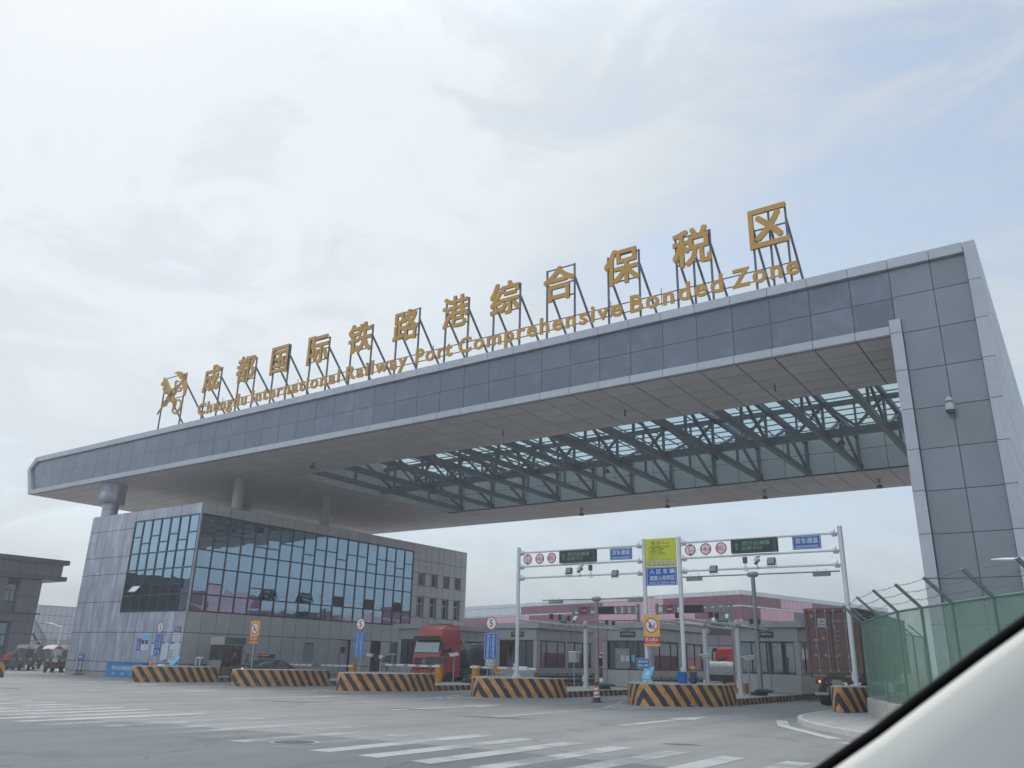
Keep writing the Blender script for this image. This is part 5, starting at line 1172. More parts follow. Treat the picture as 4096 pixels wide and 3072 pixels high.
cctv(-16.9, 42.2, .3, 1.75, 'white camera on a post behind the middle striped barrier', (-.3, -1)); cctv(-14.9, 43.0, .3, 1.7, 'white tilted camera on a post left of the sandbags by the right booth', (-.8, -1))
t = thing('electrical_box', 'white electrical box on a thin post before the booth windows', 'box', (-25.75, 43.9, .3)); a = MB(); a.tube((0, 0, 0), (0, 0, 1.45), .035, GPOLE, 8); a.build('post', t, False); a = MB(); a.bbox(-.27, .27, -.2, .2, 1.42, 1.98, LGREY, .02); a.bbox(-.3, .3, -.23, .23, 1.985, 2.04, WHITE, .02); a.build('cabinet', t, False)
t = MB(); t.bbox(-15.86, -15.46, 36.2, 36.42, .93, 1.42, BLUE, .03); tag(t.build('blue_wrap'), 'bright blue box strapped to the fourth gantry pole above the barrier', 'box')
t = thing('blue_bin', 'dark blue bin with a yellow top beside the fourth gantry pole', 'bin', (-15.2, 36.5, .92)); a = MB(); a.lathe([(.12, 0), (.17, .5)], (0, 0, 0), mat('navy', (.02, .05, .13), .5), 12); a.build('body', t, False); a = MB(); a.lathe([(.05, .5), (.06, .62), (.13, .64), (.13, .72), (0, .74)], (0, 0, 0), SYEL, 12); a.build('top', t, False)
# sandbags
BAG = mat('green_bag', (.035, .085, .08), .8, var=.3, vscale=8); BAGD = mat('dark_bag', (.05, .055, .055), .8, var=.3, vscale=8)
def bags(x, y, z, n, w, m, label):
    rnd = random.Random(n*7); a = MB()
    for k in range(n):
        r = rnd.uniform(.8, 1.1); cx, cy, cz = x+rnd.uniform(-.25, .25)*w, y+rnd.uniform(-.15, .15), z+.1+.15*(k//2); ring = []
        L, Wd, H = .45*r*w, .26*r, .11
        for u in [-1, -.85, -.4, 0, .4, .85, 1]:
            s2 = math.sqrt(max(.02, 1-u*u*.95)); ring.append([Vector((cx+u*L, cy+Wd*s2*math.cos(q)*rnd.uniform(.92, 1.06), cz+H*s2*math.sin(q)*(1 if math.sin(q) > 0 else .8)-.02*u*u)) for q in [2*math.pi*j/10 for j in range(10)]])
        for A, B in zip(ring, ring[1:]):
            for j in range(10): l = (j+1) % 10; a.face([A[j], A[l], B[l], B[j]], m, None, .5, True)
        a.face(ring[0][::-1], m); a.face(ring[-1], m)
    return tag(a.build('sandbag_pile'), label, 'sandbags', 'sandbag heaps on the islands')
bags(-23.35, 43.2, .3, 4, 1.25, BAG, 'dark green sandbags on the kerb island left of the middle barrier'); bags(-14.6, 43.8, .3, 4, 1.1, BAGD, 'dark grey sandbags at the foot of the right booth'); bags(-33.8, 44.3, .3, 6, .9, BAGD, 'grey bags heaped beside the camera post near the red truck')
t = thing('traffic_cone', 'orange and white striped traffic cone left of the middle barrier', 'cone', (-19.33, 35.0, 0)); a = MB(); a.bbox(-.22, .22, -.22, .22, .0, .04, BLACK, .02); a.lathe([(.2, .04), (.17, .1), (.165, .22)], (0, 0, 0), BLACK, 4*6); a.build('base', t, False)
a = MB(); n = 18
CW = mat('cone_white', (.62, .6, .56), .6, var=.15, vscale=9); CO = mat('cone_orange', srgb(190, 110, 65), .6, var=.15, vscale=9)
for k in range(7):
    z0, z1 = .22+k*.09, .22+(k+1)*.09; r = lambda z: .16-(z-.22)*.14
    for i in range(n):
        p = [(r(z)*math.cos(2*math.pi*(j)/n), r(z)*math.sin(2*math.pi*(j)/n), z+.05*math.sin(2*math.pi*j/n)) for j, z in ((i, z0), (i+1, z0), (i+1, z1), (i, z1))]; a.face(p, BLACK if k == 6 else (CO if k % 2 else CW), None, .5, True)
a.lathe([(.075, .8), (.05, .86), (.0, .87)], (0, 0, 0), BLACK, 14); a.build('cone_body', t, False)
t = MB(); t.lathe([(.14, 0), (.12, .03), (.05, .38), (.0, .39)], (-33.0, 44.0, .3), YCAB, 12); tag(t.build('small_cone'), 'small plain yellow cone on the island right of the red truck', 'cone')

# ================= front left props =================
SKYB2 = mat('bin_blue', srgb(52, 130, 185), .5, var=.08, vscale=2)
t = thing('sandbag_bin', 'blue box lettered in white for flood sandbags against the office front', 'box', (-57.2, 34.4, 0)); a = MB(); a.box(-59.33, -54.93, 34.4, 35.15, 0, .98, SKYB2); a.build('box_body', t)
a = MB(); a.box(-59.38, -54.88, 34.36, 35.16, .985, 1.03, SKYB2); a.build('lid', t)
a = MB(); o = Vector((0, 34.4, 0)); a.text('防汛沙袋堆放点', o, X, Z, SWHITE, h=.3, w=2.7, x=-57.2, z=.62, bold=.015); 
for k, xx in enumerate((-58.3, -57.2, -56.1)): a.text('沙袋\n专用', o, X, Z, SWHITE, h=.2, w=.42, x=xx, z=.24)
a.build('lettering', t)
t = thing('stand_sign', 'small blue arrow sign on a black easel at the office front left end', 'sign', (-63.3, 34.6, 0)); a = MB()
for x in (-63.55, -63.05): a.bar((x, 34.6, 0), (x, 34.6, 1.1), .04, .04, BLACK, (0, 1, 0)); a.bar((x, 34.3, .02), (x, 34.9, .02), .04, .04, BLACK); a.bar((x, 34.35, .03), (x, 34.6, .35), .03, .03, BLACK); a.bar((x, 34.85, .03), (x, 34.6, .35), .03, .03, BLACK)
a.bar((-63.55, 34.6, .75), (-63.05, 34.6, .75), .03, .03, BLACK); a.build('stand', t)
a = MB(); o = Vector((-63.27, 34.57, 1.28)); a.plate(o, X, Z, -.4, .4, -.22, .2, .02, BLUE); a.face([o+Vector(p) for p in ((-.3, -.004, .02), (-.16, -.004, -.12), (-.16, -.004, -.03), (0, -.004, -.03), (0, -.004, .07), (-.16, -.004, .07), (-.16, -.004, .15))][::1], SWHITE); a.text('办理\n通行证', o, X, Z, SWHITE, h=.26, w=.3, x=.2); a.build('board', t)
# kiosk on the first island
t = thing('guard_kiosk', 'small glass sided guard kiosk with olive canopy beside the black sedan', 'kiosk', (-49.6, 36.6, .12)); KC = mat('kiosk_cream', (.36, .34, .29), .5, var=.06); KO = mat('kiosk_olive', (.10, .105, .09), .6); KG = mat('kiosk_grey', (.20, .20, .20), .4, .3)
kx0, kx1, ky0, ky1 = -50.4, -49.0, 36.5, 38.1
a = MB(); a.bbox(kx0-.06, kx1+.05, ky0-.06, ky1+.05, 2.36, 2.85, KC, .05); a.box(kx1+.05, kx1+.12, ky0, ky1+.1, 2.36, 2.82, KO); a.box(kx0-.1, kx1+.14, ky0-.1, ky1+.14, 2.32, 2.36, KC); a.build('canopy', t)
a = MB(); a.box(kx0-.15, kx1-.1, ky0, ky0+.5, .12, 1.32, mat('kiosk_counter', (.30, .27, .26), .4, .2)); a.box(kx0-.02, kx1-.12, ky0-.02, ky0, .2, 1.2, mat('kiosk_counter', (.3, .27, .26))); a.build('counter', t)
a = MB()
for x, y in ((kx0, ky0), (kx1-.06, ky0), (kx0, ky1-.06), (kx1-.06, ky1-.06), (kx1-.06, ky0+.75)): a.box(x, x+.06, y, y+.06, .12, 2.32, MULL)
for x in (kx0+.4, kx0+.95): a.box(x, x+.05, ky0+.0, ky0+.04, 1.32, 2.32, MULL)
a.box(kx0, kx1, ky0, ky0+.045, 1.75, 1.8, MULL); a.build('frame', t)
a = MB(); a.box(kx0+.06, kx1-.06, ky0+.015, ky0+.03, 1.33, 2.3, GBOOTH); a.box(kx1-.04, kx1-.03, ky0+.06, ky1-.06, .9, 2.3, GBOOTH); a.box(kx0+.03, kx0+.04, ky0+.06, ky1-.06, .9, 2.3, GBOOTH); a.box(kx0+.06, kx1-.06, ky1-.03, ky1-.02, .9, 2.3, GBOOTH); a.build('glass', t)
a = MB(); a.box(kx1-.06, kx1, ky0+.08, ky1-.08, .12, .9, KG); a.box(kx0, kx0+.03, ky0+.08, ky1-.08, .12, .9, KG); a.build('lower_panel', t)
for k, x in enumerate((-51.15, -50.75)):
    a = MB(); a.box(x-.06, x+.0, 36.0, 36.12, .92, 1.5, WHITE); a.tube((x+.18, 36.06, .92), (x+.18, 36.06, 1.38), .045, DGREY, 8); a.lathe([(.0, 1.5), (.09, 1.46), (.09, 1.4), (.0, 1.36)], (x+.18, 36.06, 0), WHITE, 10); a.box(x-.1, x+.26, 36.0, 36.14, .0, .92, DGREY)
    tag(a.build('turnstile'), '%s white topped pedestrian turnstile by the office corner' % ('left' if k == 0 else 'right'), 'turnstile', 'pedestrian turnstiles')
a = MB()
for k in range(5): a.box(-52.6+k*.75, -52.45+k*.75, 35.9, 36.0, .0, .95, CONC)
for k in range(4): a.box(-52.45+k*.75, -51.86+k*.75, 35.93, 35.97, .55, .93, BLACK)
tag(a.build('low_fence'), 'low fence of pale posts and black infill before the office corner', 'fence')
t = thing('tilted_stand', 'tilted sky blue notice behind the leftmost striped barrier', 'sign', (-50.2, 33.8, .92)); a = MB(); a.face([(-50.5, 33.5, .95), (-49.95, 33.5, .95), (-49.6, 33.75, 1.45), (-50.15, 33.75, 1.45)], SKYB); a.face([(-50.15, 33.78, 1.43), (-49.6, 33.78, 1.43), (-49.95, 33.53, .93), (-50.5, 33.53, .93)], DGREY); a.build('board', t); a = MB(); a.tube((-50.05, 33.7, .0), (-50.05, 33.7, 1.2), .02, GPOLE); a.build('leg', t)
t = thing('orange_jug', 'orange plastic jug standing on the leftmost striped barrier', 'jug', (-49.0, 31.3, .92)); a = MB(); a.lathe([(.09, 0), (.11, .04), (.11, .2), (.04, .27), (.03, .31)], (0, 0, 0), YCAB, 12); a.build('body', t, False); a = MB(); a.lathe([(.035, .31), (.035, .35), (0, .35)], (0, 0, 0), BLACK, 8); a.build('cap', t, False)
t = MB(); t.bbox(-49.35, -49.0, 32.0, 32.3, .92, 1.03, WHITE, .02); tag(t.build('white_box'), 'flat white box lying on the leftmost striped barrier', 'box')
t = MB(); t.bbox(-49.1, -47.4, 39.5, 39.7, 1.5, 1.79, DGREY, .02)
o = Vector((0, 39.5, 0)); LR = mat('led_red', (.6, .08, .03), .5, emit=((.8, .12, .05), .8))
for k in range(16): t.rect(o, X, Z, -49.0+k*.072, -49.0+k*.072+random.uniform(.03, .06), 1.68, 1.715, LR, .004)
t.box(-48.9, -48.82, 39.56, 39.64, .3, 1.5, DGREY); t.box(-47.7, -47.62, 39.56, 39.64, .3, 1.5, DGREY)
tag(t.build('red_text_display'), 'black display with one line of red light text above the sedan roof', 'display board')

# ================= vehicles =================
def G0(px, py, z=0.0): d = camray(px, py); t = (z-CAMZ)/d.z; return Vector((d.x*t, d.y*t, z))
def wheel(t, x, y, r, w, side=1, name='wheel'):
    a = MB(); a.lathe([(r*.62, -w/2), (r*.95, -w/2), (r, -w*.3), (r, w*.3), (r*.95, w/2), (r*.62, w/2)], (x, y, r), RUBBER, 24, X); ww = a.build(name, t, False)
    b = MB(); b.lathe([(0, w*.36), (r*.3, w*.42), (r*.62, w*.36)] if side > 0 else [(r*.62, -w*.36), (r*.3, -w*.42), (0, -w*.36)], (x, y, r), LGREY, 20, X); b.build('rim', ww)
CARB = mat('black_car_paint', (.012, .013, .016), .18, .2, coat=1); CGL = mat('car_window_glass', (.02, .025, .03), .04, spec=.9)
def loft(a, st, mfun):
    rings = []
    for (y, hw, zl, zm, zw, rw, zr) in st:
        r = [(hw*.9, zl), (hw, zl+.14), (hw, zm), (hw*.95, zw), (rw, zr-.03), (rw*.82, zr), (rw*.4, zr+.018)]
        rings.append([Vector((x, y, z)) for x, z in r]+[Vector((-x, y, z)) for x, z in r[::-1]])
    n = len(rings[0])
    for k, (A, B) in enumerate(zip(rings, rings[1:])):
        for i in range(n): j = (i+1) % n; a.face([A[i], A[j], B[j], B[i]], mfun(k, i), None, .5, True)
    a.face(rings[0][::-1], mfun(-1, 0)); a.face(rings[-1], mfun(99, 0))
def sedan(x, y, label):
    t = thing('parked_car', label, 'car', (x, y, 0)); a = MB()
    st = [(0, .74, .42, .72, .92, .66, .99), (.06, .84, .3, .74, .97, .76, 1.05), (.2, .9, .24, .74, .99, .8, 1.08), (.85, .93, .22, .74, .98, .76, 1.09), (1.25, .93, .22, .73, .97, .68, 1.27), (1.75, .93, .22, .72, .96, .61, 1.42), (2.45, .93, .22, .72, .95, .6, 1.475), (3.05, .93, .22, .71, .94, .61, 1.43), (3.5, .93, .22, .71, .93, .68, 1.25), (3.95, .92, .22, .7, .92, .78, 1.03), (4.6, .9, .24, .66, .85, .76, .93), (4.9, .84, .28, .6, .75, .66, .8), (4.98, .74, .36, .55, .65, .6, .68)]
    def mf(k, i):
        if 3 <= k <= 8 and i in (3, 9): return CGL
        if k in (3, 4) and 4 <= i <= 8: return CGL
        if k in (7, 8) and 4 <= i <= 8: return CGL
        return CARB
    loft(a, st, mf); a.build('body', t, False)
    for s_ in (1, -1):
        b = MB(); pts = [(s_*.895, .95, 1.0), (s_*.80, 1.35, 1.24), (s_*.665, 1.78, 1.385), (s_*.625, 2.45, 1.445), (s_*.65, 3.05, 1.39), (s_*.74, 3.45, 1.24), (s_*.87, 3.9, 1.0)]; b.path(pts, .014, CHROME, 6); b.path([(s_*.905, .95, .985), (s_*.905, 3.9, .955)], .012, CHROME, 6); b.build('window_trim', t, False)
        for yy in (.95, 3.95): wheel(t, s_*.84, yy, .335, .22, s_)
        b = MB(); b.bbox(min(s_*.45, s_*.84), max(s_*.45, s_*.84), -.02, .05, .86, .93, mat('tail_lamp_red', (.35, .02, .02), .2), .01); b.build('tail_light', t, False)
        b = MB(); b.lathe([(0, -.1), (.07, -.06), (.08, .05), (0, .1)], (s_*1.0, 3.45, 1.02), CARB, 10, X); b.build('mirror', t, False)
    b = MB(); b.box(-.82, .82, -.028, .0, .875, .9, CHROME); b.box(-.7, .7, -.02, .02, .52, .55, CHROME); b.build('rear_trim', t, False)
    b = MB(); b.box(-.74, -.3+.02, -.035, -.01, .86, .9, mat('lit_tail_lamp', (.9, .5, .3), .3, emit=((1, .55, .3), 2.0))) if False else b.box(.42, .56, -.035, -.01, .865, .9, mat('lit_tail_lamp', (.9, .5, .3), .3, emit=((1, .55, .3), 2.5))); b.build('lit_lamp', t, False)
    b = MB(); b.box(-.22, .22, -.03, .0, .62, .76, mat('blue_plate', srgb(70, 120, 215), .4)); o = Vector((0, -.031, .69)); b.text('川A·8K62', o, X, Z, SWHITE, h=.08, w=.36, off=.002) if False else b.rect(o, X, Z, -.17, .17, -.02, .025, SWHITE, .002); b.build('number_plate', t, False)
    return t
sedan(-45.55, 35.2, 'black sedan with blue number plate waiting beside the guard kiosk')

TRED = mat('truck_red', srgb(190, 66, 58), .35, coat=.4, var=.04); TRED2 = mat('truck_bright_red', srgb(200, 30, 30), .35, coat=.3, var=.05)
def box_ring(x0, x1, y0, y1, z, c=.12, yin=0): return [Vector(p) for p in ((x0+c, y0, z), (x1-c, y0, z), (x1, y0+c, z), (x1, y1, z), (x0, y1, z), (x0, y0+c, z))]
def truck_cab(name, label, x, y, rz, red, W_=2.45, tall=True, emblem=True):
    t = thing(name, label, 'truck', (x, y, 0), rz); h = W_/2; a = MB()
    prof = [(.55, .0, h-.06), (.95, -.06, h), (1.3, -.04, h), (2.02, .02, h), (2.12, .05, h), (2.95, .24, h-.02), (3.1, .28, h-.04)]+([(3.35, .34, h-.06), (3.7, .46, h-.1), (3.9, .66, h-.15), (4.02, 1.05, h-.22)] if tall else [(3.25, .6, h-.15)])
    rings = [box_ring(-w, w, yy, 2.35, z) for z, yy, w in prof]
    for A, B in zip(rings, rings[1:]):
        for i in range(6): j = (i+1) % 6; a.face([A[i], A[j], B[j], B[i]], red, None, .5, False)
    a.face(rings[-1], red); a.face(rings[0][::-1], DGREY); a.build('cab', t, False)
    b = MB(); f = lambda z: .05+(z-2.12)*.19/.83
    b.face([(-h+.13, f(2.13)-.02, 2.13), (h-.13, f(2.13)-.02, 2.13), (h-.16, f(2.98)-.02, 2.98), (-h+.16, f(2.98)-.02, 2.98)], GW := mat('windscreen_glass', (.22, .25, .27), .05, .75)); b.box(-h+.2, h-.2, f(2.1)-.05, f(2.1)-.01, 2.1, 2.15, BLACK)
    for s_ in (-1, 1): b.face([(s_*(h-.13), f(2.16)-.022, 2.13), (s_*(h-.04), f(2.16)+.08, 2.13), (s_*(h-.06), f(2.92)+.08, 2.98), (s_*(h-.16), f(2.92)-.022, 2.98)][::s_], BLACK)
    b.build('windscreen', t, False)
    b = MB(); b.face([(-h+.1, .08, 3.2), (h-.1, .08, 3.2), (h-.05, -.06, 2.93), (-h+.05, -.06, 2.93)][::-1], mat('visor', (.04, .055, .05), .3)); b.face([(-h+.1, .1, 3.24), (h-.1, .1, 3.24), (h-.1, .34, 3.16), (-h+.1, .34, 3.16)], mat('visor', (.04, .05, .05))); b.obox((-h+.04, -.08, 2.96), ((2*h-.08, 0, 0), (0, .05, .0), (0, .14, .26)), mat('visor', (.04, .05, .05))); b.build('sun_visor', t, False)
    b = MB(); b.bbox(-h+.28, h-.28, -.1, -.03, 1.28, 1.78, BLACK, .03)
    for z in (1.38, 1.5, 1.62, 1.7): b.box(-h+.32, h-.32, -.115, -.1, z, z+.03, DGREY)
    b.box(-h+.4, h-.4, -.13, -.115, 1.5, 1.55, CHROME); b.build('grille', t, False)
    if emblem:
        b = MB(); c = Vector((0, -.14, 1.52)); b.disc(c, X, Z, .19, CHROME, 26, .155, .01); b.disc(c, X, Z, .155, BLACK, 26, 0, .004)
        for s_ in (1, -1):
            b.face([c+Vector(p) for p in ((-.03*s_, -.012, .15*s_), (-.1*s_, -.012, .0), (-.02*s_, -.012, -.13*s_), (-.05*s_, -.012, .0))][::1], CHROME); b.face([c+Vector(p) for p in ((-.03*s_, -.0125, .15*s_), (.07*s_, -.0125, .03*s_), (.04*s_, -.0125, .0), (-.05*s_, -.0125, .02*s_))][::-1], CHROME)
        b.build('emblem', t, False)
    b = MB(); b.bbox(-h, h, -.14, .3, .62, 1.02, red, .05); b.box(-h+.2, h-.2, -.15, -.1, 1.04, 1.12, BLACK); b.box(-.24, .24, -.165, -.14, .82, .98, SYEL); b.rect(Vector((0, -.166, .9)), X, Z, -.18, .18, -.04, .04, SINK, .002); b.build('bumper', t, False)
    for s_ in (-1, 1):
        b = MB(); b.bbox(min(s_*(h-.42), s_*(h-.05)), max(s_*(h-.42), s_*(h-.05)), -.165, -.1, .66, .86, mat('headlamp', (.55, .57, .6), .1, .4), .03); b.build('headlight', t, False)
        b = MB(); b.bbox(min(s_*(h+.14), s_*(h+.3)), max(s_*(h+.14), s_*(h+.3)), .0, .12, 2.05, 2.85, BLACK, .03); b.tube((s_*h, .2, 2.9), (s_*(h+.22), .06, 2.9), .025, BLACK, 6); b.tube((s_*h, .2, 2.08), (s_*(h+.22), .06, 2.08), .025, BLACK, 6); b.build('mirror', t, False)
        b = MB(); xx = s_*(h+.004); q = [(xx, .42, 2.1), (xx, 1.3, 2.28), (xx-s_*.03, 1.3, 2.85), (xx-s_*.03, .5, 2.87)]; b.face(q if s_ > 0 else q[::-1], CGL); b.obox((xx, .4, 1.15), ((s_*.006, 0, 0), (0, .015, 0), (0, 0, 1.7)), BLACK); b.obox((xx, 1.42, .9), ((s_*.006, 0, 0), (0, .015, 0), (0, 0, 1.95)), BLACK); b.build('door_window', t, False)
        for k in range(3): 
            c = MB(); c.box(min(xx-s_*.0, xx+s_*.008), max(xx, xx+s_*.008), 1.5, 2.2, 3.1-k*.16, 3.13-k*.16, BLACK) if not tall else c.box(min(xx-s_*.12, xx-s_*.1), max(xx-s_*.12, xx-s_*.1), 1.2, 2.1, 3.25+k*.15, 3.27+k*.15, BLACK); 
            if k == 0: c.build('side_vent', t, False)
        wheel(t, s_*(h-.16), 1.2, .5, .3, s_)
    if tall:
        b = MB()
        for xq in (-.75, -.35, .25, .5): b.lathe([(.02, .3), (.02, .0), (.09, -.12), (.0, -.12)], (xq, 1.2, 4.1), GPOLE, 10, Y); b.tube((xq, 1.2, 3.95), (xq, 1.2, 4.1), .02, GPOLE, 6)
        b.path([(-.9, 1.3, 4.12), (.9, 1.3, 4.12)], .02, GPOLE, 6); b.bbox(-.2, .75, 1.3, 1.9, 4.0, 4.13, mat('roof_rack_brown', (.2, .12, .09), .7), .03); b.build('air_horn', t, False)
    return t
tr_ = truck_cab('red_truck', 'red high roof truck tractor facing the camera behind a lowered barrier arm', -38.4, 45.2, 0, TRED)
b = MB(); b.box(-.45, .45, 2.3, 13, .75, 1.0, DGREY); b.box(-1.2, 1.2, 3.6, 13.2, 1.05, 1.2, DGREY); b.box(.95, 1.22, 2.6, 3.6, .5, 1.0, DGREY); b.build('chassis', tr_, False)
for yy in (5.0, 9.6, 10.9, 12.2):
    for s_ in (-1, 1): wheel(tr_, s_*1.03, yy, .5, .34, s_)
TARP = mat('dark_tarpaulin', (.035, .045, .06), .32, var=.35, vscale=2.5, bump=.8, bscale=1.6); TARW = mat('white_tarpaulin', (.52, .53, .53), .6, var=.25, vscale=3, bump=1, bscale=4)
def tarp(name, x0, x1, y0, y1, z0, z1, m, label, seed=1, rough=.09):
    rnd = random.Random(seed); nx, ny = 12, 18; a = MB(); g = {}
    for i in range(nx+1):
        for j in range(ny+1):
            u, v = i/nx, j/ny; e = max(abs(u*2-1), abs(v*2-1)); hgt = (z1-z0)*(1-max(0, (abs(u*2-1)-.55)/.45)**2*.75)*(1-max(0, (abs(v*2-1)-.7)/.3)**2*.45)
            g[i, j] = Vector((x0+(x1-x0)*u, y0+(y1-y0)*v, z0+hgt+rnd.uniform(-rough, rough)))
    for i in range(nx):
        for j in range(ny): a.face([g[i, j], g[i+1, j], g[i+1, j+1], g[i, j+1]], m, None, .5, True)
    def skirt(A, B):
        a.face([Vector((A.x, A.y, z0-.1)), Vector((B.x, B.y, z0-.1)), B, A], m, None, .5, True)
    for i in range(nx): skirt(g[i, 0], g[i+1, 0]); skirt(g[i+1, ny], g[i, ny])
    for j in range(ny): skirt(g[nx, j], g[nx, j+1]); skirt(g[0, j+1], g[0, j])
    for k in range(1, 6): v = k/6; j = int(v*ny); a.path([g[i, j]+Vector((0, 0, .02)) for i in range(nx+1)], .015, BLACK, 4)
    return tag(a.build(name), label, 'cargo')
tarp('covered_load', -39.65, -37.1, 48.7, 58.5, 1.3, 2.85, TARP, 'bulging load under dark blue tarpaulin on the trailer behind the red cab', 3)

# container truck
CX0, CX1, CY, CL = -11.73, -9.22, 42.5, 12.2; CZ0, CZ1 = 1.52, 4.50
MAR = mat('container_maroon', srgb(124, 94, 90), .7, var=.12, vscale=2, streak=.3, streakc=(.10, .06, .05, 1))
ct = thing('shipping_container', 'weathered maroon shipping container seen from its locked rear doors', 'container', ((CX0+CX1)/2, CY, CZ0)); a = MB()
for x0, x1 in ((CX0, CX0+.14), (CX1-.14, CX1)): a.box(x0, x1, CY, CY+.16, CZ0, CZ1, MAR)
a.box(CX0+.14, CX1-.14, CY, CY+.14, CZ1-.14, CZ1, MAR); a.box(CX0+.14, CX1-.14, CY, CY+.14, CZ0, CZ0+.16, MAR)
for s_, xx in ((-1, CX0), (1, CX1)):
    n = 56
    for k in range(n):
        y0 = CY+.17+(CL-.2)*k/n; y1 = CY+.17+(CL-.2)*(k+1)/n; d0 = 0 if k % 2 else .035
        xs_ = xx-s_*(.02+d0); p = [(xs_, y0+.03, CZ0+.1), (xs_, y1-.03, CZ0+.1), (xs_, y1-.03, CZ1-.06), (xs_, y0+.03, CZ1-.06)]; a.face(p if s_ > 0 else p[::-1], MAR)
        xn = xx-s_*(.02+(.035 if k % 2 else 0)); p = [(xs_, y1-.03, CZ0+.1), (xn, y1+.03, CZ0+.1), (xn, y1+.03, CZ1-.06), (xs_, y1-.03, CZ1-.06)]; a.face(p if s_ > 0 else p[::-1], MAR)
    a.box(min(xx, xx-s_*.06), max(xx, xx-s_*.06), CY+.16, CY+CL, CZ0, CZ0+.12, MAR); a.box(min(xx, xx-s_*.06), max(xx, xx-s_*.06), CY+.16, CY+CL, CZ1-.08, CZ1, MAR)
a.box(CX0+.03, CX1-.03, CY+.1, CY+CL, CZ1-.04, CZ1-.01, MAR); a.box(CX0+.07, CX1-.07, CY+.2, CY+CL-.05, CZ0+.02, CZ1-.06, MAR); a.build('box_frame', ct)
xm = (CX0+CX1)/2
for x0, x1 in ((CX0+.15, xm-.012), (xm+.012, CX1-.15)):
    a = MB(); n = 5; zz = lin(CZ0+.18, CZ1-.16, n)
    a.box(x0, x1, CY+.05, CY+.09, CZ0+.17, CZ1-.15, MAR)
    for p, q in zip(zz, zz[1:]): a.obox((x0+.03, CY+.03, p+.05), ((x1-x0-.06, 0, 0), (0, .03, 0), (0, 0, q-p-.1)), MAR)
    d = a.build('door', ct)
    w = x1-x0
    for u in (.36 if x0 < xm-.5 else .12, .80 if x0 < xm-.5 else .6):
        x = x0+w*u; r = MB(); r.tube((x, CY-.01, CZ0+.06), (x, CY-.01, CZ1-.05), .02, GPOLE, 8)
        for z in (CZ0+.1, CZ0+.75, CZ1-.9, CZ1-.12): r.box(x-.05, x+.05, CY-.03, CY+.05, z-.04, z+.04, GPOLE)
        r.tube((x, CY-.03, CZ0+.78), (x-.28 if x0 < xm-.5 else x+.25, CY-.03, CZ0+.8), .014, LGREY, 6); r.box(x-.16 if x0 < xm-.5 else x+.1, x-.12 if x0 < xm-.5 else x+.14, CY-.04, CY+.0, CZ0+.72, CZ0+.88, LGREY); r.build('locking_rod', d)
a = MB(); o = Vector((0, CY+.028, 0)); tx_ = mat('container_lettering', (.42, .4, .4), .6)
a.rect(o, X, Z, CX0+.61, CX0+1.0, 3.62, 4.03, mat('faded_label', (.50, .53, .55), .5), .004); a.face([o+Vector((CX0+.66+p, -.008, 3.83+q)) for p, q in ((0, 0), (.12, .1), (.17, .07), (.2, .13), (.3, .0))], mat('ochre', (.4, .28, .07), .5)); a.rect(o, X, Z, CX0+.64, CX0+.97, 3.71, 3.745, mat('ink_blue', (.05, .14, .25), .5), .008)
a.face([o+Vector((CX0+.82+p, -.005, 3.06+q)) for p, q in ((-.09, 0), (.09, 0), (0, .16))], mat('hazard_triangle', srgb(200, 150, 60), .5))
a.rect(o, X, Z, CX0+.36, CX0+.6, 2.98, 3.06, LGREY, .004); a.rect(o, X, Z, CX0+.38, CX0+.58, 2.58, 2.86, mat('grey_sticker', (.2, .22, .22), .5), .004); a.rect(o, X, Z, CX0+.3, CX0+.4, 4.08, 4.2, LGREY, .004)
a.text('HNKU', o, X, Z, tx_, h=.11, x=CX1-.98, z=3.9, off=.004, bold=.02); a.text('623 514 4', o, X, Z, tx_, h=.11, x=CX1-.45, z=3.9, off=.004, bold=.02) if False else a.text('623    4', o, X, Z, tx_, h=.11, x=CX1-.42, z=3.9, off=.004, bold=.02); a.text('45G1', o, X, Z, tx_, h=.1, x=CX1-.5, z=3.75, off=.004, bold=.02)
for k, z in enumerate((3.42, 3.2, 2.98, 2.75)): a.rect(o, X, Z, CX1-1.08, CX1-.9-.03*k, z, z+.035, tx_, .004); [a.rect(o, X, Z, CX1-.5, CX1-.3-.02*q, z+.03-q*.055, z+.06-q*.055, tx_, .004) for q in range(3)]
for k in range(4): a.rect(Vector((0, CY, 0)), X, Z, CX0+.2+k*.11, CX0+.27+k*.11, CZ1-.09, CZ1-.04, SYEL, .004)
a.build('door_marking', ct)
tt = thing('container_trailer', 'dusty truck trailer carrying the maroon container, seen from behind', 'trailer', (xm, CY, 0)); a = MB()
a.box(CX0+.6, CX1-.6, CY+.1, CY+12.3, 1.1, 1.5, DGREY); a.box(CX0+.05, CX1-.05, CY+.02, CY+.25, 1.28, 1.5, mat('rusty_brown', (.10, .08, .07), .8, var=.3)); a.box(CX0+.1, CX1-.1, CY+.3, CY+.4, .5, .62, GPOLE); a.box(CX0+.75, CX0+.85, CY+.25, CY+.4, .5, 1.3, DGREY); a.box(CX1-.85, CX1-.75, CY+.25, CY+.4, .5, 1.3, DGREY); a.build('chassis', tt)
for s_, nm in ((0, 'x'), (1, 'y')):
    x = CX0+.3 if not s_ else CX1-.7; a = MB(); a.box(x-.12, x+.52, CY, CY+.02, 1.32, 1.44, mat('worn_reflector', (.30, .2, .08), .5)); a.build('reflector', tt); a = MB(); a.box(x-.05, x+.4, CY+.05, CY+.12, 1.02, 1.2, BLACK); a.build('tail_light_box', tt)
a = MB(); a.lathe([(.055, 0), (0, .02)], (CX0+.45, CY+.04, 1.11), mat('lit_orange_lamp', (1, .25, .1), .4, emit=((1, .22, .06), 2.0)), 12, -Y); a.build('tail_light', tt)
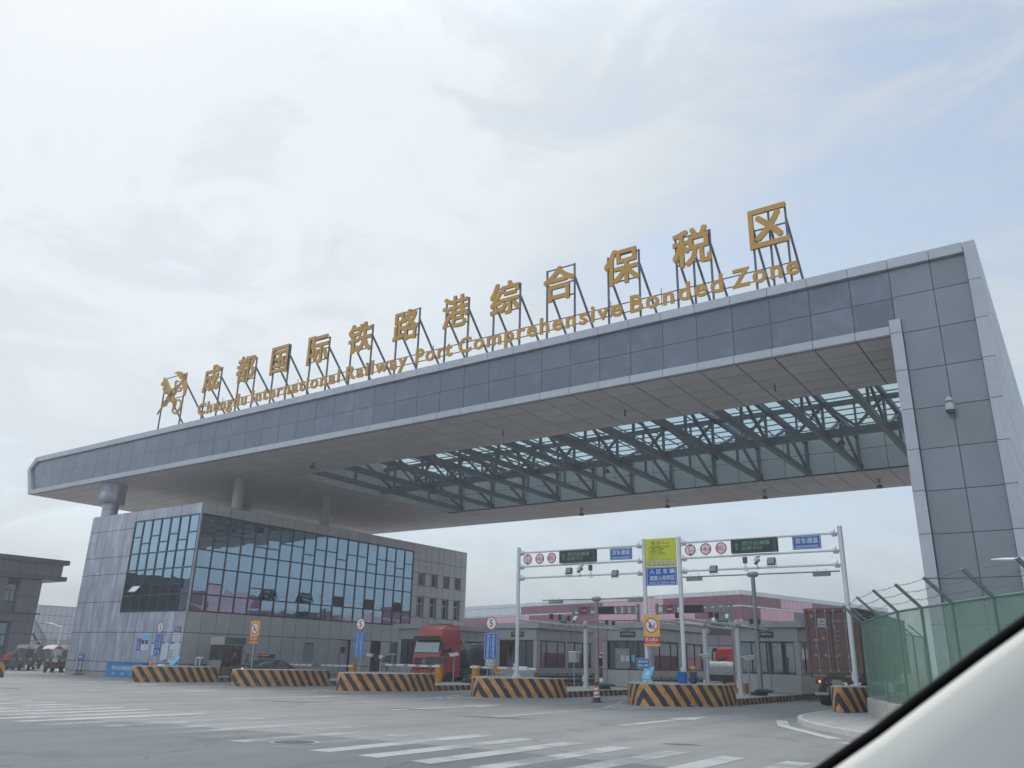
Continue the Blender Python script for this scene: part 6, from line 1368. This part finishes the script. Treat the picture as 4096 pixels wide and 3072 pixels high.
a = MB(); a.box(xm-.22, xm+.22, CY-.01, CY+.01, .98, 1.22, SYEL if False else mat('dirty_plate', srgb(150, 145, 110), .6)); a.rect(Vector((xm, CY-.012, 1.1)), X, Z, -.16, .16, -.04, .05, PTXT, .002); a.build('number_plate', tt)
a = MB(); 
for k in range(8): a.rect(Vector((0, CY+.29, 0)), X, Z, xm-.55+k*.14, xm-.46+k*.14, .66, .86, tx_, .004)
a.box(xm-.6, xm+.6, CY+.3, CY+.32, .62, .92, DGREY); a.build('painted_number_board', tt)
for yy in (CY+1.6, CY+2.9, CY+4.2, CY+10.5):
    for x in (CX0+.3, CX1-.3): wheel(tt, x-xm, yy-CY, .5, .5, 1 if x > xm else -1)

# background yard
t = thing('white_panel_shed', 'white panelled shed with dark eaves seen between the two right booths', 'building', (-30, 76, 0)); a = MB(); panels(a, (-31.8, 76, 0), X, Z, lin(0, 8.5, 6), [0, 2.4, 3.5, 4.5], WW, gap=.03); a.box(-31.8, -23.3, 76.03, 84, 0, 4.5, WW); a.build('wall', t); a = MB(); a.box(-32.2, -22.9, 75.4, 84, 4.52, 5.35, WG); a.build('roof', t)
ft = truck_cab('distant_red_truck', 'bright red truck cab parked sideways between the right booths', -28.1, 73.2, R(-90), TRED2, 2.3, False, False)
t = thing('flatbed_trailer', 'flatbed trailer under a white crumpled tarpaulin behind the middle barrier', 'trailer', (-27, 69.5, 0)); a = MB(); a.box(-31.5, -23.8, 69, 71.4, .85, 1.1, DGREY); a.box(-31.3, -24, 69.6, 70.6, .5, .85, mat('rusty_brown', (.1, .08, .07))); a.build('bed', t)
for x in (-30.5, -29.3, -25.5, -24.7):
    a = MB(); a.lathe([(.3, -.15), (.48, -.15), (.5, 0), (.48, .15), (.3, .15)], (x, 69.3, .5), RUBBER, 18, Y); a.build('wheel', t)
tarp('covered_load', -31.4, -23.9, 68.9, 71.3, 1.12, 2.0, TARW, 'white crumpled tarpaulin over a low flatbed load behind the middle barrier', 5, .11)
t = thing('orange_box', 'orange steel box beside the pole at the right end of the middle barrier', 'box', (-15.0, 41.5, .3)) if False else None
a = MB(); a.bbox(-17.3, -16.2, 46.2, 46.7, .3, .85, mat('box_orange', srgb(190, 110, 45), .6, var=.1), .03); tag(a.build('orange_box'), 'orange steel box on the kerb island behind the middle barrier', 'box')
p = on_y(2395, 2606, 66.0)
t = thing('red_van', 'red and white van glimpsed between the two middle booths', 'van', (p.x, 66, 0)); a = MB(); x0 = p.x-.1; a.bbox(x0, x0+2.1, 66, 70.5, .5, 2.35, TRED2, .15); a.bbox(x0+.05, x0+2.05, 66.1, 70.4, 2.36, 2.62, TRED2, .12); a.build('body', t); a = MB(); a.box(x0-.02, x0+2.12, 65.97, 66, 1.35, 2.2, WHITE); a.box(x0+.07, x0+2.03, 65.94, 65.97, 1.45, 2.15, CGL); a.build('windscreen', t); a = MB(); a.box(x0+.1, x0+2.0, 65.93, 65.97, .5, .8, DGREY); a.build('bumper', t)
for x in (x0+.2, x0+1.9):
    a = MB(); a.lathe([(.2, -.1), (.33, -.1), (.35, 0), (.33, .1), (.2, .1)], (x, 67, .35), RUBBER, 16, X); a.build('wheel', t)

# ================= scooters =================
def scooter(pos, rz, body, label, canopy=None, box=None):
    t = thing('parked_scooter', label, 'scooter', pos, rz, 'scooters parked between the two offices')
    for yy in (-.65, .6):
        a = MB(); a.lathe([(.13, -.05), (.24, -.05), (.26, 0), (.24, .05), (.13, .05)], (0, yy, .26), RUBBER, 18, X); a.lathe([(0, -.03), (.13, -.03), (.13, .03), (0, .03)], (0, yy, .26), LGREY, 12, X); a.build('wheel', t, False)
    a = MB()
    a.face([(-.2, -.42, .35), (.2, -.42, .35), (.22, -.5, .85), (-.22, -.5, .85)], body, None, .5); a.obox((-.2, -.46, .35), ((.4, 0, 0), (0, .05, 0), (0, -.08, .62)), body); a.obox((-.12, -.8, .52), ((.24, 0, 0), (0, .34, .03), (0, 0, .05)), body)
    a.bbox(-.18, .18, -.42, .2, .3, .38, DGREY, .02); a.bbox(-.17, .17, .15, .8, .35, .7, body, .06); a.build('body', t, False)
    a = MB(); a.bbox(-.16, .16, .1, .85, .705, .8, BLACK, .04); a.build('seat', t, False)
    a = MB(); a.tube((0, -.62, .28), (0, -.5, 1.05), .03, DGREY, 8); a.tube((-.32, -.42, 1.06), (.32, -.42, 1.06), .018, BLACK, 8); a.tube((-.3, -.44, 1.06), (-.38, -.5, 1.22), .01, BLACK, 5); a.tube((.3, -.44, 1.06), (.38, -.5, 1.22), .01, BLACK, 5); a.lathe([(0, -.03), (.07, -.02), (.07, .02), (0, .03)], (-.39, -.5, 1.25), BLACK, 10, Y); a.lathe([(0, -.03), (.07, -.02), (.07, .02), (0, .03)], (.39, -.5, 1.25), BLACK, 10, Y); a.build('handlebar', t, False)
    a = MB(); a.lathe([(.0, .05), (.09, .03), (.1, 0)], (0, -.56, .95), LGREY, 14, -Y); a.build('headlight', t, False)
    if canopy:
        a = MB(); n = 8
        for k in range(n):
            y0, y1 = -.9+1.9*k/n, -.9+1.9*(k+1)/n; f = lambda y: 2.12-.3*((y-.05)/.95)**2
            for q in range(4):
                x0, x1 = -.45+.9*q/4, -.45+.9*(q+1)/4; g = lambda x: -.3*x*x
                a.face([(x0, y0, f(y0)+g(x0)), (x1, y0, f(y0)+g(x1)), (x1, y1, f(y1)+g(x1)), (x0, y1, f(y1)+g(x0))], canopy, None, .5, True)
        a.build('canopy', t, False); a = MB(); a.tube((0, .8, .7), (0, .75, 1.85), .018, BLACK, 6); a.tube((-.3, -.5, 1.05), (-.38, -.85, 1.75), .014, BLACK, 6); a.tube((.3, -.5, 1.05), (.38, -.85, 1.75), .014, BLACK, 6); a.build('canopy_frame', t, False)
        a = MB(); a.face([(-.3, -.55, .98), (.3, -.55, .98), (.26, -.82, 1.75), (-.26, -.82, 1.75)], mat('rain_screen', (.13, .15, .165), .2, var=.35, vscale=7)); a.build('windscreen', t, False)
    if box: a = MB(); a.bbox(-.25, .25, .62, 1.08, .85, 1.3, box, .03); a.build('delivery_box', t, False)
    a = MB(); a.face([(-.3, -.52, .45), (.3, -.52, .45), (.34, -.5, 1.0), (-.34, -.5, 1.0)], mat('apron_grey', (.06, .065, .07), .7, var=.3, vscale=6)); a.build('leg_apron', t, False)
    return t
SC1 = mat('scooter_pink', srgb(160, 120, 130), .4, coat=.3); SC2 = mat('scooter_grey', (.10, .12, .13), .4); SC3 = mat('scooter_brown', srgb(125, 95, 75), .4); SC4 = mat('scooter_orange', srgb(170, 75, 40), .4); CAN1 = mat('canopy_grey_cloth', (.10, .115, .13), .7, var=.2, vscale=3); CAN2 = mat('canopy_pink', srgb(205, 160, 170), .6); CAN3 = mat('canopy_brown', srgb(120, 90, 75), .7); SRB = mat('delivery_red', srgb(190, 35, 45), .5)
def at(px, py): return G0(px/5.184, 2400+py/5.184)
for px, py, rz, body, lab, can, bx in ((185, 1452, R(170), SC2, 'leftmost scooter with a bright red rear box', None, SRB), (390, 1462, R(8), SC2, 'scooter under a dark grey rain canopy next to the red one', CAN1, None), (630, 1462, R(-6), SC1, 'pinkish scooter with a round headlight under a grey canopy', CAN1, None), (790, 1445, R(5), SC2, 'grey scooter pushed in between two canopied ones', CAN1, None),
    (1000, 1505, R(-12), SC3, 'brown scooter under a pink canopy standing forward of the row', CAN2, None), (1160, 1500, R(40), SC4, 'orange scooter turned sideways near the office corner', None, None), (1270, 1500, R(15), SC2, 'rightmost scooter under a brown canopy at the office corner', CAN3, None)):
    scooter(at(px, py), rz+R(52), body, lab, can, bx)

# ================= people =================
SKIN = mat('skin', srgb(180, 135, 110), .6); HAIR = mat('black_hair', (.012, .01, .01), .7); CL1 = mat('grey_shirt', (.14, .135, .13), .8); CL2 = mat('dark_uniform', (.018, .02, .026), .8)
def person(pos, rz, hgt, shirt, label, lean=0.0, arms='down'):
    t = thing('person', label, 'person', pos, rz); k = hgt/1.7
    J = {'pel': (0, 0, .92, .13, .10), 'sp': (0, -.02, 1.12, .125, .095), 'ch': (0, -.03, 1.3, .155, .105), 'nk': (0, -.02, 1.46, .055, .055), 'hd': (0, -.03, 1.54, .07, .08), 'hd2': (0, -.03, 1.62, .075, .09), 'tp': (0, -.02, 1.67, .05, .06)}
    E = [('pel', 'sp'), ('sp', 'ch'), ('ch', 'nk'), ('nk', 'hd'), ('hd', 'hd2'), ('hd2', 'tp')]
    for s_, n in ((1, 'l'), (-1, 'r')):
        J['sh'+n] = (.17*s_, -.02, 1.4, .06, .06); J['hp'+n] = (.09*s_, 0, .86, .085, .085); J['kn'+n] = (.1*s_, -.03, .48, .058, .06); J['an'+n] = (.1*s_, .02, .09, .04, .045); J['ft'+n] = (.11*s_, -.16, .035, .04, .03)
        if arms == 'down': J['el'+n] = (.23*s_, 0, 1.12, .042, .042); J['wr'+n] = (.25*s_, -.06, .87, .03, .026); J['hn'+n] = (.25*s_, -.09, .77, .035, .022)
        else: J['el'+n] = (.25*s_, -.1, 1.15, .042, .042); J['wr'+n] = (.18*s_, -.33, 1.18, .03, .026); J['hn'+n] = (.15*s_, -.42, 1.2, .035, .022)
        E += [('ch', 'sh'+n), ('sh'+n, 'el'+n), ('el'+n, 'wr'+n), ('wr'+n, 'hn'+n), ('pel', 'hp'+n), ('hp'+n, 'kn'+n), ('kn'+n, 'an'+n), ('an'+n, 'ft'+n)]
    nm = list(J); me = bpy.data.meshes.new('body')
    def bend(p): 
        z = max(0, p[2]-.92); return (p[0], p[1]-math.sin(lean)*z, p[2] if z == 0 else .92+math.cos(lean)*z)
    me.from_pydata([tuple(c*k for c in bend(J[n][:3])) for n in nm], [(nm.index(a), nm.index(b)) for a, b in E], []); o = bpy.data.objects.new('body', me); COL.objects.link(o); o.parent = t
    md = o.modifiers.new('skin', 'SKIN'); 
    for i, n in enumerate(nm): me.skin_vertices[0].data[i].radius = (J[n][3]*k, J[n][4]*k); me.skin_vertices[0].data[i].use_root = (n == 'pel')
    sb = o.modifiers.new('sub', 'SUBSURF'); sb.levels = 2; sb.render_levels = 2; me.materials.append(SKIN)
    def shell(name, m, joints, grow, E2):
        me2 = bpy.data.meshes.new(name); me2.from_pydata([tuple(c*k for c in bend(J[n][:3])) for n in joints], [(joints.index(a), joints.index(b)) for a, b in E2], []); q = bpy.data.objects.new(name, me2); COL.objects.link(q); q.parent = t; q.modifiers.new('skin', 'SKIN')
        for i, n in enumerate(joints): me2.skin_vertices[0].data[i].radius = ((J[n][3]+grow)*k, (J[n][4]+grow)*k); me2.skin_vertices[0].data[i].use_root = i == 0
        s3 = q.modifiers.new('sub', 'SUBSURF'); s3.levels = 2; s3.render_levels = 2; me2.materials.append(m)
    shell('shirt', shirt, ['sp', 'ch', 'shl', 'shr', 'ell', 'elr', 'wrl', 'wrr', 'pel'], .035, [('pel', 'sp'), ('sp', 'ch'), ('ch', 'shl'), ('ch', 'shr'), ('shl', 'ell'), ('shr', 'elr'), ('ell', 'wrl'), ('elr', 'wrr')])
    shell('trousers', CL2, ['pel', 'hpl', 'hpr', 'knl', 'knr', 'anl', 'anr'], .03, [('pel', 'hpl'), ('pel', 'hpr'), ('hpl', 'knl'), ('hpr', 'knr'), ('knl', 'anl'), ('knr', 'anr')])
    h = MB(); c = Vector(bend((0, -.02, 1.63)))*k; R_ = .105*k; n = 14
    for i in range(7):
        for j in range(n):
            def pt(a, b): th = a/7*1.85; ph = b/n*2*math.pi; v = Vector((math.sin(th)*math.cos(ph)*.88, math.sin(th)*math.sin(ph)*1.05+.12*math.sin(th), math.cos(th)*1.0)); return c+v*R_
            if pt(i+.5, j+.5).y < c.y-.06*k and i > 3: continue
            h.face([pt(i, j), pt(i+1, j), pt(i+1, j+1), pt(i, j+1)], HAIR, None, .5, True)
    h.build('hair', t, False)
    f = MB(); fc = Vector(bend((0, -.11, 1.6)))*k
    for s_ in (-1, 1): f.lathe([(.0, .006), (.012, .0)], fc+Vector((s_*.032*k, -.012, .01)), BLACK, 8, -Y); f.lathe([(0, -.01), (.03, 0), (0, .01)], Vector(bend((s_*.085, -.02, 1.6)))*k, SKIN, 8, X)
    f.obox(fc+Vector((-.01, -.03, -.03)), ((.02, 0, 0), (0, .03, 0), (0, .012, .04)), SKIN); f.obox(fc+Vector((-.022, -.012, -.055)), ((.044, 0, 0), (0, .01, 0), (0, 0, .008)), mat('lips', (.35, .12, .1), .5)); f.build('face', t, False)
    return t
person((-50.3, 39.6, .0), R(150), 1.72, CL1, 'person in a grey top with short black hair, seen from behind over the car', 0)
person((-47.75, 36.5, .3), R(60), 1.66, CL2, 'person in dark uniform bending at the side of the guard kiosk', R(28), 'fwd')

# ================= fence on the right =================
def netmat(name, c):
    m = bpy.data.materials.new(name); m.use_nodes = True; t = m.node_tree; n = t.nodes; b = n['Principled BSDF']; b.inputs['Base Color'].default_value = c; b.inputs['Roughness'].default_value = .6
    uv = n.new('ShaderNodeUVMap'); uv.uv_map = 'uv'; sp = n.new('ShaderNodeSeparateXYZ'); t.links.new(uv.outputs[0], sp.inputs[0])
    def mth(op, a, b_=None):
        x = n.new('ShaderNodeMath'); x.operation = op
        for i, v in enumerate((a, b_)):
            if v is None: continue
            if hasattr(v, 'links'): t.links.new(v, x.inputs[i])
            else: x.inputs[i].default_value = v
        return x.outputs[0]
    w = []
    for op in ('ADD', 'SUBTRACT'): w.append(mth('ABSOLUTE', mth('SUBTRACT', mth('FRACT', mth('DIVIDE', mth(op, sp.outputs[0], sp.outputs[1]), .11)), .5)))
    ln = mth('GREATER_THAN', mth('MAXIMUM', w[0], w[1]), .37)
    no = n.new('ShaderNodeTexNoise'); no.inputs['Scale'].default_value = .8; no.inputs['Detail'].default_value = 3; t.links.new(uv.outputs[0], no.inputs['Vector'])
    mr = n.new('ShaderNodeMapRange'); t.links.new(no.outputs[0], mr.inputs[0]); mr.inputs[1].default_value = .3; mr.inputs[2].default_value = .7; mr.inputs[3].default_value = .22; mr.inputs[4].default_value = .44
    t.links.new(mth('MAXIMUM', mth('MULTIPLY', ln, .95), mr.outputs[0]), b.inputs['Alpha']); MATS[name] = m; return m
FG = mat('fence_green_paint', srgb(86, 116, 106), .5, var=.12, vscale=4); NET = netmat('green_mesh_net', srgb(98, 132, 118)); WIRE = mat('barbed_wire', (.12, .14, .14), .5, .5)
def mesh_fence(name, label, pts, zb, zt, arm, arm_up=.55, group=None):
    t = thing(name, label, 'fence', (*pts[0], 0), 0, group)
    for a, b in zip(pts, pts[1:]):
        A, B = Vector((*a, 0)), Vector((*b, 0)); m_ = MB(); L3 = (B-A).length; m_.face([A+Z*(zb+.05), B+Z*(zb+.05), B+Z*zt, A+Z*zt], NET, [(0, zb), (L3, zb), (L3, zt), (0, zt)]); m_.build('mesh_panel', t)
        m_ = MB(); m_.tube(A+Z*zt, B+Z*zt, .035, FG, 8); m_.build('rail', t); m_ = MB(); m_.tube(A+Z*(zb+.06), B+Z*(zb+.06), .025, FG, 6); m_.build('rail', t)
    tips = []
    for i, p in enumerate(pts):
        d = Vector(pts[min(i+1, len(pts)-1)])-Vector(pts[max(i-1, 0)]); nrm = Vector((-d.y, d.x, 0)).normalized()
        if nrm.dot(Vector((*arm, 0))) < 0: nrm = -nrm
        P = Vector((*p, 0)); m_ = MB(); m_.tube(P+Z*(zb-.1), P+Z*zt, .045, FG, 10); tip = P+Z*(zt+arm_up)+nrm*arm_up*1.0; m_.bar(P+Z*zt, tip, .09, .07, FG); tips.append((P+Z*zt, tip)); m_.build('post', t)
    for u in (.35, .66, .97):
        m_ = MB()
        for (a0, a1), (b0, b1) in zip(tips, tips[1:]):
            p, q = a0.lerp(a1, u), b0.lerp(b1, u); n = 14; pr = [p.lerp(q, k/n)+Z*(-.05*4*(k/n)*(1-k/n)+random.uniform(-.008, .008)) for k in range(n+1)]; m_.path(pr, .006, WIRE, 4)
            for k in range(1, n): 
                v = Vector((random.uniform(-1, 1), random.uniform(-1, 1), random.uniform(-1, 1)))*.035; m_.tube(pr[k]-v, pr[k]+v, .005, WIRE, 3, caps=False)
        m_.build('barbed_wire', t)
    return t
FP = [(-7.1, 33.4), (-5.72, 29.4), (-4.72, 27.0), (-3.82, 25.4), (-2.85, 23.75), (-1.78, 22.05), (-.6, 20.4), (.9, 18.9)]
mesh_fence('mesh_fence', 'green mesh fence with barbed wire arms curving along the right pavement', FP, .72, 3.35, (-1, -.3), .62)
mesh_fence('mesh_fence', 'green mesh fence running back from the corner beside the container', [(-7.15, 33.5), (-7.35, 36.5), (-7.4, 39.5), (-7.4, 42.5), (-7.4, 45.5), (-7.4, 48.5)], .72, 3.35, (-1, 0), .62)
mesh_fence('mesh_fence', 'green mesh fence in the gap between the two offices on the left', [(-124, 60), (-120.5, 60), (-117, 60), (-113.5, 60), (-110, 60)], .0, 2.95, (0, -1), .4)
WALLC = mat('crumbling_concrete', (.38, .37, .35), .9, var=.3, vscale=3, bump=.8, bscale=9)
wl = MB(); off = []
FPW = [(-7.4, 48.5), (-7.4, 39.5), (-7.3, 36.5)]+FP; rnd = random.Random(4); PP = []
for a, b in zip(FPW, FPW[1:]):
    n = max(2, int(math.hypot(b[0]-a[0], b[1]-a[1])/.3))
    for k in range(n): PP.append(Vector((a[0]+(b[0]-a[0])*k/n, a[1]+(b[1]-a[1])*k/n, 0)))
for i in range(len(PP)-1):
    d = (PP[min(i+1, len(PP)-1)]-PP[max(i-1, 0)]).normalized(); nn = Vector((d.y, -d.x, 0)); 
    d2 = (PP[min(i+2, len(PP)-1)]-PP[i]).normalized(); n2_ = Vector((d2.y, -d2.x, 0)); z1 = PP[i].z; h0 = .72+.05*math.sin(i*1.7)*math.sin(i*.6); h1 = .72+.05*math.sin((i+1)*1.7)*math.sin((i+1)*.6)
    q = [PP[i]+nn*.14, PP[i+1]+n2_*.14, PP[i+1]-n2_*.14, PP[i]-nn*.14]
    for (p0, p1, a0, a1) in ((q[0], q[1], h0, h1), (q[2], q[3], h1, h0)): wl.face([p0+Z*.1, p1+Z*.1, p1+Z*a1, p0+Z*a0], WALLC)
    wl.face([q[3]+Z*h0, q[2]+Z*h1, q[1]+Z*h1, q[0]+Z*h0][::-1], WALLC)
tag(wl.build('low_wall'), 'low crumbling concrete wall carrying the right green fence', 'wall')
street_lamp(.6, 28.6, 5.2, 2.7, (-1, .1), 'white street lamp head reaching in at the right edge before the pylon', rise=.0)

# ================= windscreen pillar of the car we sit in =================
def cam_pt(px, py, dist): d = camray(px, py); return Vector((0, 0, CAMZ))+d.normalized()*dist
pt_ = thing('windscreen_pillar', 'pale out of focus windscreen pillar of the viewing car with black rubber edge', 'car pillar', cam_pt(3900, 3000, .8)); 
edge = [(2900, 3290), (3230, 3078), (3480, 2905), (3700, 2738), (3900, 2588), (4110, 2438), (4400, 2235), (4750, 2000)]
nrm_px = Vector((.60, .80)); PCRM = mat('pillar_cream', (.58, .57, .515), .75, var=.03, vscale=8); 
def sect(i, k):
    """section across the pillar: k-th (offset px, distance)"""
    off, dist = k; off += 22; e = edge[i]; return cam_pt(e[0]+nrm_px[0]*off, e[1]+nrm_px[1]*off, dist)
SEC1 = [(0, .90), (-14, .88), (-12, .85), (8, .83), (34, .84)]; SEC2 = [(34, .84), (40, .805), (80, .797), (240, .79), (420, .786), (620, .788), (800, .80), (1150, .90)]
for nm_, SEC, m_ in (('rubber_seal', SEC1, mat('seal_black', (.004, .004, .005), .9, spec=.1)), ('trim_cover', SEC2, PCRM)):
    a = MB()
    for i in range(len(edge)-1):
        for k0, k1 in zip(SEC, SEC[1:]): a.face([sect(i, k0), sect(i+1, k0), sect(i+1, k1), sect(i, k1)][::-1], m_, None, .5, True)
    for i in range(len(edge)-1): a.face([sect(i, (SEC[0][0], SEC[0][1]+.06)), sect(i, (SEC[-1][0], SEC[-1][1]+.06)), sect(i+1, (SEC[-1][0], SEC[-1][1]+.06)), sect(i+1, (SEC[0][0], SEC[0][1]+.06))][::-1], m_)
    a.build(nm_, pt_)

# ================= haze in the air =================
hz = MB(); hz.box(-640, 640, -640, 640, -1.5, 27, WHITE); ho = hz.build('haze'); ho['kind'] = 'stuff'
hm = bpy.data.materials.new('haze_air'); hm.use_nodes = True; ht = hm.node_tree; ht.nodes.remove(ht.nodes['Principled BSDF'])
pv = ht.nodes.new('ShaderNodeVolumePrincipled'); pv.inputs['Color'].default_value = (.9, .94, .99, 1); pv.inputs['Density'].default_value = .0016; pv.inputs['Anisotropy'].default_value = .2
ht.links.new(pv.outputs[0], ht.nodes['Material Output'].inputs['Volume']); ho.data.materials.clear(); ho.data.materials.append(hm)

# small things on the road
p = G0(1177, 2971); t = thing('manhole_cover', 'round iron manhole cover with a pale ring in the dark asphalt', 'manhole cover', (p.x, p.y, 0))
a = MB(); a.disc((0, 0, .012), X, Y, .52, mat('manhole_ring', (.26, .26, .26), .8), 30, .42); a.build('ring', t, False)
a = MB(); a.disc((0, 0, .013), X, Y, .42, mat('cast_iron', (.06, .062, .065), .6, .4, var=.3, vscale=12), 30); a.build('lid', t, False)
SKID = paintmat('tyre_rubber_mark', (.07, .072, .075, 1), .35); a = MB()
def mark(p0, p1, w):
    A, B = G0(*p0, .0095), G0(*p1, .0095); n = (B-A).cross(Z).normalized()*w/2; q = 7
    for k in range(q):
        u, v = k/q, (k+1)/q; f = lambda s_: math.sin(math.pi*min(.98, max(.04, s_))); a.face([A.lerp(B, u)+n*f(u), A.lerp(B, v)+n*f(v), A.lerp(B, v)-n*f(v), A.lerp(B, u)-n*f(u)], SKID)
mark((1815, 2862), (2150, 2878), .35); mark((2645, 2973), (2820, 2982), .3); mark((0, 2752), (90, 2756), .5); mark((980, 2800), (1330, 2812), .3); mark((1500, 2830), (1780, 2842), .25)
tag(a.build('tyre_mark'), kind='structure')
a = MB(); A, B = G0(2960, 2941, .0095), G0(3160, 2956, .0095); n = (B-A).cross(Z).normalized()*.05; a.face([A+n, B+n, B-n, A-n], paintmat('faded_yellow_paint', (.45, .35, .15, 1), 1.0)); tag(a.build('yellow_line'), kind='structure')
